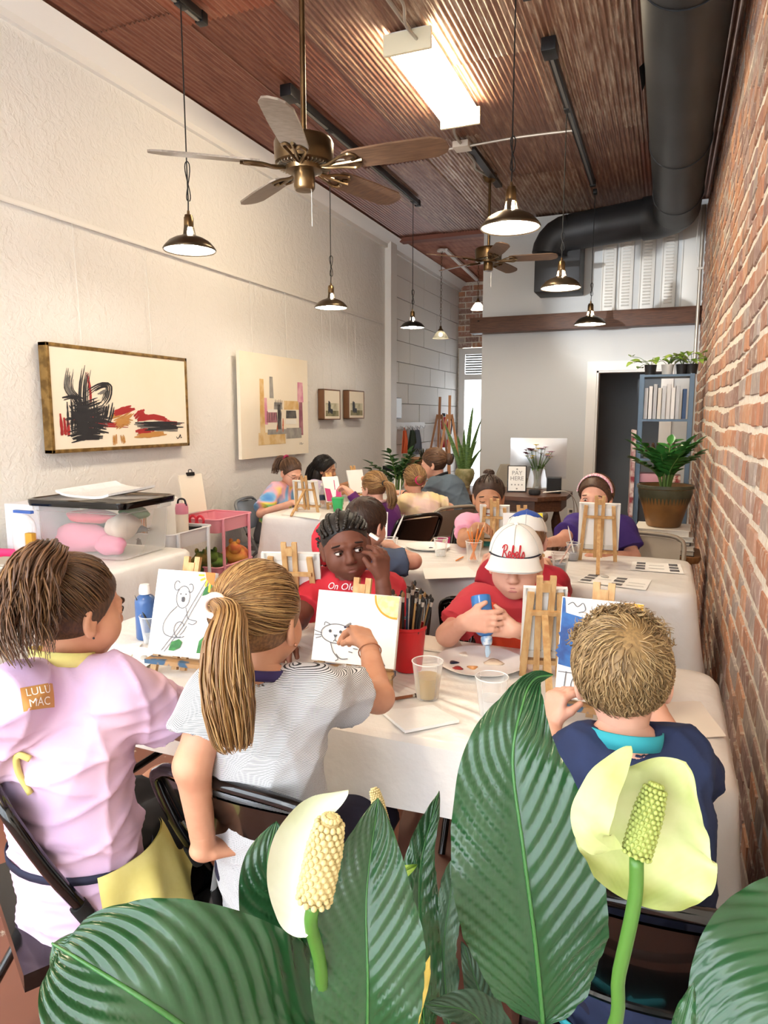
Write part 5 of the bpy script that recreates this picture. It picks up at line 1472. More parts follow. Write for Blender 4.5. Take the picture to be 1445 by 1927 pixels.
# office chair behind the desk
c = atD(950, 905, 6.95)
t = thing('office_chair', 'beige upholstered chair behind the desk', 'chair', (c[0] + .1, c[1] + .1, 0))
BEI = mat('beige_upholstery', 'a89e8e', .9, bump=.2, bscale=80, bdist=.002)
obj('backrest', rloft([(.3, .05, .02, .6), (.4, .07, .03, .7), (.42, .07, .03, .88), (.34, .06, .025, .97)]), BEI, t, 50)
obj('seat', MB().box((.1, -.3, .47), (.48, .46, .09), bev=.035), BEI, t)
obj('column', MB().tube([(.1, -.3, .08), (.1, -.3, .43)], .025, 12), BLACKM, t)
obj('back_bar', MB().tube(crv([(.1, -.2, .45), (.05, .03, .48), (0, .03, .65)], 5), .018, 8), BLACKM, t)
for q in range(5):
    a = q * 2 * PI / 5
    obj('base_arm', MB().tube([(.1, -.3, .09), (.1 + .26 * math.cos(a), -.3 + .26 * math.sin(a), .05)], [.022, .014], 8), BLACKM, t)
op = atY(1074, 966, YB)
t = thing('wall_outlet', 'white power outlet low on the grey wall', 'outlet', (op[0], YB - .004, op[2]))
obj('plate', MB().box((0, 0, 0), (.075, .008, .115), bev=.003), WHITEP, t)
for z in (-.025, .025): obj('socket', MB().box((0, -.005, z), (.035, .004, .03)), mat('socket_shade', '55534f', .6), t, None)  # dark colour paints the shade inside the socket openings

# ------------------------------------------------------------------ plants
def leafpatch(mb, base, d, L, W, up, fold=.25, n=7, droop=0.0):
    """a pointed leaf blade from base along d"""
    d = unit(d); up = unit(np.array(up) - d * (np.array(up) @ d)); sd = np.cross(d, up)
    P, Fc = [], []
    for i in range(n + 1):
        t_ = i / n
        w = W * (math.sin(PI * min(t_ ** .75, 1)) ** .8 if 0 < t_ < 1 else 0.02)
        c = np.array(base) + d * L * t_ + up * (droop * L * (-t_ * t_))
        P += [c - sd * w / 2 + up * w * fold, c, c + sd * w / 2 + up * w * fold]
    for i in range(n):
        a = i * 3
        Fc += [(a, a + 1, a + 4, a + 3), (a + 1, a + 2, a + 5, a + 4)]
    mb.add(P, Fc)
def zz_plant(name, label, c, zrim, stems, H_, spread, potf, leafm, seed, leafL=.095, leafW=.05):
    rr = random.Random(seed)
    t = thing(name, label, 'plant', tuple(c))
    potf(t)
    for i in range(stems):
        a = i * 2.4 + rr.uniform(-.3, .3); s_ = spread * rr.uniform(.5, 1.15)
        hh = H_ * rr.uniform(.6, 1.1)
        pts = crv([(.02 * math.cos(a), .02 * math.sin(a), zrim - .03), (s_ * .35 * math.cos(a), s_ * .35 * math.sin(a), zrim + hh * .55), (s_ * math.cos(a), s_ * math.sin(a), zrim + hh)], 8)
        so = obj('stem', MB().tube(pts, [.007 * (1 - .6 * q / len(pts)) for q in range(len(pts))], 6), mat('fleshy_stem', '5d7a3c', .5), t)
        for q in range(6, len(pts), 2):
            tg = unit(pts[min(q + 1, len(pts) - 1)] - pts[q - 1])
            side = unit(np.cross(tg, V3(math.cos(a), math.sin(a), .3)))
            for s2 in (-1, 1):
                if q == len(pts) - 1 and s2 == 1: dd = tg
                else: dd = side * s2 * 1.0 + tg * .75
                mb = MB(); leafpatch(mb, pts[q], dd, leafL * rr.uniform(.8, 1.15), leafW, V3(0, 0, 1) + tg * .2 + V3(math.cos(a), math.sin(a), 0) * -.3, droop=.1)
                obj('leaf', mb, leafm, so, 'all')
    return t
ZZL = mat('glossy_dark_leaf', '2f6a30', .28, col2='3f8139', nscale=9)
# big pot by the brick wall on a pile of books and a stool
sp = V3(.01, 4.6, 0)
t = thing('wooden_stool', 'wooden stool under the pile of books by the brick wall', 'stool', tuple(sp))
STW = mat('stool_wood', '9a6c40', .5, col2='84582f', nscale=6, stretch=(8, 8, 2))
obj('seat', rloft([(.42, .36, .06, .58), (.44, .38, .08, .60), (.44, .38, .08, .62)]), STW, t, 40)
for sx in (-1, 1):
    for sy in (-1, 1):
        obj('leg', MB().tube([(sx * .19, sy * .15, 0), (sx * .15, sy * .12, .58)], .019, 10), STW, t)
    obj('rung', MB().tube([(sx * .177, -.14, .17), (sx * .177, .14, .17)], .011, 8), STW, t)
obj('shelf', MB().box((0, 0, .26), (.33, .27, .015)), STW, t, None)
zb = .62
BK = [('2b2c2e', 'black-spined art book at the bottom of the pile under the big pot'), ('e9e6de', 'white art book second from the bottom under the big pot'), ('55504a', 'grey art book in the middle of the pile under the big pot'), ('ece8df', 'cream art book fourth from the bottom under the big pot'), ('efe9dc', 'cream top book directly under the big pot')]
for i, (col, lab) in enumerate(BK):
    th = [.032, .03, .022, .03, .04][i]
    o = thing('art_book', lab, 'book', (sp[0] + [.0, .01, -.005, .005, .0][i], sp[1], zb), rnd.uniform(-.05, .05), 'books under the big pot')
    w_, d_ = .36 - .012 * i, .3
    obj('pages', MB().box((0, .003, th / 2), (w_ - .012, d_ - .01, th - .008)), mat('page_edge', 'ece6d8', .8), o, None)
    cv = MB().box((0, 0, .002), (w_, d_, .004)).box((0, 0, th - .002), (w_, d_, .004)).box((0, d_ / 2 - .002, th / 2), (w_, .004, th))
    obj('cover', cv, mat('book_cover_%d' % i, col, .5), o, None)
    zb += th
def pot_big(t):
    R_ = .155
    obj('pot', MB().lathe([(.001, 0), (.09, 0), (.1, .008), (.13, .12), (.15, .185), (.157, .21), (.157, .235), (.165, .24), (.165, .258), (.15, .258), (.145, .22), (.001, .215)], 40, caps=False), mat('brown_stoneware', '8a6236', .4, col2='75512c', nscale=7), t, 45)
    obj('glaze_band', MB().lathe([(.1515, .185), (.1585, .21), (.1585, .236), (.1665, .241), (.1665, .26), (.16, .261)], 40, caps=False), mat('olive_glaze', '4e4d38', .3, col2='3b3b2c', nscale=12), t, 45)
    fr_ = MB()
    for q in range(44):
        a = q / 44 * 2 * PI; r1, r2 = .1515, .1425
        fr_.add([((r1 + .0012) * math.cos(a - .055), (r1 + .0012) * math.sin(a - .055), .188), ((r1 + .0012) * math.cos(a + .055), (r1 + .0012) * math.sin(a + .055), .188), ((r2 + .002) * math.cos(a), (r2 + .002) * math.sin(a), .142)], [(0, 1, 2)])
    obj('zigzag_glaze', fr_, MATS['olive_glaze'], t, None)['kind'] = 'stuff'
    obj('soil', MB().lathe([(.001, .225), (.148, .222)], 24), mat('dark_soil', '2c2018', .95), t)
zz_plant('potted_plant', 'glossy green plant in a brown glazed pot by the brick wall', (sp[0], sp[1], zb), .24, 13, .26, .155, pot_big, ZZL, 5)
for i, (x, col, lab) in enumerate(((-.11, 'a5252f', 'red paint bottle with pink cap under the stool, left'), (-.04, '9c2330', 'red paint bottle in the middle under the stool'), (.05, 'd3a02c', 'yellow paint bottle under the stool'))):
    bottle(lab, (sp[0] + x, sp[1] - .08, .27), (0, 0, 0), .16, .03, mat('paint_bottle_%d' % i, col, .4), mat('bottle_cap_%d' % i, ['d9788a', 'c8505f', 'c98a3a'][i], .4))
for i, (dx, col, lab) in enumerate(((-.33, '5a4630', 'brown framed board leaning left of the stool'), (-.26, '6d1f1d', 'dark red framed board leaning left of the stool'))):
    o = thing('framed_board', lab, 'frame', (sp[0] + dx, sp[1] - .05 + .1 * i, 0), (0, .42, .0))
    obj('board', MB().box((0, 0, .37), (.02, .4, .74)), mat('board_fill_%d' % i, ['6e5a44', '7a2a24'][i], .6), o, None)
    for a, s_ in (((0, -.2, .37), (.035, .02, .76)), ((0, .2, .37), (.035, .02, .76)), ((0, 0, .745), (.035, .42, .02)), ((0, 0, .01), (.035, .42, .02))):
        obj('frame_side', MB().box(a, s_), mat('board_frame_%d' % i, col, .5), o, None)
# metal shelf tower
st = V3(-.02, 6.25, 0)
t = thing('shelf_tower', 'narrow blue-grey metal shelf tower in the right corner', 'shelf', tuple(st))
BLG = mat('blue_grey_metal', '5f7386', .45, .3)
sw, sd_, sh_ = .4, .32, 1.79
for sx in (-1, 1):
    for sy in (-1, 1): obj('post', MB().box((sx * (sw / 2 - .012), sy * (sd_ / 2 - .012), sh_ / 2), (.035 if sy < 0 else .025, .025, sh_)), BLG, t, None)
for z in (.15, .5, .86, 1.1, 1.42, sh_ - .012): obj('shelf', MB().box((0, 0, z), (sw - .02, sd_, .018)), BLG, t, None)
def vol(lab, x, z, w_, h_, col, m2='ece6d8', d_=.22, name='book', grp='books on the metal shelf'):
    o = thing(name, lab, 'book', (st[0] + x, st[1] - .02, z), 0, grp)
    obj('pages', MB().box((0, .005, h_ / 2), (w_ - .006, d_ - .012, h_ - .008)), mat('page_edge', 'ece6d8', .8), o, None)
    obj('cover', MB().box((0, -d_ / 2 + .002, h_ / 2), (w_, .004, h_)).box((-w_ / 2 + .001, 0, h_ / 2), (.002, d_, h_)).box((w_ / 2 - .001, 0, h_ / 2), (.002, d_, h_)), mat('spine_' + col, col, .5), o, None)
for i in range(8):
    vol(['first', 'second', 'third', 'fourth', 'fifth', 'sixth', 'seventh', 'eighth'][i] + ' pale volume from the left on the top shelf of the metal tower', -.15 + i * .034, 1.431, .031, .25 + .015 * (i % 3), ['dcdcdc', 'efefef', 'c2c6cb', 'e5e2da', 'cfd3d8'][i % 5], grp='volumes on the top shelf')
vol('dark blue book at the right end of the top shelf', .14, 1.431, .03, .24, '34507a')
t = thing('pine_cone_basket', 'shallow tray of pine cones on the second shelf of the tower', 'tray', (st[0], st[1] - .04, 1.11))
obj('tray', rloft([(.3, .2, .02, 0), (.32, .22, .02, .05)]), mat('grey_tray', '6d6a66', .6), t, 40)
for i in range(7):
    cb = MB()
    cx, cy = -.12 + .04 * i, rnd.uniform(-.06, .0)
    for k in range(5): cb.lathe([(.005, 0), (.03 - .004 * k, .005), (.008, .018)], 9, (cx, cy, .05 + k * .014))
    obj('pine_cone', cb, mat('cone_brown', '5a4230', .8), t, None)
for i, (x, w_, h_, col, lab) in enumerate(((-.1, .16, .07, 'd7a3b0', 'pink paper packet on the third shelf'), (.07, .15, .1, '9a3a34', 'red patterned box on the third shelf'), (-.05, .3, .03, 'c9c2ba', 'flat grey box on the third shelf'))):
    o = bx('craft_box', lab, 'box', (st[0] + x, st[1] - .03, .87 + (.0 if i != 0 else .04)), (w_, .2, h_), mat('craft_box_%d' % i, col, .6, col2='e8d8c8' if i == 1 else None, nscale=30))
for i, (x, h_, col, lab) in enumerate(((-.14, .3, '3a3a3c', 'dark album standing on the fourth shelf'), (-.06, .27, 'e3c23a', 'yellow card standing on the fourth shelf'), (.05, .24, 'd9d4ca', 'white folder standing on the fourth shelf'), (.13, .28, 'b84438', 'red folder standing on the fourth shelf'))):
    vol(lab, x, .51, .07, h_, col, grp='folders on the fourth shelf')
bx('painted_board', 'colourful painted board leaning on the left of the metal tower', 'panel', (st[0] - .235, st[1] - .04, .62), (.03, .3, .72), mat('red_black_print', '8e2f3a', .5, col2='e2d5cf', nscale=16), .08)
rr = random.Random(21)
for i, (x, col, lab) in enumerate(((-.13, '1d1d1f', 'pothos in a black pot at the left of the shelf top'), (.0, 'e8e6e1', 'pothos in a white pot on the middle of the shelf top'), (.11, '1d1d1f', 'pothos in a black pot right of the white one on the shelf top'), (.18, '242426', 'pothos in a black pot nearest the brick wall on the shelf top'))):
    t = thing('potted_pothos', lab, 'plant', (st[0] + x, st[1] - .06, sh_), group='small pots on the shelf top')
    obj('pot', MB().lathe([(.001, 0), (.04, 0), (.048, .075), (.05, .08), (.044, .08), (.001, .07)], 20, caps=False), mat('pot_' + col, col, .4), t)
    for q in range(8):
        a = rr.uniform(0, 6.28); e = V3(math.cos(a) * .08, math.sin(a) * .07, .09 + rr.uniform(.0, .08))
        if i == 0 and q < 3: e = V3(-.10 - .03 * q, -.03, .05 + .05 * q)
        s_ = obj('vine', MB().tube(crv([(0, 0, .07), e * .5 + V3(0, 0, .06), e], 4), .002, 5), STEMG, t)
        mb = MB(); leafpatch(mb, e, V3(math.cos(a), math.sin(a), -.25 if q % 2 else .3), .085, .055, (0, -.3, 1), droop=.2)
        obj('leaf', mb, mat('pothos_leaf', '7fae3f', .35, col2='b9cf6a', nscale=14), s_, 'all')
# snake plant on the left desk end
c = onD(874, 918)
t = thing('snake_plant', 'snake plant in a mottled green pot at the left desk end', 'plant', tuple(c))
obj('pot', MB().lathe([(.001, 0), (.05, 0), (.055, .012), (.052, .02), (.085, .09), (.095, .14), (.085, .175), (.075, .185), (.07, .18), (.075, .15), (.001, .15)], 32, caps=False), mat('mottled_green_glaze', '7d7a52', .3, col2='a39c78', nscale=18), t, 45)
for i, (x, h_, tw, ln) in enumerate(((-.11, .46, .2, -.16), (-.06, .34, 0, -.05), (-.02, .26, .5, .0), (.03, .62, .1, .07), (.06, .34, .8, .1), (.09, .5, .4, .13), (.0, .4, .3, -.02), (.05, .22, .2, .16))):
    mb = MB()
    P, Fc = [], []
    for q in range(13):
        u = q / 12
        w = .034 * (.55 + .75 * math.sin(PI * min(1, u * 1.05) ** .8)) * (1 if u < .97 else .2)
        a = tw + u * .8
        cx = x * .45 + (x + ln * .6 - x * .45) * u ** 1.4; cz = .15 + h_ * u
        sd = V3(math.cos(a), math.sin(a), 0); nn = V3(-math.sin(a), math.cos(a), 0)
        cc = V3(cx, .03 * math.sin(i * 2.1) * (1 + u), cz)
        P += [cc - sd * w / 2 + nn * w * .2, cc, cc + sd * w / 2 + nn * w * .2]
    for q in range(12):
        a = q * 3; Fc += [(a, a + 1, a + 4, a + 3), (a + 1, a + 2, a + 5, a + 4)]
    mb.add(P, Fc)
    obj('leaf', mb, mat('snake_leaf', '37562b', .4, col2='5c7a3e', nscale=22, stretch=(1, 1, 6)), t, 'all')
# zz plant on a stool beyond the far table
c = V3(*atD(747, 905, 6.6)); c[2] = 0
t = thing('plant_stool', 'round wooden stool under the basket planter', 'stool', tuple(c))
obj('seat', MB().lathe([(.15, .52), (.16, .53), (.16, .55), (.001, .555)], 24, caps=False), STW, t)
for q in range(4):
    a = q * PI / 2 + .4; obj('leg', MB().tube([(.16 * math.cos(a), .16 * math.sin(a), 0), (.11 * math.cos(a), .11 * math.sin(a), .53)], .017, 8), STW, t)
def pot_basket(t):
    obj('basket', MB().lathe([(.001, 0), (.11, 0), (.125, .14), (.001, .14)], 28, wob=lambda a, z: .02 * math.sin(28 * a) * math.cos(z * 200)), mat('woven_seagrass', 'a98d68', .85, col2='8b6f4c', nscale=40), t, 45)
    obj('liner', MB().lathe([(.12, .13), (.135, .2), (.14, .215), (.13, .215), (.12, .19), (.001, .185)], 28, caps=False), mat('white_liner', 'e6e2dc', .6), t, 45)
zz_plant('leafy_plant', 'dark green leafy plant in a woven basket beyond the far table', (c[0], c[1], .555), .2, 9, .34, .26, pot_basket, mat('deep_green_leaf', '24491f', .35), 8, .10, .045)
# coats, hooks, extinguisher, easels at the far wall
hr = atX(770, 801, XL + .02)
t = thing('coat_rail', 'white coat rail with hooks on the block wall', 'rail', (XL + .006, hr[1], hr[2]))
obj('board', MB().box((.01, 0, 0), (.02, 1.3, .09)), WHITEP, t, None)
for q in range(6): obj('hook', MB().tube(crv([(.02, -.5 + .2 * q, -.01), (.06, -.5 + .2 * q, -.04), (.075, -.5 + .2 * q, .0)], 5), .005, 6), STEEL, t)
for i, (dy, w_, h_, col, lab) in enumerate(((.15, .13, .34, '6d7684', 'grey jacket hanging on the coat rail'), (-.35, .05, .3, 'd9623a', 'orange strap hanging on the coat rail'), (-.05, .1, .26, '3d4a3c', 'dark green apron hanging on the coat rail'))):
    o = thing('hanging_garment', lab, 'garment', (XL + .09, hr[1] + dy, hr[2] - .06))
    mb = MB().grid(lambda u, v: (.03 * math.sin(v * 3.1) * (1 - u * .2) * math.cos((u - .5) * 2.6) + .012 * math.sin(u * 16), (u - .5) * w_ * (.45 + v * 1.1) * 2, -h_ * v), 14, 8)
    k = MB().grid(lambda u, v: (-.02 + .008 * math.sin(u * 16), (.5 - u) * w_ * (.45 + v * 1.1) * 2, -h_ * v), 14, 8); mb.add(k.v, k.f)
    obj('cloth', mb, mat('garment_%d' % i, col, .9), o, 'all')
    obj('hanging_loop', MB().tube(crv([(0, -.01, -.005), (-.015, 0, .04), (0, .01, -.005)], 5), .003, 5), MATS['garment_%d' % i], o)
fe = atX(838, 815, XL + .12)
t = thing('fire_extinguisher', 'red fire extinguisher on the wall behind the tall easel', 'extinguisher', (XL + .1, fe[1], fe[2] - .22))
obj('cylinder', MB().lathe([(.001, 0), (.07, .0), (.075, .02), (.075, .36), (.05, .42), (.025, .44), (.025, .47)], 24, caps=False), mat('extinguisher_red', 'c2202c', .3), t, 45)
obj('valve', MB().box((0, 0, .5), (.05, .1, .05), bev=.006), BLACKM, t)
obj('hose', MB().tube(crv([(.03, .04, .49), (.09, .1, .4), (.085, .07, .2)], 6), .01, 8), BLACKM, t)
obj('label_band', MB().lathe([(.0757, .12), (.0757, .28)], 24, caps=False), mat('white_label', 'efe9e4', .5), t, 45)
def floor_easel(label, x, y, yaw, H_, m_):
    t = thing('floor_easel', label, 'easel', (x, y, 0), yaw)
    for s_ in (-1, 1): obj('front_leg', MB().beam((s_ * .28, 0, 0), (s_ * .03, .16, H_ * .86), .03, .02, (0, -1, .1)), m_, t, None)
    obj('mast', MB().beam((0, .02, .35), (0, .17, H_), .035, .02, (0, -1, .1)), m_, t, None)
    obj('back_leg', MB().beam((0, .6, 0), (0, .16, H_ * .8), .03, .02), m_, t, None)
    obj('tray', MB().beam((-.28, .05, .62), (.28, .05, .62), .08, .025), m_, t, None)
    obj('crossbar', MB().beam((-.2, .07, .38), (.2, .07, .38), .02, .04), m_, t, None)
    obj('clamp', MB().box((0, .14, H_ * .84), (.06, .06, .05)), m_, t, None)
    return t
ORW = mat('orange_beech', 'c98a55', .5)
e1 = atX(852, 900, -2.45); floor_easel('tall orange wooden easel beside the snake plant', e1[0] - .12, e1[1] + .2, .25, 1.72, ORW)
e2 = atD(822, 860, 9.5); floor_easel('slim tall easel leaning at the block wall behind the woman', e2[0], e2[1], .1, 1.72, mat('brown_beech', 'a06a3c', .5))
c = atD(795, 850, 6.9)
t = thing('plant_stand', 'brown bowl planter with a spidery dark plant behind the woman', 'plant', (c[0], c[1], 0))
obj('bowl', MB().lathe([(.03, .86), (.1, .9), (.2, 1.0), (.215, 1.04), (.2, 1.04), (.09, .94), (.001, .93)], 28, caps=False), mat('brown_bowl', '8a6446', .6), t, 45)
obj('post', MB().tube([(0, 0, .02), (0, 0, .88)], .025, 12), WOODD, t); obj('base', MB().lathe([(.001, 0), (.16, 0), (.16, .02), (.03, .04)], 24), WOODD, t)
for q in range(14):
    a = q * 2.4; mb = MB()
    mb.ribbon(crv([(0, 0, 1.0), (.07 * math.cos(a), .07 * math.sin(a), 1.13), (.17 * math.cos(a), .17 * math.sin(a), 1.07)], 5), [.012] * 8 + [.006, .003, .001], (math.cos(a), math.sin(a), 1))
    obj('leaf', mb, mat('dark_spider_leaf', '1d2419', .5), t, None)
c = atD(726, 900, 6.75)
t = thing('phone_tripod', 'thin black tripod between the far table and the basket planter', 'tripod', (c[0], c[1], 0))
obj('mast', MB().tube([(0, 0, .3), (0, 0, .93)], .01, 8), BLACKM, t); obj('head', MB().box((0.02, 0, .95), (.1, .03, .05), bev=.006), BLACKM, t)
for q in range(3):
    a = q * 2 * PI / 3; obj('leg', MB().tube([(0, 0, .42), (.2 * math.cos(a), .2 * math.sin(a), 0)], .008, 6), BLACKM, t)
# small things on the far table
c = atZ(607, 955, ZT)
t = thing('water_bottle', 'clear water bottle with dark label on the far table', 'bottle', tuple(c))
obj('bottle', MB().lathe([(.001, 0), (.03, 0), (.032, .01), (.032, .12), (.02, .155), (.012, .165), (.012, .18)], 20, caps=False), glassy('bottle_pet', 'eef3f5', .2), t, 50)
obj('label_band', MB().lathe([(.0325, .06), (.0325, .1)], 20, caps=False), mat('navy_label', '2e3a55', .5), t, 50); obj('cap', MB().lathe([(.013, .172), (.013, .19), (.001, .192)], 14, caps=False), WCAP, t)
c = atZ(636, 962, ZT)
t = thing('green_tub', 'bright green square tub on the far table', 'tub', tuple(c), .3)
gt = rloft([(.06, .06, .01, 0), (.085, .085, .012, .1)]); obj('tub', gt, mat('green_plastic', '2fa35a', .4), t, 40); obj('rim', MB().tube([(x, y, .1) for x, y in rr_(.085, .085, .012)] + [(.0425, .0305, .1)], .003, 6, caps=False), mat('green_plastic', '2fa35a', .4), t)
c = atZ(664, 960, ZT)
t = thing('blue_tub', 'small pale blue cup by the magenta painting', 'cup', tuple(c)); obj('wall', MB().lathe([(.001, 0), (.025, 0), (.032, .08), (.03, .08), (.023, .005), (.001, .004)], 18, caps=False), mat('pale_blue_plastic', '8fc0dd', .4), t, 45); obj('rim', MB().tube([(.031 * math.cos(a), .031 * math.sin(a), .08) for a in np.linspace(0, 2 * PI, 19)], .002, 5, caps=False), mat('pale_blue_plastic', '8fc0dd', .4), t)
for (dx, lab) in ((.0, 'white upright brush nearest the wall on the far table end'), (.05, 'white upright brush nearer the woman on the far table end')):
    c = atZ(741, 945, ZT) + V3(dx, 0, 0)
    stick('paint_brush', lab, 'brush', c, c + V3(.01, 0, .2), .006, WHTH, tipm=WHTH)
# ================================================================== people: smooth distance-field bodies
class SDF:
    def __init__(s, vox):
        s.p, s.vox = [], vox
    def cone(s, a, b, ra, rb, k=.02, sq=None, cut=False, sub=False):
        """rounded cone; sq=(axis, ratio) flattens it along axis; cut ends it flat at b"""
        s.p.append(('c', np.array(a, float), np.array(b, float), ra, rb, k, sq, cut, sub)); return s
    def ell(s, c, r, R=None, k=.02, sub=False, plane=None):
        r = (r, r, r) if np.isscalar(r) else r
        s.p.append(('e', np.array(c, float), np.array(r, float), np.eye(3) if R is None else np.array(R), k, sub, plane)); return s
    def mesh(s, name, disp=None):
        lo, hi = np.full(3, 9e9), np.full(3, -9e9)
        bb = []
        for q in s.p:
            if q[0] == 'c':
                m = max(q[3], q[4]); l, h = np.minimum(q[1], q[2]) - m, np.maximum(q[1], q[2]) + m; k, sub = q[5], q[8]
            else:
                e = np.abs(q[3]) @ q[2]; l, h = q[1] - e, q[1] + e; k, sub = q[4], q[5]
            bb.append((l - k - 3 * s.vox, h + k + 3 * s.vox))
            if not sub: lo, hi = np.minimum(lo, l), np.maximum(hi, h)
        lo -= 4 * s.vox; hi += 4 * s.vox
        n = np.ceil((hi - lo) / s.vox).astype(int) + 1
        D = np.full(n, .5, np.float32)
        ax = [lo[i] + s.vox * np.arange(n[i]) for i in range(3)]
        for q, (l, h) in zip(s.p, bb):
            i0 = np.clip(np.floor((l - lo) / s.vox).astype(int), 0, n); i1 = np.clip(np.ceil((h - lo) / s.vox).astype(int) + 1, 0, n)
            if np.any(i1 <= i0): continue
            X, Y, Z = np.meshgrid(ax[0][i0[0]:i1[0]], ax[1][i0[1]:i1[1]], ax[2][i0[2]:i1[2]], indexing='ij', sparse=True)
            if q[0] == 'c':
                a, b, ra, rb, k, sq, cut, sub = q[1:]
                ba = b - a; L2 = max(ba @ ba, 1e-9)
                px, py, pz = X - a[0], Y - a[1], Z - a[2]
                t = (px * ba[0] + py * ba[1] + pz * ba[2]) / L2
                tc = np.clip(t, 0, 1)
                dx, dy, dz = px - tc * ba[0], py - tc * ba[1], pz - tc * ba[2]
                if sq is not None:
                    u, rt = sq; al = dx * u[0] + dy * u[1] + dz * u[2]
                    f = al * (1 / rt - 1)
                    dx, dy, dz = dx + f * u[0], dy + f * u[1], dz + f * u[2]
                d = np.sqrt(dx * dx + dy * dy + dz * dz) - (ra + (rb - ra) * tc)
                if cut: d = np.maximum(d, (t - 1) * math.sqrt(L2))
            else:
                c, r, R, k, sub, plane = q[1:]
                px, py, pz = X - c[0], Y - c[1], Z - c[2]
                l_ = [(R[0, i] * px + R[1, i] * py + R[2, i] * pz) for i in range(3)]
                k0 = np.sqrt(sum((l_[i] / r[i]) ** 2 for i in range(3))); k1 = np.sqrt(sum((l_[i] / r[i] ** 2) ** 2 for i in range(3)))
                d = k0 * (k0 - 1) / np.maximum(k1, 1e-6)
                if plane is not None:
                    for (nn, o) in plane: d = np.maximum(d, X * nn[0] + Y * nn[1] + Z * nn[2] - o)
            d = d.astype(np.float32)
            S = D[i0[0]:i1[0], i0[1]:i1[1], i0[2]:i1[2]]
            if sub:
                g = np.clip(.5 - .5 * (S + d) / k, 0, 1); S[...] = S * (1 - g) - d * g + k * g * (1 - g)
            else:
                g = np.clip(.5 + .5 * (S - d) / k, 0, 1); S[...] = S * (1 - g) + d * g - k * g * (1 - g)
        ins = D < 0
        cnt = np.zeros(n - 1, np.int8)
        for i in (0, 1):
            for j in (0, 1):
                for k in (0, 1):
                    cnt += ins[i:n[0] - 1 + i, j:n[1] - 1 + j, k:n[2] - 1 + k]
        act = np.argwhere((cnt > 0) & (cnt < 8))
        idx = np.full(n - 1, -1, np.int32); idx[tuple(act.T)] = np.arange(len(act))
        cor = [(i, j, k) for i in (0, 1) for j in (0, 1) for k in (0, 1)]
        val = np.stack([D[act[:, 0] + i, act[:, 1] + j, act[:, 2] + k] for i, j, k in cor], 1)
        acc = np.zeros((len(act), 3)); m = np.zeros(len(act))
        for a in range(8):
            for b in range(a + 1, 8):
                if sum(abs(cor[a][q] - cor[b][q]) for q in range(3)) != 1: continue
                v0, v1 = val[:, a], val[:, b]
                cr_ = (v0 < 0) != (v1 < 0)
                t = np.where(cr_, v0 / np.where(cr_, v0 - v1, 1), 0)
                pa, pb = np.array(cor[a]), np.array(cor[b])
                acc += np.where(cr_[:, None], pa + (pb - pa) * t[:, None], 0); m += cr_
        Vt = lo + s.vox * (act + acc / np.maximum(m, 1)[:, None])
        Fs = []
        for axn in range(3):
            o1, o2 = [(1, 2), (2, 0), (0, 1)][axn]
            sl0 = [slice(None)] * 3; sl1 = [slice(None)] * 3
            sl0[axn] = slice(0, n[axn] - 1); sl1[axn] = slice(1, n[axn])
            A, B = ins[tuple(sl0)], ins[tuple(sl1)]
            e = np.argwhere(A != B)
            e = e[(e[:, o1] > 0) & (e[:, o2] > 0) & (e[:, o1] < n[o1] - 1) & (e[:, o2] < n[o2] - 1)]
            flip = A[tuple(e.T)]
            def cell(d1, d2):
                c = e.copy(); c[:, o1] -= d1; c[:, o2] -= d2; return idx[tuple(c.T)]
            q = np.stack([cell(1, 1), cell(0, 1), cell(0, 0), cell(1, 0)], 1)
            q[~flip] = q[~flip][:, ::-1]
            Fs.append(q)
        Fq = np.concatenate(Fs)
        if disp is not None:
            nv = np.zeros_like(Vt)
            fn = np.cross(Vt[Fq[:, 2]] - Vt[Fq[:, 0]], Vt[Fq[:, 3]] - Vt[Fq[:, 1]])
            for q in range(4): np.add.at(nv, Fq[:, q], fn)
            nv /= np.maximum(np.linalg.norm(nv, axis=1), 1e-12)[:, None]
            Vt = Vt + nv * disp(Vt)[:, None]
        me = bpy.data.meshes.new(name)
        me.vertices.add(len(Vt)); me.vertices.foreach_set('co', Vt.astype(np.float32).ravel())
        me.loops.add(Fq.size); me.loops.foreach_set('vertex_index', Fq.astype(np.int32).ravel())
        me.polygons.add(len(Fq)); me.polygons.foreach_set('loop_start', np.arange(0, Fq.size, 4, dtype=np.int32))
        me.update(calc_edges=True)
        me.polygons.foreach_set('use_smooth', np.ones(len(Fq), bool))
        me.validate()
        return me

def wrinkle(seed, amp=.004, f=46):
    rr = np.random.RandomState(seed)
    K = rr.normal(size=(7, 3)); K /= np.linalg.norm(K, axis=1)[:, None]; K[:, 2] *= 1.1
    Fq, ph, wt = f * rr.uniform(.5, 1.7, 7), rr.uniform(0, 6.28, 7), rr.uniform(.4, 1, 7)
    def fn(V):
        w = .03 * np.sin(V @ np.array((9., 7., 5.)) + seed)
        s_ = sum(wt[i] * (1 - np.abs(np.sin((V @ K[i] + w) * Fq[i] * .5 + ph[i]))) ** 3 for i in range(7))
        return amp * (s_ - .9)
    return fn

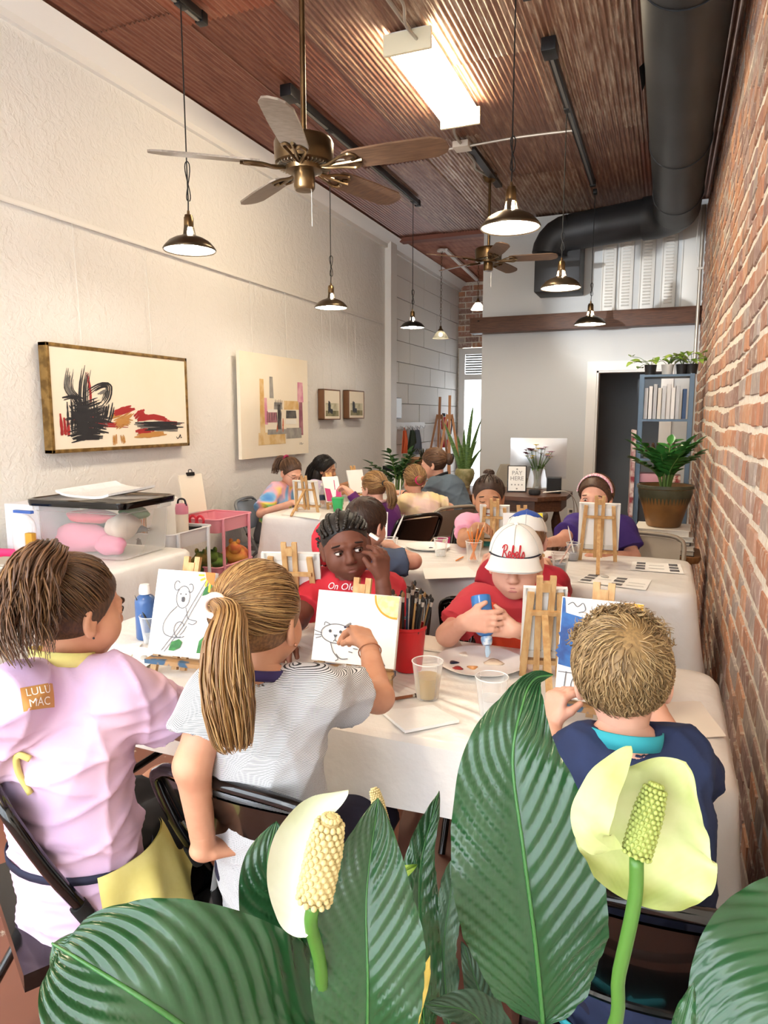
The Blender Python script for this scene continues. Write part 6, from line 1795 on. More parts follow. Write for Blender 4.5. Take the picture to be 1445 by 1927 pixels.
SKINS = {}
def skin(name, c, c2):
    if name not in SKINS:
        SKINS[name] = mat('skin_' + name, c, .5, col2=c2, nscale=18, ncon=(.3, .75), spec=.35)
    return SKINS[name]
def hairmat(name, cols, rough=.38):
    key = 'hair_' + name
    if key in MATS: return MATS[key]
    m = bpy.data.materials.new(key); m.use_nodes = True
    nt = m.node_tree; b = nt.nodes['Principled BSDF']; b.inputs['Roughness'].default_value = rough; b.inputs['Specular IOR Level'].default_value = .45
    ge = nt.nodes.new('ShaderNodeNewGeometry'); r = nt.nodes.new('ShaderNodeValToRGB')
    while len(r.color_ramp.elements) < len(cols): r.color_ramp.elements.new(.5)
    for i, c in enumerate(cols):
        r.color_ramp.elements[i].position = i / max(1, len(cols) - 1); r.color_ramp.elements[i].color = lin(c)
    nt.links.new(ge.outputs['Random Per Island'], r.inputs[0]); nt.links.new(r.outputs[0], b.inputs['Base Color'])
    MATS[key] = m
    return m
def rotm(yaw, pitch=0, roll=0):
    return np.array(Matrix.Rotation(yaw, 3, 'Z') @ Matrix.Rotation(-pitch, 3, 'X') @ Matrix.Rotation(roll, 3, 'Y'))

class Head:
    def __init__(s, c, yaw, pitch=0, roll=0, k=1.0):
        s.c, s.R, s.k = np.array(c, float), rotm(math.radians(yaw), math.radians(pitch), math.radians(roll)), k
    def w(s, *p): return s.c + s.R @ (np.array(p, float) * s.k)
    def d(s, *p): return s.R @ np.array(p, float)
    def build(s, S, ears=True, lids=True, fat=1.0):
        k, R = s.k, s.R
        e = lambda c, r, kk=.02, sub=False, RR=None: S.ell(s.w(*c), np.array(r) * k, R if RR is None else R @ RR, kk * k, sub)
        e((0, -.012, .022), (.0715, .089, .080)); e((0, .020, -.03), (.058 * fat, .062, .073), .03); e((0, .048, -.084), (.026, .024, .018), .03)
        for q in (-1, 1):
            e((q * .036 * fat, .048, -.04), (.026 * fat, .028, .03), .03)
            e((q * .0305, .092, -.003), (.017, .014, .013), .016, True)
            if lids: e((q * .0305, .0725, -.003), (.0155, .0115, .0105), .006)
            S.cone(s.w(q * .012, .083, .016), s.w(q * .043, .071, .017), .008 * k, .006 * k, .014 * k)
            e((q * .0105, .088, -.034), (.0075, .009, .0065), .008)
            if ears:
                Ry = np.array(Matrix.Rotation(q * .35, 3, 'Z'))
                e((q * .075, -.012, -.012), (.0085, .019, .031), .008, False, Ry); e((q * .083, -.006, -.010), (.007, .010, .017), .006, True, Ry); e((q * .073, -.006, -.038), (.008, .010, .010), .008)
        S.cone(s.w(0, .078, .006), s.w(0, .097, -.028), .007 * k, .0105 * k, .014 * k)
        e((0, .075, -.060), (.024, .013, .018), .016)
        S.cone(s.w(-.015, .083, -.0565), s.w(.015, .083, -.0565), .0052 * k, .0052 * k, .005 * k)
        S.cone(s.w(-.012, .0825, -.0655), s.w(.012, .0825, -.0655), .0055 * k, .0055 * k, .005 * k)
        e((0, .0915, -.0612), (.02, .004, .0014), .003, True)
    def face_parts(s, p, iris='2a1a12', look=(0, 0), brow='2a1c14', lip='b5706a', eyes=True, closed=False):
        k = s.k
        EW = mat('eye_white', 'd6cfc8', .35); IR = mat('iris_' + iris, iris, .2)
        for q in (-1, 1):
            if eyes and not closed:
                c = s.w(q * .0305, .0735, -.003)
                eo = p.add('eyeball', MB().ball(c, .0118 * k, 16, 12), EW)
                dd = unit(s.d(look[0], 1, look[1]))
                p.add('iris', MB().ball(c + dd * .0068 * k, .0066 * k, 12, 8), IR, eo)
                for nm, e0, e1 in (('upper_eyelid', .28, 1.5), ('lower_eyelid', -1.5, -.42)):
                    def lf(u, v):
                        az, el = (u - .5) * 2.9, e0 + (e1 - e0) * v
                        if nm[0] == 'u': el = el - .25 * (2 * u - 1) ** 2 * (1 - v)
                        else: el = el + .2 * (2 * u - 1) ** 2 * v
                        return c + s.R @ (V3(math.sin(az) * math.cos(el), math.cos(az) * math.cos(el), math.sin(el)) * .0127 * k)
                    p.add(nm, MB().grid(lf, 12, 6), p.sk)
            lid = MB().tube([s.w(q * .0305 + .0145 * math.cos(a), .0855 - .008 * abs(math.cos(a)) ** 2, -.003 + (.0075 * math.sin(a) if not closed else -.005 * math.sin(a))) for a in np.linspace(.05, PI - .05, 9)], .0014 * k, 5)
            p.add('eyelashes', lid, mat('lash', '1a1210', .7))
            bw = MB().tube([s.w(q * .0305 + .02 * math.cos(a), .0845 - .012 * abs(math.cos(a)) ** 2, .0165 + .005 * math.sin(a) - q * .002 * math.cos(a)) for a in np.linspace(.15, PI - .15, 8)], [.001 * k, .0022 * k, .0028 * k, .0028 * k, .0028 * k, .0026 * k, .0022 * k, .001 * k], 5)
            p.add('eyebrow', bw, mat('brow_' + brow, brow, .8))
        lp = MB()
        for z, r in ((-.0568, .0036), (-.0662, .0044)):
            lp.tube([s.w(x, .0872 - 9 * x * x * 1.4, z + (.0012 if z > -.06 else -.0008) * (1 - (x / .019) ** 2)) for x in np.linspace(-.019, .019, 9)], [.0008 * k, r * .6 * k, r * .9 * k, r * k, r * .92 * k, r * k, r * .9 * k, r * .6 * k, .0008 * k], 6)
        p.add('lips', lp, mat('lips_' + lip, lip, .45))
    def cap(s, vox, thick=.012, line=(.06, .062), tilt=(.83, -.55), low=-.075, extra=()):
        """scalp hair: the skull swollen by thick, cut back at the hairline"""
        S = SDF(vox); k = s.k
        n1 = unit(s.d(0, *tilt)); o1 = n1 @ s.w(0, *line)
        n2 = s.d(0, 0, -1); o2 = n2 @ s.w(0, 0, low)
        S.ell(s.w(0, -.014, .022), (np.array((.0725, .089, .080)) + thick) * k, s.R, .01, False, [(n1, o1), (n2, o2)])
        for (c, r) in extra: S.ell(s.w(*c), np.array(r) * k, s.R, .015 * k)
        return S
    def scalp(s, u, lift=.013):
        """point over the skull in direction u (local)"""
        u = unit(u); r = np.array((.0725, .089, .080)) + lift
        t = 1 / math.sqrt(sum((u[i] / r[i]) ** 2 for i in range(3)))
        return s.w(*(u * t + V3(0, -.014, .022)))
def slerp(a, b, t):
    a, b = unit(a), unit(b); w = math.acos(max(-1, min(1, a @ b)))
    if w < 1e-3: return a
    return (math.sin((1 - t) * w) * a + math.sin(t * w) * b) / math.sin(w)
def strand(mb, pts, r, n=3):
    m = len(pts)
    mb.tube(pts, [r * (1 - .75 * (i / (m - 1)) ** 3) for i in range(m)], n, caps=False)
def pulled_hair(H, tie, n, seed, r=.0013, lift=.0125, low=-.42, front=.55):
    """strands combed over the skull to the tie direction"""
    rr = random.Random(seed); mb = MB(); i = 0
    while i < n:
        u = unit(V3(rr.gauss(0, 1), rr.gauss(0, 1), rr.gauss(0, 1)))
        if u[2] < low + (.25 if u[1] > 0 else 0) or u[1] * .83 - u[2] * .45 > .30 + rr.uniform(-.04, .03): continue
        i += 1; lf = lift + rr.uniform(-.001, .003); b = rr.uniform(-.08, .08); c = rr.uniform(-.08, .08)
        tv = unit(np.array(tie) + V3(b, c, rr.uniform(-.08, .08)))
        pts = [H.scalp(slerp(u, tv, t), lf * min(1, .75 + t * 3) + .004 * math.sin(t * PI)) for t in np.linspace(0, 1, 8)]
        strand(mb, pts, r * H.k)
    return mb
def tail(path, rad, n, seed, wave=.006, r=.0014, freq=9.0, loose=.15):
    """ponytail: strands round a guide curve; rad: radius along it"""
    rr = random.Random(seed); mb = MB()
    base = crv(path, 4); m = len(base)
    fr_ = []; u = None
    for j in range(m):
        tg = unit(base[min(j + 1, m - 1)] - base[max(j - 1, 0)])
        u = frame_of(tg)[0] if u is None else unit(u - tg * (u @ tg))
        fr_.append((u, np.cross(tg, u)))
    rads = np.interp(np.linspace(0, 1, m), np.linspace(0, 1, len(rad)), rad)
    for i in range(n):
        a = rr.uniform(0, 6.28); q = math.sqrt(rr.random()); ph, am = rr.uniform(0, 6.28), wave * rr.uniform(.4, 1.5); fq = freq * rr.uniform(.8, 1.2)
        end = int(m * rr.uniform(1 - loose * 2, 1.0)); pts = []
        tw = rr.uniform(-.7, .7)
        for j in range(max(4, end)):
            t = j / (m - 1); u, w = fr_[j]
            aa = a + tw * t
            o = (math.cos(aa) * u + math.sin(aa) * w) * q * rads[j] + (u * math.sin(fq * t + ph) + w * math.cos(fq * t * .9 + ph)) * am * t
            pts.append(base[j] + o)
        strand(mb, pts, r)
    return mb
def short_hair(H, n, seed, length=.035, crown=(.12, -.62, .75), lift=.008, r=.0013, curl=0.0, low=-.5, swirl=.9):
    rr = random.Random(seed); mb = MB(); i = 0; cr_ = unit(V3(*crown))
    while i < n:
        u = unit(V3(rr.gauss(0, 1), rr.gauss(0, 1), rr.gauss(0, 1)))
        if u[2] < low or u[1] * .83 - u[2] * .5 > .22 + rr.uniform(-.05, .05): continue
        i += 1
        away = u - cr_; away = away - u * (away @ u); away = unit(away) if np.linalg.norm(away) > 1e-3 else frame_of(u)[0]
        sw = np.cross(u, away)
        dist = math.acos(max(-1, min(1, u @ cr_)))
        d = unit(away + sw * swirl * math.exp(-dist * 1.2) + V3(0, 0, -.25))
        L = length * rr.uniform(.7, 1.25) / .09; ph = rr.uniform(0, 6.28)
        top = max(0, u[2]) * (1 if u[1] > -.2 else .5)
        pts = []
        for t in np.linspace(0, 1, 7):
            v = unit(u + d * L * t + sw * curl * .35 * math.sin(ph + t * 6) * t)
            pts.append(H.scalp(v, lift * (.3 + 1.0 * math.sin(PI * min(t, .75))) + (.004 + .012 * top * curl) * t + curl * .006 * math.sin(ph + t * 7) * t))
        strand(mb, pts, r * H.k)
    return mb

def hand(S, W, d, nrm, side, k=1.0, curl=(.5, .5, .4), thumb=(.7, .3), spread=.06, each=None):
    """fingers along d, palm faces nrm, side=+1 when the thumb lies on the +cross(d,nrm) side"""
    d = unit(d); nrm = unit(np.array(nrm) - d * (np.array(nrm) @ d)); x = np.cross(d, nrm) * side
    W = np.array(W, float)
    L = .062 * k
    S.cone(W - d * .01 * k, W + d * .02 * k, .0185 * k, .016 * k, .012 * k, (nrm, .75))
    ln = (.056, .062, .058, .046)
    for i in range(4):
        o = (1.5 - i) * .0155 * k
        kn = W + d * L * (1 - .05 * abs(i - 1.2)) + x * o
        S.cone(W + d * .012 * k + x * o * .7, kn, .0125 * k, .0098 * k, .010 * k, (nrm, .85))
        dd = unit(d + x * (1.5 - i) * spread); c = each[i] if each else curl
        p, rads = kn, (.0086, .0079, .0072, .0062)
        for j in range(3):
            a = c[j]
            dd = unit(dd * math.cos(a) + nrm * math.sin(a)); q = p + dd * ln[i] * k * (.45, .31, .24)[j]
            S.cone(p, q, rads[j] * k, rads[j + 1] * k, .0025 * k if j else .006 * k); p = q
    b = W + d * .014 * k + x * .016 * k
    t1 = unit(x * math.cos(thumb[0]) * .8 + d * .75 + nrm * math.sin(thumb[0]) * .7)
    m = b + t1 * .034 * k; t2 = unit(t1 + d * .5 + nrm * thumb[1] - x * .5 * thumb[1]); e = m + t2 * .028 * k
    S.cone(b, m, .0125 * k, .0095 * k, .010 * k); S.cone(m, e, .0092 * k, .0068 * k, .004 * k)

class Person:
    def __init__(s, label, head, pelvis, byaw, k=1.0, skinm=None, vox=.005, name='person', cat='person'):
        s.root = thing(name, label, cat, (pelvis[0], pelvis[1], 0))
        s.o = V3(pelvis[0], pelvis[1], 0)
        s.H, s.P, s.k, s.sk, s.vox = head, np.array(pelvis, float), k, skinm, vox
        a = math.radians(byaw); s.f = V3(-math.sin(a), math.cos(a), 0); s.r = V3(math.cos(a), math.sin(a), 0)
        s.N = head.w(0, -.02, -.125) * 1.0
        s.Ct = s.P * .32 + s.N * .68 - s.f * .015 * k
        s.sh = {}
        dn = unit(s.N - s.P)
        for q, n in ((-1, 'L'), (1, 'R')): s.sh[n] = s.N + s.r * q * .118 * k - dn * .045 * k
        s.S = s.SH = SDF(max(vox * .8, .0031)); s.HD = SDF(vox * .9); s.B = SDF(vox * 1.55); s.cv = vox * 1.35; s.arms = {}
        s.legs = {}
    def torso(s, S, g=0.0, low=.0, neck=True):
        k = s.k; sq = (s.f, .74)
        S.cone(s.P + V3(0, 0, low), s.Ct, .108 * k + g, .112 * k + g, .03, sq)
        for n in 'LR':
            S.cone(s.Ct + s.r * (-.03 if n == 'L' else .03) * k, s.sh[n] + (s.N - s.sh[n]) * .18 - V3(0, 0, .012), .085 * k + g, .044 * k + g, .05, (s.f, .85))
            S.cone(s.N - V3(0, 0, .02 * k), s.sh[n], .036 * k + g, .040 * k + g, .04)
    def body(s, fat=1.0, lids=True, hands=True, ears=True):
        S, k = s.B, s.k
        s.H.build(s.HD, ears=ears, lids=lids, fat=fat)
        for q in (s.HD, S): q.cone(s.H.w(0, -.022, -.05), s.N - V3(0, 0, .01), .038 * s.H.k, .043 * k, .025)
        s.torso(S)
        for n, (E, W) in s.arms.items():
            S.cone(s.sh[n], E, .040 * k, .033 * k, .02); S.cone(E, W, .033 * k, .0215 * k, .015)
            s.SH.cone(W + (E - W) * .22, W, (.0215 + .0115 * .22) * k + .0004, .0215 * k, .012)
        for n, (K, A) in s.legs.items():
            hp = s.P + s.r * (-.06 if n == 'L' else .06) * k
            S.cone(hp, K, .07 * k, .052 * k, .03); S.cone(K, A, .05 * k, .033 * k, .02)
    def part(s, name, me, m, parent=None):
        if parent is None: me.transform(Matrix.Translation(-Vector(s.o)))
        o = link(name, me, m, parent or s.root)
        return o
    def add(s, name, mb, m, parent=None, smooth='all', stuff=False):
        mb.v = [tuple(np.array(p) - s.o) for p in mb.v]
        o = obj(name, mb, m, parent or s.root, smooth)
        if stuff: o['kind'] = 'stuff'
        return o
    def finish_body(s):
        bm = bmesh.new()
        for q in (s.B, s.HD, s.SH):
            if q.p:
                me = q.mesh('body'); bm.from_mesh(me); bpy.data.meshes.remove(me)
        me = bpy.data.meshes.new('body'); bm.to_mesh(me); bm.free()
        me.polygons.foreach_set('use_smooth', np.ones(len(me.polygons), bool))
        return s.part('body', me, s.sk)
    def shirt(s, m, sleeve=.6, g=.012, low=-.06, seed=1, amp=.004, name='shirt', flare=.012, slr=None, both=True, f=46):
        S = SDF(s.cv); k = s.k
        s.torso(S, g, 0)
        S.cone(s.Ct, s.P + V3(0, 0, low), .114 * k + g, .112 * k + g + flare, .03, (s.f, .78), cut=True)
        for n, (E, W) in s.arms.items():
            if sleeve <= 1:
                e = s.sh[n] + (E - s.sh[n]) * sleeve
                S.cone(s.sh[n] - unit(E - s.sh[n]) * .01, e, .043 * k + g, (slr or .046) * k + g, .03, cut=True)
            else:
                S.cone(s.sh[n], E, .041 * k + g * .8, .036 * k + g * .7, .03)
                e = E + (W - E) * (sleeve - 1); S.cone(E, e, .035 * k + g * .6, .028 * k + g * .5, .02, cut=True)
        # neck opening
        S.cone(s.N - V3(0, 0, .0), s.H.w(0, -.02, -.06), .046 * k, .05 * k, .006, sub=True)
        return s.part(name, S.mesh(name, wrinkle(seed, amp, f)), m)
    def trousers(s, m, to=1.0, name='trousers', g=.012, seed=3, amp=.003):
        S = SDF(max(s.vox * 1.7, .0085)); k = s.k
        S.cone(s.P + V3(0, 0, .05), s.P - V3(0, 0, .02), .118 * k, .12 * k, .03, (s.f, .8))
        for n, (K, A) in s.legs.items():
            hp = s.P + s.r * (-.06 if n == 'L' else .06) * k
            e = hp + (K - hp) * min(to, 1)
            S.cone(hp, e, .075 * k + g, .056 * k + g, .03, cut=to < 1)
            if to > 1: S.cone(K, K + (A - K) * (to - 1), .053 * k + g, .04 * k + g, .02, cut=True)
        return s.part(name, S.mesh(name, wrinkle(seed, amp)), m)
    def sit(s, under=.0, knee=None, spread=.07):
        k = s.k
        for q, n in ((-1, 'L'), (1, 'R')):
            K = s.P + s.f * .34 * k + s.r * q * spread + V3(0, 0, -.01)
            A = K - s.f * (.04 + under) + V3(0, 0, -.37 * k); A[2] = max(A[2], .06)
            s.legs[n] = (K, A)
    def shoes(s, m):
        for n, (K, A) in s.legs.items():
            S = SDF(.008); S.cone(A - V3(0, 0, .025), A + s.f * .12 * s.k - V3(0, 0, .035), .036, .034, .02); S.cone(A, A - V3(0, 0, .03), .035, .036, .02)
            s.part('shoe', S.mesh('shoe'), m)
# ------------------------------------------------------------------ helpers for clothing
from mathutils.bvhtree import BVHTree
def bvh(p, name):
    me = [c for c in bpy.data.objects if c.parent == p.root and c.name.split('.')[0] == name][0].data
    n = len(me.vertices); co = np.empty(n * 3, np.float32); me.vertices.foreach_get('co', co); co = co.reshape(-1, 3) + p.o
    fi = np.empty(len(me.polygons) * 4, np.int32); me.polygons.foreach_get('vertices', fi)
    return BVHTree.FromPolygons(co.tolist(), fi.reshape(-1, 4).tolist())
def hit(tree, x, y):
    r = unit(_ray(x, y)); l, n, i, d = tree.ray_cast(Vector(_C), Vector(r))
    return None if l is None else (np.array(l), np.array(n))
def onto(tree, q, n, off):
    l, nn, i, d = tree.ray_cast(Vector(q + n * .3), Vector(-n))
    return (np.array(l) if l is not None else q) + n * off
def patch(p, tree, x, y, w, h, m, text=None, size=.02, tcol='f6f2ea', name='printed_patch', shear=0, bold=0):
    c, n0 = hit(tree, x, y)
    n = unit(_C - c) * .5 + unit(n0) * .5; n = unit(n)
    v = unit(V3(0, 0, 1) - n * n[2]); u = np.cross(v, n)
    po = None
    if m is not None:
        mb = MB().grid(lambda a, b: onto(tree, c + u * (a - .5) * w + v * (b - .5) * h, n, .0015), 10, 8)
        po = p.add(name, mb, m)
    if text:
        me = text_mesh(text, size, 0, shear, bold=bold)
        bm = bmesh.new(); bm.from_mesh(me)
        bmesh.ops.subdivide_edges(bm, edges=[e for e in bm.edges if e.calc_length() > size * .25], cuts=2)
        for q in bm.verts: q.co = Vector(onto(tree, c + u * q.co.x + v * q.co.y, n, .0026) - p.o)
        bm.to_mesh(me); bm.free()
        link('lettering', me, mat('ink_' + tcol, tcol, .7), po or p.root)
def ribbon_loop(p, name, pts, w, m, closed=True, axis=(0, 0, 1), th=.003, parent=None):
    """flat band standing along axis through pts"""
    pts = [np.array(q, float) for q in pts]; mb = MB(); N_ = len(pts); P = []; Fc = []
    cen = sum(pts) / N_
    for i, q in enumerate(pts):
        a, b = (pts[i - 1] if (closed or i) else pts[0]), (pts[(i + 1) % N_] if (closed or i < N_ - 1) else pts[-1])
        t = unit(b - a); up = np.array(axis, float); up = unit(up - t * (up @ t)); o = np.cross(t, up)
        if o @ (q - cen) < 0: o = -o
        P += [q - up * w / 2, q + up * w / 2, q + up * w / 2 + o * th, q - up * w / 2 + o * th]
    for i in range(N_ if closed else N_ - 1):
        a, b = i * 4, ((i + 1) % N_) * 4
        for k in range(4): Fc.append((a + k, a + (k + 1) % 4, b + (k + 1) % 4, b + k))
    mb.add(P, Fc)
    return p.add(name, mb, m, parent)
def two_sided(fn, nu, nv, th=.004):
    mb = MB().grid(fn, nu, nv)
    P = np.array(mb.v).reshape(nu + 1, nv + 1, 3)
    du, dv = np.gradient(P, axis=0), np.gradient(P, axis=1)
    n = np.cross(du, dv); n /= np.maximum(np.linalg.norm(n, axis=2), 1e-9)[..., None]
    Q = (P + n * th).reshape(-1, 3)
    k = len(mb.v)
    f2 = [tuple(reversed([i + k for i in f])) for f in mb.f]
    mb.v += [tuple(q) for q in Q]; mb.f += f2
    return mb
def neck_ring(p, up=.022, rx=.052, rf=.05, tilt=.012, c=None):
    c = p.N if c is None else c
    return [c + V3(0, 0, up) + p.r * rx * math.cos(a) + p.f * rf * math.sin(a) - V3(0, 0, tilt * math.sin(a)) for a in np.linspace(0, 2 * PI, 24, endpoint=False)]
SK_TAN = skin('tan', 'd09a7c', 'c2876a')
SK_FAIR = skin('fair', 'e2b098', 'd69c86')
SK_DARK = skin('deep', '74483a', '643b2c')
SK_OLIVE = skin('olive', 'bf8d6e', 'b07c5d')
HB = hairmat('brown', ['3f2a1e', '5c402d', '74533a', '50382a', '86633f'])
HDB = hairmat('dark_brown', ['2a1c16', '3f2b20', '523829', '33231b'])
HLB = hairmat('light_brown', ['7a5736', '9a7448', 'bd9561', '8a643e', '6a4a2e', 'c7a36c'])
HBL = hairmat('blond', ['7f6545', '9d825c', 'b89c70', '917650', '6c5538'])
HBK = hairmat('black', ['0c0a0a', '17120f', '1f1916'])
def capm(name, c, c2): return mat('scalp_' + name, c, .5, col2=c2, nscale=60, stretch=(4, 4, 1))
CB, CDB, CLB, CBL, CBK = capm('brown', '3a261b', '553a28'), capm('dark', '2a1c16', '3f2b20'), capm('light', '6a4a2e', '8a643e'), capm('blond', '7d6443', '96794f'), capm('black', '0e0b0b', '191412')
YA = mat('yellow_apron', 'e3d98a', .85, col2='d8cc78', nscale=12)
WSHOE = mat('white_shoe', 'dedbd5', .6)

# ---- girl in pink, front left
def p_pink():
    H = Head(atD(145, 1146, 1.32), -16, 8, 0, .91)
    p = Person('girl in a pink tie-dye T-shirt with a high wavy brown ponytail', H, (-1.07, .98, .53), 0, .97, SK_TAN, .0042)
    p.sh['R'] = atD(232, 1302, 1.30); p.sh['L'] = atD(22, 1318, 1.20)
    p.arms['R'] = (atD(345, 1362, 1.44), atD(430, 1325, 1.6)); p.arms['L'] = (atD(-50, 1450, 1.3), atD(10, 1380, 1.5))
    p.sit(); p.body(); hand(p.S, p.arms['R'][1], (.2, 1, .1), (0, 0, -1), -1); hand(p.S, p.arms['L'][1], (.6, 1, .1), (0, 0, -1), 1)
    p.finish_body(); H.face_parts(p, brow='3a261b', look=(0, -.3))
    p.part('hair', H.cap(.0045, .010, (.068, .068)).mesh('hair'), CB)
    tie = (0, -.72, .69)
    p.add('hair_strands', pulled_hair(H, tie, 900, 2), HB, stuff=True)
    T = H.scalp(tie, .02)
    p.add('hair_tie', MB().tube([T + H.R @ V3(.02 * math.cos(a), .014 * math.sin(a) - .004, .018 * math.sin(a)) for a in np.linspace(0, 2 * PI, 17)], .007, 8, caps=False), mat('dark_tie', '2b201b', .8))
    path = [T, atD(92, 1046, 1.22), atD(62, 1078, 1.19), atD(48, 1135, 1.17), atD(42, 1190, 1.16), atD(58, 1255, 1.17)]
    p.add('ponytail', tail(path, [.014, .03, .042, .05, .052, .038], 480, 3, .02, .0022, 15, .16), HB, stuff=True)
    PINK = mat('pink_tie_dye', 'dfbccd', .9, col2='c6a9cf', nscale=5, ncon=(.35, .65), bump=.1, bscale=300, bdist=.001)
    p.shirt(PINK, .72, .012, -.10, 5, .007, flare=.02, slr=.056)
    p.trousers(mat('black_pleated_shorts', '17181c', .8), .8, 'shorts'); p.shoes(WSHOE)
    tr_ = bvh(p, 'shirt')
    patch(p, tr_, 75, 1310, .058, .039, mat('tan_patch', 'c08a4c', .7), 'LULU\nMAC', .0185)
    ribbon_loop(p, 'apron_strap', neck_ring(p, .026, .055, .055, .016), .026, YA)
    wz = p.P + V3(0, 0, .05)
    ribbon_loop(p, 'waist_tie', [wz + p.r * .150 * math.cos(a) + p.f * .122 * math.sin(a) - V3(0, 0, .01 * math.sin(a)) for a in np.linspace(0, 2 * PI, 32, endpoint=False)], .016, mat('navy_tie', '20233a', .8))
    def ap(u, v):
        a = -.75 + 1.9 * u
        return wz + p.r * (.158 + .06 * v + .014 * math.sin(u * 17 + v * 3) * v) * math.cos(a * .75) + p.f * (.13 + .05 * v) * math.sin(a) - V3(0, 0, -.02 + (.14 + .03 * math.sin(u * 11)) * v)
    p.add('apron', two_sided(ap, 28, 10), YA)
    p.add('apron_ribbon', MB().tube(crv([hit(tr_, x, y)[0] - p.f * .006 for x, y in ((62, 1425), (38, 1418), (40, 1450), (62, 1490)) if hit(tr_, x, y)], 5), .006, 6), YA)
    p.add('earring', MB().ball(H.w(.083, -.006, -.045), .0022, 8, 6), BLKH)

# ---- girl in the striped shirt
def mat_stripes():
    m = bpy.data.materials.new('fine_black_stripes'); m.use_nodes = True
    nt = m.node_tree; b = nt.nodes['Principled BSDF']; b.inputs['Roughness'].default_value = .9
    tc = nt.nodes.new('ShaderNodeTexCoord'); wv = nt.nodes.new('ShaderNodeTexWave'); wv.bands_direction = 'Z'; wv.inputs['Scale'].default_value = 140; wv.inputs['Distortion'].default_value = .6; wv.inputs['Detail'].default_value = 1; wv.inputs['Detail Scale'].default_value = .4
    r = nt.nodes.new('ShaderNodeValToRGB'); r.color_ramp.elements[0].position, r.color_ramp.elements[1].position = .22, .34
    r.color_ramp.elements[0].color, r.color_ramp.elements[1].color = lin('2c2c32'), lin('dcdcde')
    nt.links.new(tc.outputs['Object'], wv.inputs['Vector']); nt.links.new(wv.outputs['Fac'], r.inputs[0]); nt.links.new(r.outputs[0], b.inputs['Base Color'])
    return m
def p_stripe():
    H = Head(atD(490, 1162, 1.30), 2, 4, 0, .94)
    p = Person('girl in a black and white striped T-shirt with a long straight golden ponytail', H, (-.69, 1.13, .53), -4, .97, SK_TAN, .004)
    p.sh['R'] = atD(598, 1306, 1.31); p.sh['L'] = atD(402, 1318, 1.25)
    El, Wr = atD(712, 1312, 1.46), atD(694, 1216, 1.6)
    p.arms['R'] = (El, Wr); p.arms['L'] = (atD(362, 1440, 1.22), atD(385, 1600, 1.28))
    p.sit(); p.body()
    hd = unit(atD(655, 1152, 1.70) - Wr)
    hand(p.S, Wr, hd, unit(V3(-.8, .4, -.35)), 1, 1.0, curl=(1.1, 1.3, .8), thumb=(1.1, .9), spread=.02)
    hand(p.S, p.arms['L'][1], (.4, .8, -.2), (0, 0, -1), 1)
    p.finish_body(); H.face_parts(p, brow='6a4a2e')
    p.part('hair', H.cap(.0045, .010, (.066, .066)).mesh('hair'), CLB)
    tie = (-.22, -.92, .22)
    p.add('hair_strands', pulled_hair(H, tie, 1000, 12), HLB, stuff=True)
    T = H.scalp(tie, .018)
    p.add('hair_tie', MB().tube([T + H.R @ V3(.02 * math.cos(a), -.012 + .006 * math.sin(a), .017 * math.sin(a)) for a in np.linspace(0, 2 * PI, 17)], .006, 8, caps=False), mat('pale_pink_tie', 'e6c9bd', .8))
    path = [T, atD(432, 1160, 1.155), atD(425, 1210, 1.13), atD(425, 1270, 1.13), atD(432, 1330, 1.13), atD(438, 1395, 1.13), atD(440, 1415, 1.13)]
    p.add('ponytail', tail(path, [.014, .026, .036, .042, .042, .032, .02], 480, 13, .005, .002, 10, .10), HLB, stuff=True)
    p.shirt(mat_stripes(), .55, .011, -.07, 15, .006, slr=.054)
    p.trousers(mat('navy_shorts', '1c1c33', .85), .9, 'shorts'); p.shoes(WSHOE)
    ribbon_loop(p, 'apron_strap', neck_ring(p, .02, .055, .056, .016), .019, mat('purple_strap', '352a5c', .8))
    WA = mat('white_apron', 'e6e4e4', .85)
    wz = p.P + V3(0, 0, .0)
    def ap(u, v):
        a = PI - 1.3 + 1.5 * u
        return wz + p.r * (.15 + .03 * v + .01 * math.sin(u * 25) * v) * math.cos(a) + p.f * (.13 + .02 * v) * math.sin(a) - V3(0, 0, .0 + .16 * v)
    p.add('apron', two_sided(ap, 24, 8), WA)
    p.add('bracelet', MB().tube([Wr + (El - Wr) * .12 + .026 * (math.cos(a) * frame_of(El - Wr)[0] + math.sin(a) * frame_of(El - Wr)[1]) for a in np.linspace(0, 2 * PI, 21)], .0016, 6, caps=False), mat('rose_gold', 'b98468', .3, .8))
    p.add('earring', MB().ball(H.w(.083, -.006, -.045), .004, 8, 6), mat('rose_gold', 'b98468', .3, .8))
    c = Wr + hd * .072 + unit(V3(-.8, .4, -.35)) * .022
    stick('paint_brush', 'dark pencil in the raised hand of the striped girl', 'pencil', c + V3(.03, -.10, .035), c + V3(-.025, .05, -.005), .0036, mat('violet_pencil', '2b2140', .4))

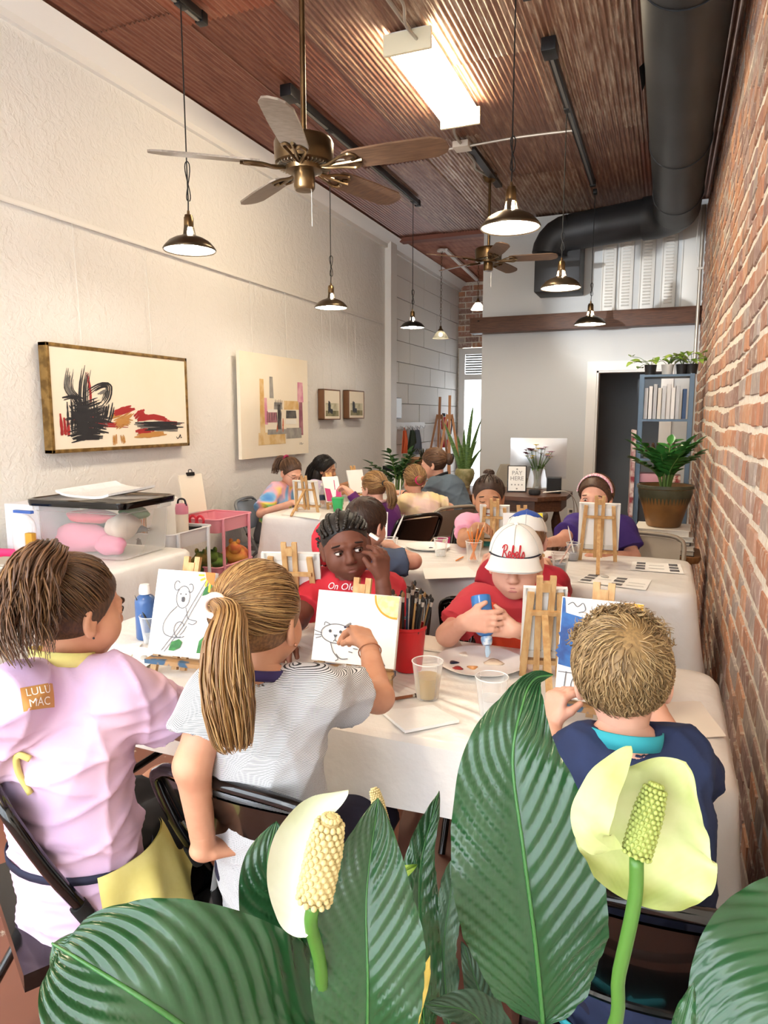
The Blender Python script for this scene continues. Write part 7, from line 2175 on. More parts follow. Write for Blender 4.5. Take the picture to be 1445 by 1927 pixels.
# ---- boy with curly hair, front right
def p_boy():
    H = Head(atD(1170, 1270, 1.15), 6, 6, -4, .91)
    p = Person('boy with curly blond hair in a navy T-shirt, seen from behind', H, (.0, 1.14, .5), 4, .95, SK_FAIR, .0042)
    p.sh['L'] = atD(1104, 1428, 1.15); p.sh['R'] = atD(1268, 1430, 1.15)
    p.arms['L'] = (atD(1046, 1480, 1.28), atD(1036, 1362, 1.42)); p.arms['R'] = (atD(1305, 1470, 1.30), atD(1240, 1345, 1.42))
    p.sit(.2); p.body()
    hand(p.S, p.arms['L'][1], unit(V3(.15, .35, 1)), unit(V3(.6, .6, 0)), -1, .95, curl=(.9, 1.1, .7), thumb=(.9, .6))
    hand(p.S, p.arms['R'][1], unit(V3(-.4, .6, .6)), unit(V3(-.6, .6, 0)), 1, .95, curl=(.8, 1.0, .7))
    p.finish_body(); H.face_parts(p, brow='96794f')
    p.part('hair', H.cap(.0045, .012, (.062, .06), low=-.072).mesh('hair'), CBL)
    p.add('hair_strands', short_hair(H, 1500, 22, .05, (.2, -.72, .66), .011, .0014, .25), HBL, stuff=True)
    # looser curls on the top and front
    rr = random.Random(5); mb = MB()
    for i in range(420):
        u = unit(V3(rr.gauss(-.05, .55), rr.uniform(-.1, .8), rr.uniform(.35, 1.0)))
        b0 = H.scalp(u, .012); d = H.R @ unit(u + V3(rr.uniform(-.5, .5), rr.uniform(-.3, .6), 0)); x, y = frame_of(d); ph = rr.uniform(0, 6.28); L = rr.uniform(.012, .024); cr_ = rr.uniform(.004, .007)
        strand(mb, [b0 + d * L * t + (x * math.cos(ph + t * 7) + y * math.sin(ph + t * 7)) * cr_ * min(1, t * 3) for t in np.linspace(0, 1, 9)], .0014)
    p.add('hair_curls', mb, HBL, stuff=True)
    p.shirt(mat('navy_cotton', '1f2947', .9, col2='253154', nscale=6), .7, .010, -.07, 25, .006, slr=.05)
    TEAL = mat('teal_strap', '2f9aa8', .8)
    p.trousers(mat('navy_shorts', '1c1c33', .85), .9, 'shorts')
    ribbon_loop(p, 'apron_strap', neck_ring(p, .018, .056, .056, .014), .026, TEAL)
    wz = p.P + V3(0, 0, -.03)
    ribbon_loop(p, 'waist_tie', [wz + p.r * .158 * math.cos(a) + p.f * .128 * math.sin(a) for a in np.linspace(0, 2 * PI, 32, endpoint=False)], .014, TEAL)
    b0 = wz - p.f * .135 + p.r * -.02
    for q in (-1, 1): p.add('bow_loop', MB().tube(crv([b0, b0 + p.r * q * .05 + V3(0, -.01, .012), b0 + p.r * q * .06 + V3(0, -.01, -.014), b0], 6), .006, 6), TEAL)
    p.add('bow_tail', MB().tube(crv([b0, b0 + V3(.02, -.02, -.1), b0 + V3(.0, -.02, -.2), b0 + V3(.03, -.03, -.3)], 6), .0055, 6), TEAL)
    SB = mat('blue_shoe', '2b4a86', .7)
    for n, (K, A) in p.legs.items():
        S = SDF(.005); S.cone(A - V3(0, 0, .01), A - p.f * .0 + V3(0, 0, -.02) + p.f * .13, .035, .034, .02); S.cone(A, A - V3(0, 0, .02), .034, .036, .02)
        o = p.part('shoe', S.mesh('shoe'), SB)
        gr = MB()
        for k in range(9): gr.box(A - p.o + p.f * (-.02 + .018 * k) - V3(0, 0, .052), (.06, .008, .01), Matrix.Rotation(.05, 3, 'Z'))
        obj('sole_grip', gr, mat('dark_blue_sole', '1d3666', .8), o, None)['kind'] = 'stuff'

# ---- girl in red leaning on her hand
def p_red():
    H = Head(atD(650, 1024, 2.16), -148, 4, 10, .98)
    p = Person('girl in a red T-shirt and blue apron resting her cheek on her hand', H, (-1.0, 2.2, .5), 185, 1.0, SK_DARK, .0042)
    p.arms['L'] = (atD(728, 1165, 2.04), atD(719, 1088, 2.06)); p.arms['R'] = (atD(560, 1165, 2.15), atD(535, 1205, 1.95))
    p.sit(); p.body(fat=1.12, lids=False)
    hand(p.S, p.arms['L'][1], unit(V3(-.10, .12, 1)), unit(V3(-.85, .4, .1)), 1, 1.0, each=[(.9, 1.2, .7), (.6, 1.0, .6), (.5, .9, .6), (.5, .8, .6)], thumb=(.5, .3))
    hand(p.S, p.arms['R'][1], unit(V3(.4, -1, 0)), (0, 0, -1), 1, 1.0)
    p.finish_body(); H.face_parts(p, iris='120b08', look=(-.5, -.1), brow='1a100c', lip='7d4a44')
    p.part('hair', H.cap(.004, .003, (.076, .074)).mesh('hair'), CBK)
    mb = MB()   # cornrows with partings
    for j in range(9):
        x0 = -.8 + 1.6 * j / 8
        s_ = unit(V3(x0, .86 - .4 * abs(x0), .52 - .3 * abs(x0))); e_ = unit(V3(x0 * .5 - .25, -.8, .25))
        for i in range(26):
            c = H.scalp(slerp(s_, e_, i / 25), .006)
            mb.ball(c, (.0085, .0062, .0062), 8, 6, frameM(H.scalp(slerp(s_, e_, min(1, i / 25 + .02)), .0095) - H.scalp(slerp(s_, e_, max(0, i / 25 - .02)), .0095), i))
    p.add('cornrows', mb, HBK, stuff=True)
    mb = MB(); rr = random.Random(4)
    for i in range(34):
        c0 = H.w(.058 + rr.uniform(-.01, .02), -.055 + rr.uniform(-.02, .02), .0 + rr.uniform(-.05, .05)); ph = rr.uniform(0, 6)
        mb.tube([c0 + V3(.008 * math.cos(ph + t * 9), .008 * math.sin(ph + t * 9), -.03 * t) for t in np.linspace(0, 1, 10)], .004, 5)
    p.add('curls', mb, HBK, stuff=True)
    S = SDF(.005); S.ell(H.w(.03, -.085, -.01), (.075, .035, .085), H.R, .02); S.ell(H.w(.075, -.06, -.02), (.02, .03, .05), H.R, .02)
    RED = mat('red_cotton', 'c62a38', .85)
    p.part('hood', S.mesh('hood', wrinkle(3, .003)), RED)
    p.shirt(RED, .7, .013, -.06, 35, .004)
    p.trousers(mat('navy_shorts', '1c1c33', .85), .9, 'shorts'); p.shoes(WSHOE)
    BA = mat('faded_blue_apron', '5f93ad', .85, col2='4c7f9c', nscale=14)
    bib(p, BA, .085, .28, .075)
    tr_ = bvh(p, 'shirt')
    h_ = hit(tr_, 640, 1104)
    if h_: patch(p, tr_, 640, 1104, .1, .03, None, 'On Ole', .03, 'f4f0ee', shear=.3)
    for (x, y, u) in ((704, 1010, 1),): p.add('hair_clip', MB().box(atD(x, y, 2.0), (.03, .01, .008), Matrix.Rotation(.5, 3, 'Y')), WHITEP, None, None)
def frameM(d, i):
    d = unit(d); u, w = frame_of(d); a = .5 if i % 2 else -.5
    M = np.stack([d, u, w], 1)
    return M @ np.array(Matrix.Rotation(a, 3, 'Z'))
def bib(p, m, w0, h0, w1, name='apron', up=.0, off=.006):
    """apron bib wrapped over the chest, ray-cast on to the shirt"""
    tr_ = bvh(p, 'shirt')
    top = p.N - V3(0, 0, .055 - up)
    def f_(u, v):
        ww = w1 + (w0 - w1) * v
        q = top + p.r * (u - .5) * 2 * ww - V3(0, 0, h0 * v)
        l, n, i, d = tr_.ray_cast(Vector(q + p.f * .3), Vector(-p.f))
        return (np.array(l) if l is not None else q + p.f * .12) + p.f * off
    mb = two_sided(lambda u, v: f_(1 - u, v), 14, 12, .003)
    return p.add(name, mb, m)

# ---- caps
def cap_hat(p, H, m, bill_m, cord=None, name='cap', back=False, top=None):
    k = H.k; y = -1 if back else 1
    S = SDF(.0042)
    n2 = H.d(0, 0, -1); o2 = n2 @ H.w(0, 0, .028)
    S.ell(H.w(0, -.012, .022), np.array((.083, .1, .092)) * k, H.R, .01, False, [(n2, o2)])
    c = p.part(name, S.mesh(name, wrinkle(2, .0015, 40)), m)
    def bl(u, v):
        a = (u - .5) * 1.96
        R_ = .085 + (.068 * v) * (max(0, math.cos(a * 1.58)) ** .6)
        return H.w(.95 * R_ * math.sin(a), y * (-.012 + 1.12 * R_ * math.cos(a)), .034 - .022 * v - .018 * abs(math.sin(a)) ** 2 * (.4 + v))
    p.add('bill', two_sided(bl, 24, 6, .005), bill_m, c)
    p.add('button', MB().ball(H.w(0, -.012, .115), (.008, .008, .005), 10, 6), bill_m, c)
    sm = MB()
    for q in range(6):
        a = q * PI / 3 + PI / 6 * 0
        sm.tube([H.w(.0838 * math.sin(a) * math.sin(t), -.012 + .1008 * math.cos(a) * math.sin(t), .022 + .0928 * math.cos(t)) for t in np.linspace(.05, 1.6, 14)], .0009, 4)
    p.add('seams', sm, mat('seam_grey', 'b9b7b1', .8), c)
    if cord:
        p.add('cord', MB().tube([H.w(.0845 * math.sin(a), y * (-.012 + .1015 * math.cos(a)), .036) for a in np.linspace(-1.1, 1.1, 20)], .0024, 6), cord, c)
    return c

# ---- boy in the white cap
def p_cap():
    H = Head(atD(970, 1056, 2.12), 187, 6, 0, 1.0)
    p = Person('boy in a white cap squeezing a blue paint bottle over a plate', H, (-.42, 2.24, .5), 178, 1.0, SK_FAIR, .0042)
    bt, bb = atD(904, 1121, 2.01), atD(917, 1214, 1.97)
    p.sh['R'] = atD(893, 1140, 2.16); p.sh['L'] = atD(1035, 1135, 2.18)
    p.arms['R'] = (atD(842, 1195, 2.08), atD(876, 1170, 1.985)); p.arms['L'] = (atD(1042, 1205, 2.08), atD(966, 1184, 1.965))
    p.sit(); p.body(lids=True)
    ax = unit(bb - bt); rgt = unit(np.cross(ax, _F))
    hand(p.S, p.arms['R'][1] , unit(V3(.95, -.12, .15)), unit(V3(.1, 1, -.15)), 1, 1.0, each=[(.25, .6, .5), (.3, .6, .5), (.35, .65, .5), (.4, .7, .5)], thumb=(.2, .2))
    hand(p.S, p.arms['L'][1], unit(V3(-.97, -.08, .12)), unit(V3(-.05, 1, -.1)), -1, 1.0, each=[(.25, .5, .4), (.25, .55, .4), (.3, .6, .4), (.35, .6, .4)], thumb=(.2, .2))
    p.finish_body(); H.face_parts(p, brow='6a4a2e', closed=True, lip='c07a72')
    p.part('hair', H.cap(.005, .006, (.03, .05), low=-.05).mesh('hair'), CLB)
    WC = mat('white_cap_cloth', 'ecebe6', .85, bump=.1, bscale=300, bdist=.001)
    c = cap_hat(p, H, WC, WC, mat('navy_cord', '1c2233', .6))
    rebels(p, H, c)
    CR = mat('coral_red_cotton', 'c23c45', .9)
    p.shirt(CR, .7, .013, -.06, 45, .004)
    p.trousers(mat('navy_shorts', '1c1c33', .85), .9, 'shorts'); p.shoes(WSHOE)
    OA = mat('orange_apron', 'e4512e', .8, col2='d8472a', nscale=10)
    bib(p, OA, .12, .3, .05, up=-.05)
    tr_ = bvh(p, 'shirt')
    for q in (-1, 1):
        pts = [onto(tr_, p.N + p.r * q * (.045 + .004 * t) - V3(0, 0, .0 + .022 * t), p.f, .006) for t in range(6)]
        ribbon_loop(p, 'apron_strap', pts, .022, OA, closed=False, axis=p.r)
    # the bottle he holds, upside down
    L = np.linalg.norm(bb - bt); q = Vector((0, 0, 1)).rotation_difference(Vector(ax))
    t = bottle('blue paint bottle held upside down by the boy in the white cap', bt, q.to_euler(), L, .029, mat('bright_blue_bottle', '3f7fc4', .3, coat=.3), mat('paint_smeared_cap', 'dbe6f0', .4, col2='7fa6cf', nscale=60))
    o = obj('paint_drip', MB().tube([bb, bb + V3(.002, 0, -.02), bb + V3(0, 0, -.035)], [.006, .009, .004], 8), mat('pale_blue_paint', 'b9d3ea', .3), None); o.parent = t; o.matrix_parent_inverse = Matrix.LocRotScale(Vector(bt), q, None).inverted()
def rebels(p, H, cap):
    """red script lettering embroidered on the cap front"""
    L = {'R': [[(0, 0), (.15, .5), (.25, 1.0)], [(-.05, .75), (.1, 1.0), (.45, 1.1), (.62, .9), (.5, .62), (.25, .52), (.45, .3), (.6, .02), (.75, .1)]],
         'e': [[(0, .15), (.3, .3), (.32, .5), (.15, .52), (.05, .25), (.18, .02), (.42, .15)]],
         'b': [[(0, .15), (.2, .6), (.3, 1.0), (.2, 1.05), (.12, .6), (.1, .1), (.25, .0), (.4, .2), (.3, .45), (.15, .35), (.5, .4)]],
         'l': [[(0, .15), (.2, .6), (.28, 1.0), (.18, 1.05), (.1, .6), (.1, .1), (.22, .0), (.38, .15)]],
         's': [[(0, .1), (.2, .5), (.3, .4), (.32, .15), (.18, -.02), (.02, .08)]]}
    adv = {'R': .72, 'e': .42, 'b': .5, 'l': .36, 's': .4}
    mb = MB(); x = 0; tot = sum(adv[c] for c in 'Rebels'); sc = .078 / tot
    for ch in 'Rebels':
        for st_ in L[ch]:
            pts = []
            for (a, b, _) in crv([(a, b, 0) for a, b in st_], 5):
                u = -(x + a - tot / 2) * sc; v = (b - .5) * sc * 1.35
                th = u / .1; zz_ = v / .1 + .12
                dx, dz = math.sin(th), zz_
                pts.append(H.w(-.0 + .0855 * math.sin(th) * math.cos(zz_), -.012 + .1025 * math.cos(th) * math.cos(zz_), .044 + .092 * math.sin(zz_)))
            mb.tube(pts, .0019, 5)
        x += adv[ch]
    p.add('embroidery', mb, mat('red_thread', 'b3202c', .7), cap)

# ---- boys on the near side of the middle table
def p_blue():
    H = Head(atD(690, 985, 2.86), -12, 14, 0, .98)
    p = Person('boy with short dark hair in a blue-grey T-shirt behind the girl in red', H, (-1.24, 2.72, .47), -12, .98, SK_FAIR, .006)
    p.arms['R'] = (atD(778, 1056, 2.82), atD(735, 1030, 3.0)); p.arms['L'] = (p.P + V3(-.2, .2, .25), p.P + V3(-.05, .45, .32))
    p.sit(); p.body(); hand(p.S, p.arms['R'][1], unit(V3(-.6, .7, .2)), (0, 0, -1), -1); hand(p.S, p.arms['L'][1], (.3, 1, 0), (0, 0, -1), 1)
    p.finish_body(); H.face_parts(p, brow='2a1c16')
    p.part('hair', H.cap(.006, .012, (.062, .06)).mesh('hair'), CDB); p.add('hair_strands', short_hair(H, 700, 31, .045, (.1, -.6, .75), .008, .0022), HDB, stuff=True)
    p.shirt(mat('blue_grey_cotton', '4c5a73', .9), .75, .014, -.06, 55); p.trousers(mat('grey_shorts', '55565c', .9), .9, 'shorts'); p.shoes(WSHOE)
def p_jersey():
    H = Head(atD(990, 1014, 2.72), 8, 12, 0, .98)
    p = Person('boy in a red jersey and blue-topped cap hidden behind the white cap', H, (-.6, 2.74, .47), -4, 1.0, SK_FAIR, .006)
    p.arms['L'] = (atD(918, 1110, 2.75), atD(908, 1075, 2.86)); p.arms['R'] = (p.P + V3(.22, .12, .26), p.P + V3(.1, .4, .32))
    p.sit(); p.body(); hand(p.S, p.arms['L'][1], unit(V3(.1, .6, .8)), (1, 0, 0), -1, curl=(.9, 1, .6)); hand(p.S, p.arms['R'][1], (0, 1, 0), (0, 0, -1), -1)
    p.finish_body(); H.face_parts(p)
    p.part('hair', H.cap(.006, .006, (.06, .05)).mesh('hair'), CLB)
    WC = mat('white_cap_cloth', 'ecebe6', .85)
    c = cap_hat(p, H, WC, mat('royal_blue_cloth', '2b4fa3', .85))
    S = SDF(.004); n2 = H.d(0, .0, -1); S.ell(H.w(0, -.012, .022), np.array((.0845, .1015, .0935)) * H.k, H.R, .01, False, [(n2, n2 @ H.w(0, 0, .083)), (H.d(0, -1, 0), H.d(0, -1, 0) @ H.w(0, -.075, 0))])
    p.part('crown_panel', S.mesh('crown_panel'), mat('royal_blue_cloth', '2b4fa3', .85), None)
    p.shirt(mat('red_jersey', 'b01f33', .7), .75, .016, -.06, 65); p.trousers(mat('navy_shorts', '1c1c33', .85), .9, 'shorts'); p.shoes(WSHOE)
# ---- far side of the middle table
def p_bun():
    H = Head(atD(919, 935, 3.74), 194, 8, 0, 1.03)
    p = Person('girl with a dark bun and pink shirt painting behind her easel', H, (-.98, 3.92, .5), 190, 1.0, SK_OLIVE, .0052)
    p.arms['R'] = (atD(872, 1018, 3.62), atD(898, 990, 3.58)); p.arms['L'] = (p.P + V3(.2, -.1, .25), p.P + V3(.05, -.3, .32))
    p.sit(); p.body(); hand(p.S, p.arms['R'][1], unit(V3(.8, -.3, .1)), (.1, -.6, -.8), 1, curl=(.7, .9, .6)); hand(p.S, p.arms['L'][1], (-.3, -1, 0), (0, 0, -1), 1)
    p.finish_body(); H.face_parts(p, brow='1c120e', closed=True, lip='a8665c')
    p.part('hair', H.cap(.005, .007, (.07, .062)).mesh('hair'), CDB); p.add('hair_strands', pulled_hair(H, (0, -.5, .87), 500, 41, .0016, .0085), HDB, stuff=True)
    b = H.scalp((0, -.45, .9), .02); mb = MB(); rr = random.Random(8)
    for i in range(120):
        u = unit(V3(rr.gauss(0, 1), rr.gauss(0, 1), rr.gauss(0, 1))); v, w = frame_of(u)
        strand(mb, [b + (v * math.cos(t) + w * math.sin(t)) * (.026 + .003 * math.sin(i)) * np.array((1.1, 1, .8)) for t in np.linspace(0, 2.6, 8)], .0022)
    p.add('bun', mb, HDB, stuff=True); 
    PK = mat('pink_ribbed_cotton', 'e8a4c0', .9); p.shirt(PK, .6, .012, -.06, 75)
    bib(p, mat('teal_apron', '3f9e93', .85, col2='5ab3a4', nscale=14), .1, .3, .07)
    p.trousers(mat('grey_shorts', '55565c', .9), .9, 'shorts'); p.shoes(WSHOE)
def p_headband():
    H = Head(atD(1120, 934, 3.72), 172, 6, 0, 1.03)
    p = Person('girl in a purple T-shirt with a pink patterned headband', H, (-.16, 3.95, .5), 178, 1.05, SK_FAIR, .0052)
    p.arms['R'] = (atD(1058, 1016, 3.62), atD(1028, 1022, 3.45)); p.arms['L'] = (atD(1192, 1048, 3.65), atD(1130, 1046, 3.52))
    p.sit(); p.body(); hand(p.S, p.arms['R'][1], unit(V3(-.6, -.4, .1)), (0, -.2, -1), 1, curl=(.6, .8, .5)); hand(p.S, p.arms['L'][1], unit(V3(-1, -.2, 0)), (0, 0, -1), -1)
    p.finish_body(); H.face_parts(p, brow='4a3222', look=(0, -.3))
    p.part('hair', H.cap(.005, .013, (.066, .066), low=-.1, extra=(((0.045, -.03, -.06), (.03, .05, .08)), ((-.045, -.03, -.06), (.03, .05, .08)))).mesh('hair'), CB)
    p.add('hair_strands', pulled_hair(H, (0, -.8, -.6), 600, 42, .0018, .0145, low=-.6), HB, stuff=True)
    pts = [H.scalp((math.cos(a), .28, math.sin(a)), .016) for a in np.linspace(.05, PI - .05, 20)]
    ribbon_loop(p, 'headband', pts, .026, mat('pink_patterned_band', 'd9889f', .8, col2='f3dfe3', nscale=160, ncon=(.48, .52)), closed=False, axis=H.d(0, 1, -.2), th=.006)
    p.shirt(mat('purple_cotton', '3d2a74', .9), .72, .014, -.06, 85, slr=.055); p.trousers(mat('grey_shorts', '55565c', .9), .9, 'shorts'); p.shoes(WSHOE)
# ---- far table
def rainbow():
    if 'tie_dye_rainbow' in MATS: return MATS['tie_dye_rainbow']
    m = bpy.data.materials.new('tie_dye_rainbow'); m.use_nodes = True; nt = m.node_tree; b = nt.nodes['Principled BSDF']; b.inputs['Roughness'].default_value = .9
    tc = nt.nodes.new('ShaderNodeTexCoord'); n = nt.nodes.new('ShaderNodeTexNoise'); n.inputs['Scale'].default_value = 3.2; n.inputs['Detail'].default_value = 2; n.inputs['Distortion'].default_value = 1.2
    r = nt.nodes.new('ShaderNodeValToRGB'); cols = ['3f6fbf', '4a86d0', '5f9bd6', '7fb3dd', 'e6a9b4', 'efd45c', '6fb36a', '4a86d0', '5c6fc9']
    while len(r.color_ramp.elements) < len(cols): r.color_ramp.elements.new(.5)
    for i, c in enumerate(cols): r.color_ramp.elements[i].position = .28 + .44 * i / (len(cols) - 1); r.color_ramp.elements[i].color = lin(c)
    nt.links.new(tc.outputs['Object'], n.inputs['Vector']); nt.links.new(n.outputs['Fac'], r.inputs[0]); nt.links.new(r.outputs[0], b.inputs['Base Color'])
    MATS['tie_dye_rainbow'] = m; return m
def p_tiedye():
    H = Head(atD(548, 889, 5.6), -112, 26, 0, 1.0)
    p = Person('girl in glasses and a rainbow tie-dye shirt by the left wall', H, (-2.95, 4.78, .5), -100, 1.0, SK_FAIR, .006)
    p.arms['R'] = (p.P + V3(.05, -.2, .2), p.P + V3(.33, -.18, .3)); p.arms['L'] = (p.P + V3(.08, .2, .22), p.P + V3(.35, .1, .3))
    p.sit(); p.body(); hand(p.S, p.arms['R'][1], (1, .1, 0), (0, 0, -1), -1); hand(p.S, p.arms['L'][1], (1, -.1, 0), (0, 0, -1), 1)
    p.finish_body(); H.face_parts(p, closed=True)
    p.part('hair', H.cap(.006, .009, (.066, .066)).mesh('hair'), CB); tie = (0, -.85, .5); p.add('hair_strands', pulled_hair(H, tie, 350, 51, .002, .011), HB, stuff=True)
    T = H.scalp(tie, .02); p.add('scrunchie', MB().tube([T + H.R @ V3(.018 * math.cos(a), -.005, .018 * math.sin(a)) for a in np.linspace(0, 2 * PI, 15)], .01, 8, caps=False), mat('berry_scrunchie', '9c2f52', .9))
    p.add('ponytail', tail([T, T + V3(-.06, -.0, -.01), T + V3(-.09, -.01, -.08), T + V3(-.1, -.02, -.15)], [.012, .028, .032, .02], 160, 52, .008, .003), HB, stuff=True)
    fr = MB()
    for q in (-1, 1): fr.tube([H.w(q * .031 + .02 * math.cos(a), .094, -.006 + .016 * math.sin(a)) for a in np.linspace(0, 2 * PI, 17)], .0012, 5, caps=False); fr.tube([H.w(q * .051, .092, 0), H.w(q * .076, .0, .002)], .0012, 5)
    p.add('glasses', fr, mat('wire_glasses', '4a4038', .3, .6), stuff=True)
    p.shirt(rainbow(), .85, .018, -.06, 91, slr=.065); p.trousers(mat('grey_shorts', '55565c', .9), .9, 'shorts'); p.shoes(WSHOE)
def p_black():
    H = Head(atD(612, 882, 6.1), -75, 14, 0, 1.0)
    p = Person('girl with long straight black hair in a lavender shirt', H, (-2.95, 5.35, .5), -85, 1.0, SK_OLIVE, .006)
    p.arms['R'] = (p.P + V3(.2, -.16, .24), p.P + V3(.45, -.1, .32)); p.arms['L'] = (p.P + V3(.2, .18, .3), atD(700, 896, 5.9))
    p.sit(); p.body(); hand(p.S, p.arms['R'][1], (1, .1, 0), (0, 0, -1), -1); hand(p.S, p.arms['L'][1], (1, -.1, .1), (0, 0, -1), 1)
    p.finish_body(); H.face_parts(p, brow='0e0b0b')
    p.part('hair', H.cap(.006, .014, (.066, .06), low=-.16, extra=(((0, -.05, -.07), (.085, .06, .1)),)).mesh('hair'), CBK)
    p.add('hair_strands', pulled_hair(H, (0, -.6, -.8), 500, 61, .0022, .017, low=-.75), HBK, stuff=True)
    T = H.w(0, -.07, -.02); p.add('long_hair', tail([H.w(0, -.06, .04), H.w(0, -.09, -.04), H.w(0, -.09, -.12), H.w(0, -.08, -.19)], [.05, .07, .075, .06], 260, 62, .003, .003), HBK, stuff=True)
    p.shirt(mat('lavender_cotton', 'cfc4e2', .9), .6, .014, -.06, 95); p.trousers(mat('grey_shorts', '55565c', .9), .9, 'shorts'); p.shoes(WSHOE)
def p_purple():
    H = Head(atD(703, 918, 4.82), 62, 14, 0, 1.0)
    p = Person('girl in a purple long-sleeved shirt with a low ponytail at the far table', H, (-1.7, 4.42, .47), 70, .97, SK_FAIR, .006)
    p.arms['R'] = (atD(680, 955, 4.75), atD(658, 925, 4.75)); p.arms['L'] = (p.P + V3(-.12, -.18, .22), p.P + V3(-.3, .0, .32))
    p.sit(); p.body(); hand(p.S, p.arms['R'][1], unit(V3(-.7, .3, .4)), (0, -.3, -1), -1, curl=(.8, 1, .6)); hand(p.S, p.arms['L'][1], (-1, 0, 0), (0, 0, -1), 1)
    p.finish_body(); H.face_parts(p, brow='6a4a2e')
    p.part('hair', H.cap(.006, .010, (.066, .066)).mesh('hair'), CLB); tie = (0, -.97, -.1); p.add('hair_strands', pulled_hair(H, tie, 400, 71, .002, .012), HLB, stuff=True)
    T = H.scalp(tie, .02); p.add('hair_tie', MB().tube([T + H.R @ V3(.015 * math.cos(a), 0, .015 * math.sin(a)) for a in np.linspace(0, 2 * PI, 13)], .006, 6, caps=False), BLKH)
    p.add('ponytail', tail([T, T + V3(.05, -.02, -.02), T + V3(.07, -.03, -.11), T + V3(.05, -.03, -.19)], [.013, .03, .034, .015], 180, 72, .006, .003), HLB, stuff=True)
    p.shirt(mat('plum_cotton', '5c2463', .9), 1.85, .013, -.06, 99); p.trousers(mat('grey_shorts', '55565c', .9), .9, 'shorts'); p.shoes(WSHOE)
    ribbon_loop(p, 'apron_strap', neck_ring(p, .02, .054, .054), .02, mat('blush_strap', 'e6b9b4', .85))
def p_yellow():
    H = Head(atD(779, 903, 5.25), 40, 12, 0, 1.0)
    p = Person('girl in a pale yellow tie-dye shirt with a pink scrunchie bun', H, (-1.58, 4.92, .5), 52, .97, SK_FAIR, .006)
    p.arms['L'] = (atD(752, 955, 5.3), atD(735, 945, 5.4)); p.arms['R'] = (p.P + V3(.05, .2, .25), p.P + V3(-.15, .35, .32))
    p.sit(); p.body(); hand(p.S, p.arms['L'][1], unit(V3(-.7, .6, .1)), (0, 0, -1), 1, curl=(.7, .9, .6)); hand(p.S, p.arms['R'][1], (-1, .3, 0), (0, 0, -1), -1)
    p.finish_body(); H.face_parts(p, brow='96794f')
    p.part('hair', H.cap(.006, .011, (.066, .066)).mesh('hair'), CLB); tie = (0, -.93, -.35); p.add('hair_strands', pulled_hair(H, tie, 400, 81, .002, .013), HLB, stuff=True)
    T = H.scalp(tie, .025); mb = MB().ball(T, (.032, .028, .032), 14, 10); p.add('bun', mb, CLB)
    p.add('scrunchie', MB().tube([T + H.R @ V3(.026 * math.cos(a), .004, .026 * math.sin(a)) for a in np.linspace(0, 2 * PI, 15)], .010, 8, caps=False), mat('hot_pink_scrunchie', 'd0266a', .9))
    p.shirt(mat('yellow_pink_tie_dye', 'f0dca6', .9, col2='f0cfc4', nscale=6, ncon=(.4, .6)), .7, .016, -.08, 101, slr=.055); p.trousers(mat('hot_pink_shorts', 'e0408e', .9), .8, 'shorts'); p.shoes(WSHOE)
def p_woman():
    H = Head(atD(815, 873, 5.75), 92, 16, 0, 1.1)
    p = Person('woman in a slate-blue shirt and black apron leaning over the far table', H, (-1.47, 5.38, .56), 82, 1.22, SK_FAIR, .006)
    p.arms['L'] = (atD(790, 948, 5.6), atD(757, 928, 5.75)); p.arms['R'] = (p.P + V3(-.15, .25, .3), p.P + V3(-.4, .25, .3))
    p.sit(.15); p.body(); hand(p.S, p.arms['L'][1], unit(V3(-.9, .3, .1)), (0, 0, -1), 1, 1.15, curl=(.7, .9, .6)); hand(p.S, p.arms['R'][1], (-1, 0, 0), (0, 0, -1), -1, 1.15)
    p.finish_body(); H.face_parts(p, brow='3a261b', closed=True, lip='b5605c')
    p.part('hair', H.cap(.006, .012, (.066, .066)).mesh('hair'), CB); tie = (0, -.9, -.15); p.add('hair_strands', pulled_hair(H, tie, 450, 91, .0022, .014), HB, stuff=True)
    T = H.scalp(tie, .03); p.add('bun', MB().ball(T, (.036, .034, .05), 14, 10), CB)
    p.add('hair_claw', MB().ball(T + H.d(0, -.03, .01), (.016, .012, .03), 10, 8), BLKH)
    p.shirt(mat('slate_blue_shirt', '566472', .9), 1.25, .02, -.1, 105, amp=.006)
    p.trousers(mat('black_trousers', '16171a', .9), 1.9)
    BA = mat('black_apron', '1a1c22', .85)
    ribbon_loop(p, 'apron_strap', neck_ring(p, .028, .066, .066, .03), .02, BA)
    bib(p, BA, .14, .5, .09); p.shoes(BLKH)
    p.add('wrist_band', MB().tube([p.arms['L'][1] + (p.arms['L'][0] - p.arms['L'][1]) * .15 + .033 * (math.cos(a) * frame_of(p.arms['L'][0] - p.arms['L'][1])[0] + math.sin(a) * frame_of(p.arms['L'][0] - p.arms['L'][1])[1]) for a in np.linspace(0, 2 * PI, 15)], .004, 6, caps=False), BLKH)
for fn in (p_pink, p_stripe, p_boy, p_red, p_cap, p_blue, p_jersey, p_bun, p_headband, p_tiedye, p_black, p_purple, p_yellow, p_woman):
    fn()
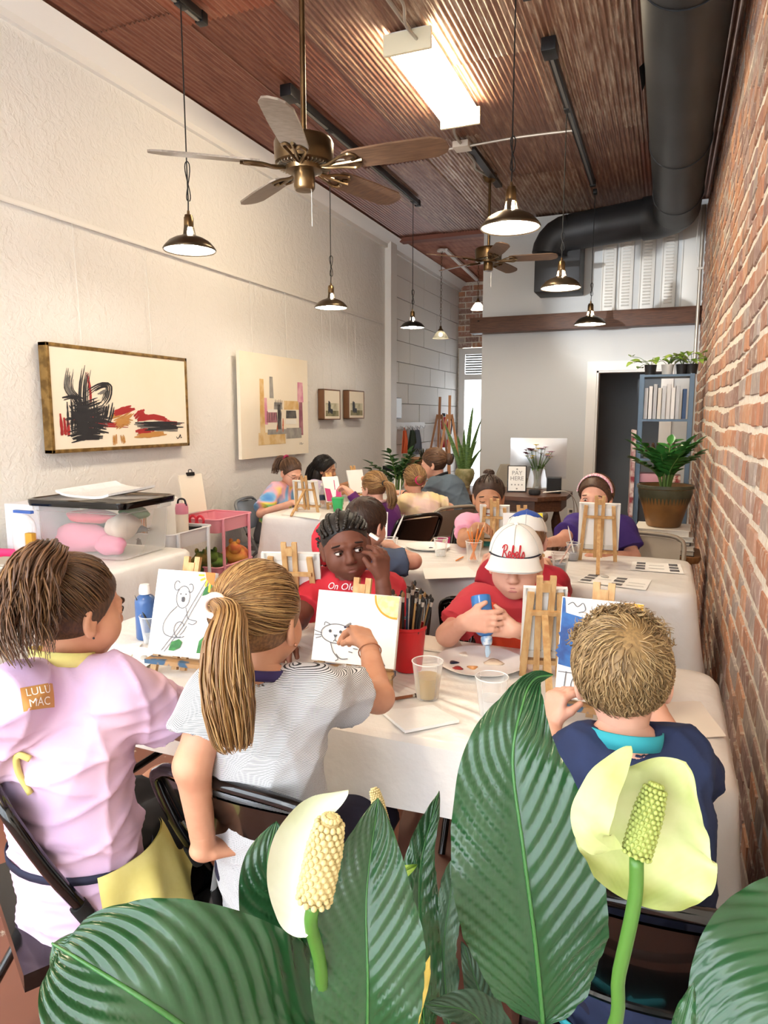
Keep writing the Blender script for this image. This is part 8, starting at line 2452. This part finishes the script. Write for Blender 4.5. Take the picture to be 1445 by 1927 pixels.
# ================================================================== peace lily in the foreground
LEAFG = mat('peace_lily_leaf', '183c20', .24, col2='224c29', nscale=5, ncon=(.35, .65), spec=.55, coat=.1)
LEAFD = mat('shaded_dull_leaf', '35513a', .4, col2='2c4633', nscale=8)  # duller copy of the leaf green: leaf backs and leaves painted as shaded
LEAFY = mat('young_olive_leaf', '7f9a3a', .35, col2='6a8a35', nscale=8)
MIDR = mat('pale_midrib', '3a6a34', .35)
pb = atD(900, 2260, .66)
pl = thing('peace_lily', 'peace lily with big glossy leaves and white flowers filling the foreground', 'plant', (pb[0], pb[1], 0))
PO = V3(pb[0], pb[1], 0)
def addp(name, mb, m, parent=None, smooth='all'):
    mb.v = [tuple(np.array(p) - PO) for p in mb.v]
    return obj(name, mb, m, parent or pl, smooth)
def big_leaf(pts, W, face=None, m=LEAFG, ripple=.0035, veins=15, vfold=.18, prof=None, roll=0.0, rib=True, slant=.55, seed=0, name='leaf', wavy=.004, cup=0.0):
    """pts: base .. tip on the midrib (world); W full width; face: direction the upper side looks"""
    rr = random.Random(seed); c = crv(pts, 16); n = len(c); nu = 52
    L = sum(np.linalg.norm(c[i + 1] - c[i]) for i in range(n - 1)); P = []
    ph = rr.uniform(0, 6); cum = [0]
    for i in range(1, n): cum.append(cum[-1] + np.linalg.norm(c[i] - c[i - 1]) / L)
    for i in range(n):
        t = cum[i]; tg = unit(c[min(i + 1, n - 1)] - c[max(i - 1, 0)])
        fv = unit(_C - c[i]) if face is None else np.array(face, float)
        nm = unit(fv - tg * (fv @ tg)); sd = np.cross(tg, nm)
        if roll: sd, nm = sd * math.cos(roll) + nm * math.sin(roll), nm * math.cos(roll) - sd * math.sin(roll)
        w = W / 2 * (prof(t) if prof else (math.sin(PI * min(1, t ** .85)) ** .72) * (1 - .25 * t ** 6))
        for j in range(nu + 1):
            u = 2 * j / nu - 1
            au = abs(u)
            v = veins * (t - slant * au * W / L * 1.1)
            rip = ripple * (abs(math.sin(PI * v)) ** .7 - .5) * min(1, au * 5) * math.sin(PI * min(1, t * 1.02)) ** .3
            edge = wavy * au ** 3 * math.sin(t * 22 + ph + (1.3 if u > 0 else 0))
            P.append(c[i] + sd * u * w + nm * (vfold * w * au * (1 - .4 * au) + rip + edge - cup * w * u * u))
    Fc = [(i * (nu + 1) + j, i * (nu + 1) + j + 1, (i + 1) * (nu + 1) + j + 1, (i + 1) * (nu + 1) + j) for i in range(n - 1) for j in range(nu)]
    mb = MB(); mb.add(P, Fc)
    lf = addp(name, mb, m)
    if rib:
        cc = []
        for i in range(n):
            tg = unit(c[min(i + 1, n - 1)] - c[max(i - 1, 0)]); fv = unit(_C - c[i]) if face is None else np.array(face, float); cc.append(c[i] + unit(fv - tg * (fv @ tg)) * .0004)
        addp('midrib', MB().tube(cc, [.0021 * (1 - .75 * i / n) * W / .12 for i in range(n)], 6), MIDR, lf)
    return lf
base = lambda d=.64: atD(900, 2230, d)
# petioles run down to the pot
def petiole(a, r=.004, m=None):
    a = np.array(a); addp('petiole', MB().tube(crv([a, a * .6 + base() * .4 + V3(0, 0, -.03), base() + V3(rnd.uniform(-.03, .03), rnd.uniform(-.03, .03), -.03)], 6), r, 8), m or MIDR)
def PL(*a): return [atD(*q) for q in a]
q = PL((650, 2150, .60), (440, 2000, .53), (300, 1900, .50), (165, 1815, .505), (98, 1775, .515)); big_leaf(q, .185, None, vfold=.05, veins=13, seed=1, ripple=.006, prof=lambda t: max(.0, math.sin(PI * min(1, .06 + t * .94) ** .9)) ** .55 * (1 if t < .97 else .6), slant=.75); petiole(q[0])
q = PL((1022, 1925, .61), (1008, 1780, .60), (985, 1600, .60), (965, 1430, .61), (985, 1320, .63), (1006, 1278, .645), (1040, 1270, .65)); big_leaf(q, .130, None, vfold=.10, veins=18, seed=2, ripple=.005, prof=lambda t: float(np.interp(t, (0, .03, .1, .25, .42, .55, .68, .78, .86, .93, .97, 1), (.05, .3, .62, .95, 1, .93, .74, .52, .3, .12, .07, .01)))); petiole(q[0])
q = PL((690, 2020, .56), (692, 1850, .55), (690, 1680, .56), (712, 1502, .58)); big_leaf(q, .092, None, vfold=.22, seed=3, roll=-.1, ripple=.005); petiole(q[0])
q = PL((800, 1960, .70), (792, 1800, .69), (790, 1640, .69), (815, 1530, .70), (826, 1488, .71)); big_leaf(q, .046, None, vfold=.5, seed=4, roll=.25); petiole(q[0])
q = PL((640, 1900, .70), (560, 1760, .69), (505, 1640, .69), (520, 1545, .71)); big_leaf(q, .092, V3(.55, -.75, .5), m=LEAFG, vfold=.0, seed=5, cup=.12, veins=12); petiole(q[0])
q = PL((760, 1830, .64), (752, 1740, .635), (742, 1660, .635), (786, 1626, .64)); big_leaf(q, .028, None, m=LEAFY, vfold=.6, seed=6, ripple=.001); petiole(q[0])
q = PL((845, 1930, .78), (835, 1790, .77), (848, 1680, .775), (862, 1590, .79)); big_leaf(q, .038, None, m=LEAFD, vfold=.4, seed=7, roll=.4); petiole(q[0])
q = PL((1640, 1720, .56), (1560, 1800, .52), (1450, 1930, .50), (1330, 2130, .50)); big_leaf(q, .135, None, vfold=.05, seed=8, veins=12, slant=.7); petiole(q[0] * .5 + base() * .5)
q = PL((960, 2040, .70), (925, 1960, .68), (885, 1905, .66), (800, 1890, .65)); big_leaf(q, .05, V3(.1, -.6, .8), m=LEAFD, vfold=.15, seed=9); petiole(q[0])
q = PL((935, 2010, .76), (912, 1900, .75), (890, 1830, .75), (868, 1770, .76)); big_leaf(q, .04, None, m=LEAFD, vfold=.2, seed=10); petiole(q[0])
q = PL((1275, 1990, .47), (1285, 1930, .47), (1305, 1850, .475)); big_leaf(q, .014, None, m=LEAFG, vfold=.4, seed=11, ripple=.0006); petiole(q[0])
q = PL((775, 1930, .60), (782, 1880, .595), (800, 1830, .60), (808, 1800, .61)); big_leaf(q, .016, None, m=mat('withered_yellow_leaf', 'd8c468', .5), vfold=.5, ripple=.0005, seed=12, rib=False, name='withered_leaf')
# flowers
SPW = mat('white_spathe', 'c9c8ba', .5, col2='bcc0a2', nscale=8)
SPG = mat('lime_spathe', '8f9c50', .5, col2='b9bb88', nscale=16, ncon=(.35, .7))
STG = mat('flower_stem', '47702a', .4)
def spadix(a, b, r, m):
    a, b = np.array(a), np.array(b); d = b - a; u, w = frame_of(d); L = np.linalg.norm(d)
    mb = MB().tube([a + d * t for t in np.linspace(0, 1, 9)], [r * .75, r, r, r, r * .97, r * .92, r * .85, r * .7, r * .3], 14)
    n = int(L / (r * .34)); k = 0
    for i in range(n):
        t = (i + .5) / n; rr_2 = r * (1 - .3 * max(0, t - .6) / .4) * (.98 if t < .96 else .6)
        for j in range(13):
            aa = 2 * PI * (j + .5 * (i % 2)) / 13
            o = math.cos(aa) * u + math.sin(aa) * w
            mb.ball(a + d * t + o * rr_2, r * .2, 6, 4)
    return addp('spadix', mb, m)
CRM = mat('cream_spadix', 'bfac7a', .7)
s1 = big_leaf(PL((592, 1745, .515), (556, 1700, .53), (545, 1610, .535), (578, 1530, .53), (656, 1486, .515)), .036, V3(.6, -.8, .1), m=SPW, vfold=.0, ripple=.0003, rib=False, seed=20, name='spathe', wavy=.001, cup=-.5, prof=lambda t: math.sin(PI * min(1, .05 + .95 * t) ** .8) ** .6)
spadix(atD(590, 1695, .515), atD(624, 1535, .51), .0125, CRM)
addp('flower_stem', MB().tube(crv([atD(590, 1702, .51), atD(585, 1740, .515), atD(600, 1800, .53), atD(650, 2000, .58), base()], 6), .0052, 10), STG)
spadix(atD(722, 1552, .66), atD(703, 1482, .67), .0058, CRM)
addp('flower_stem', MB().tube(crv([atD(722, 1552, .66), atD(732, 1640, .66), atD(735, 1760, .66), base()], 6), .0035, 8), STG)
big_leaf(PL((1193, 1700, .50), (1205, 1640, .518), (1225, 1545, .525), (1262, 1470, .51), (1288, 1438, .50)), .098, None, m=SPG, vfold=.0, ripple=.0005, rib=False, seed=21, name='spathe', wavy=.004, cup=-.35, prof=lambda t: (math.sin(PI * min(1, .06 + .94 * t) ** .72) ** .55))
big_leaf(PL((1150, 1600, .50), (1112, 1560, .495), (1135, 1480, .495), (1188, 1404, .50)), .03, V3(-.3, -.8, .2), m=SPG, vfold=.2, ripple=.0003, rib=False, seed=22, name='spathe_lobe', wavy=.001, prof=lambda t: math.sin(PI * min(1, .1 + .9 * t) ** .8) ** .6)
spadix(atD(1196, 1612, .495), atD(1236, 1474, .50), .0095, mat('green_spadix', '949e52', .7))
addp('flower_stem', MB().tube(crv([atD(1198, 1615, .495), atD(1194, 1695, .50), atD(1165, 1830, .515), atD(1130, 1980, .54), base()], 6), .0052, 10), STG)
pot_z = base()[2] - .04
pot = MB().lathe([(.001, pot_z - .2), (.09, pot_z - .2), (.1, pot_z - .18), (.13, pot_z - .01), (.135, pot_z), (.125, pot_z), (.12, pot_z - .03), (.001, pot_z - .03)], 36, caps=False)
obj('pot', pot, mat('terracotta_pot', '9a6a50', .7), pl, 45)
sto = thing('plant_pedestal', 'wooden pedestal under the peace lily below the picture edge', 'stand', (pb[0], pb[1], 0))
obj('top', MB().box((0, 0, pot_z - .215), (.26, .26, .025), bev=.004), STW, sto)
for sx in (-1, 1):
    for sy in (-1, 1): obj('leg', MB().beam((sx * .11, sy * .11, 0), (sx * .1, sy * .1, pot_z - .228), .03, .03, (0, 1, 0)), STW, sto, None)
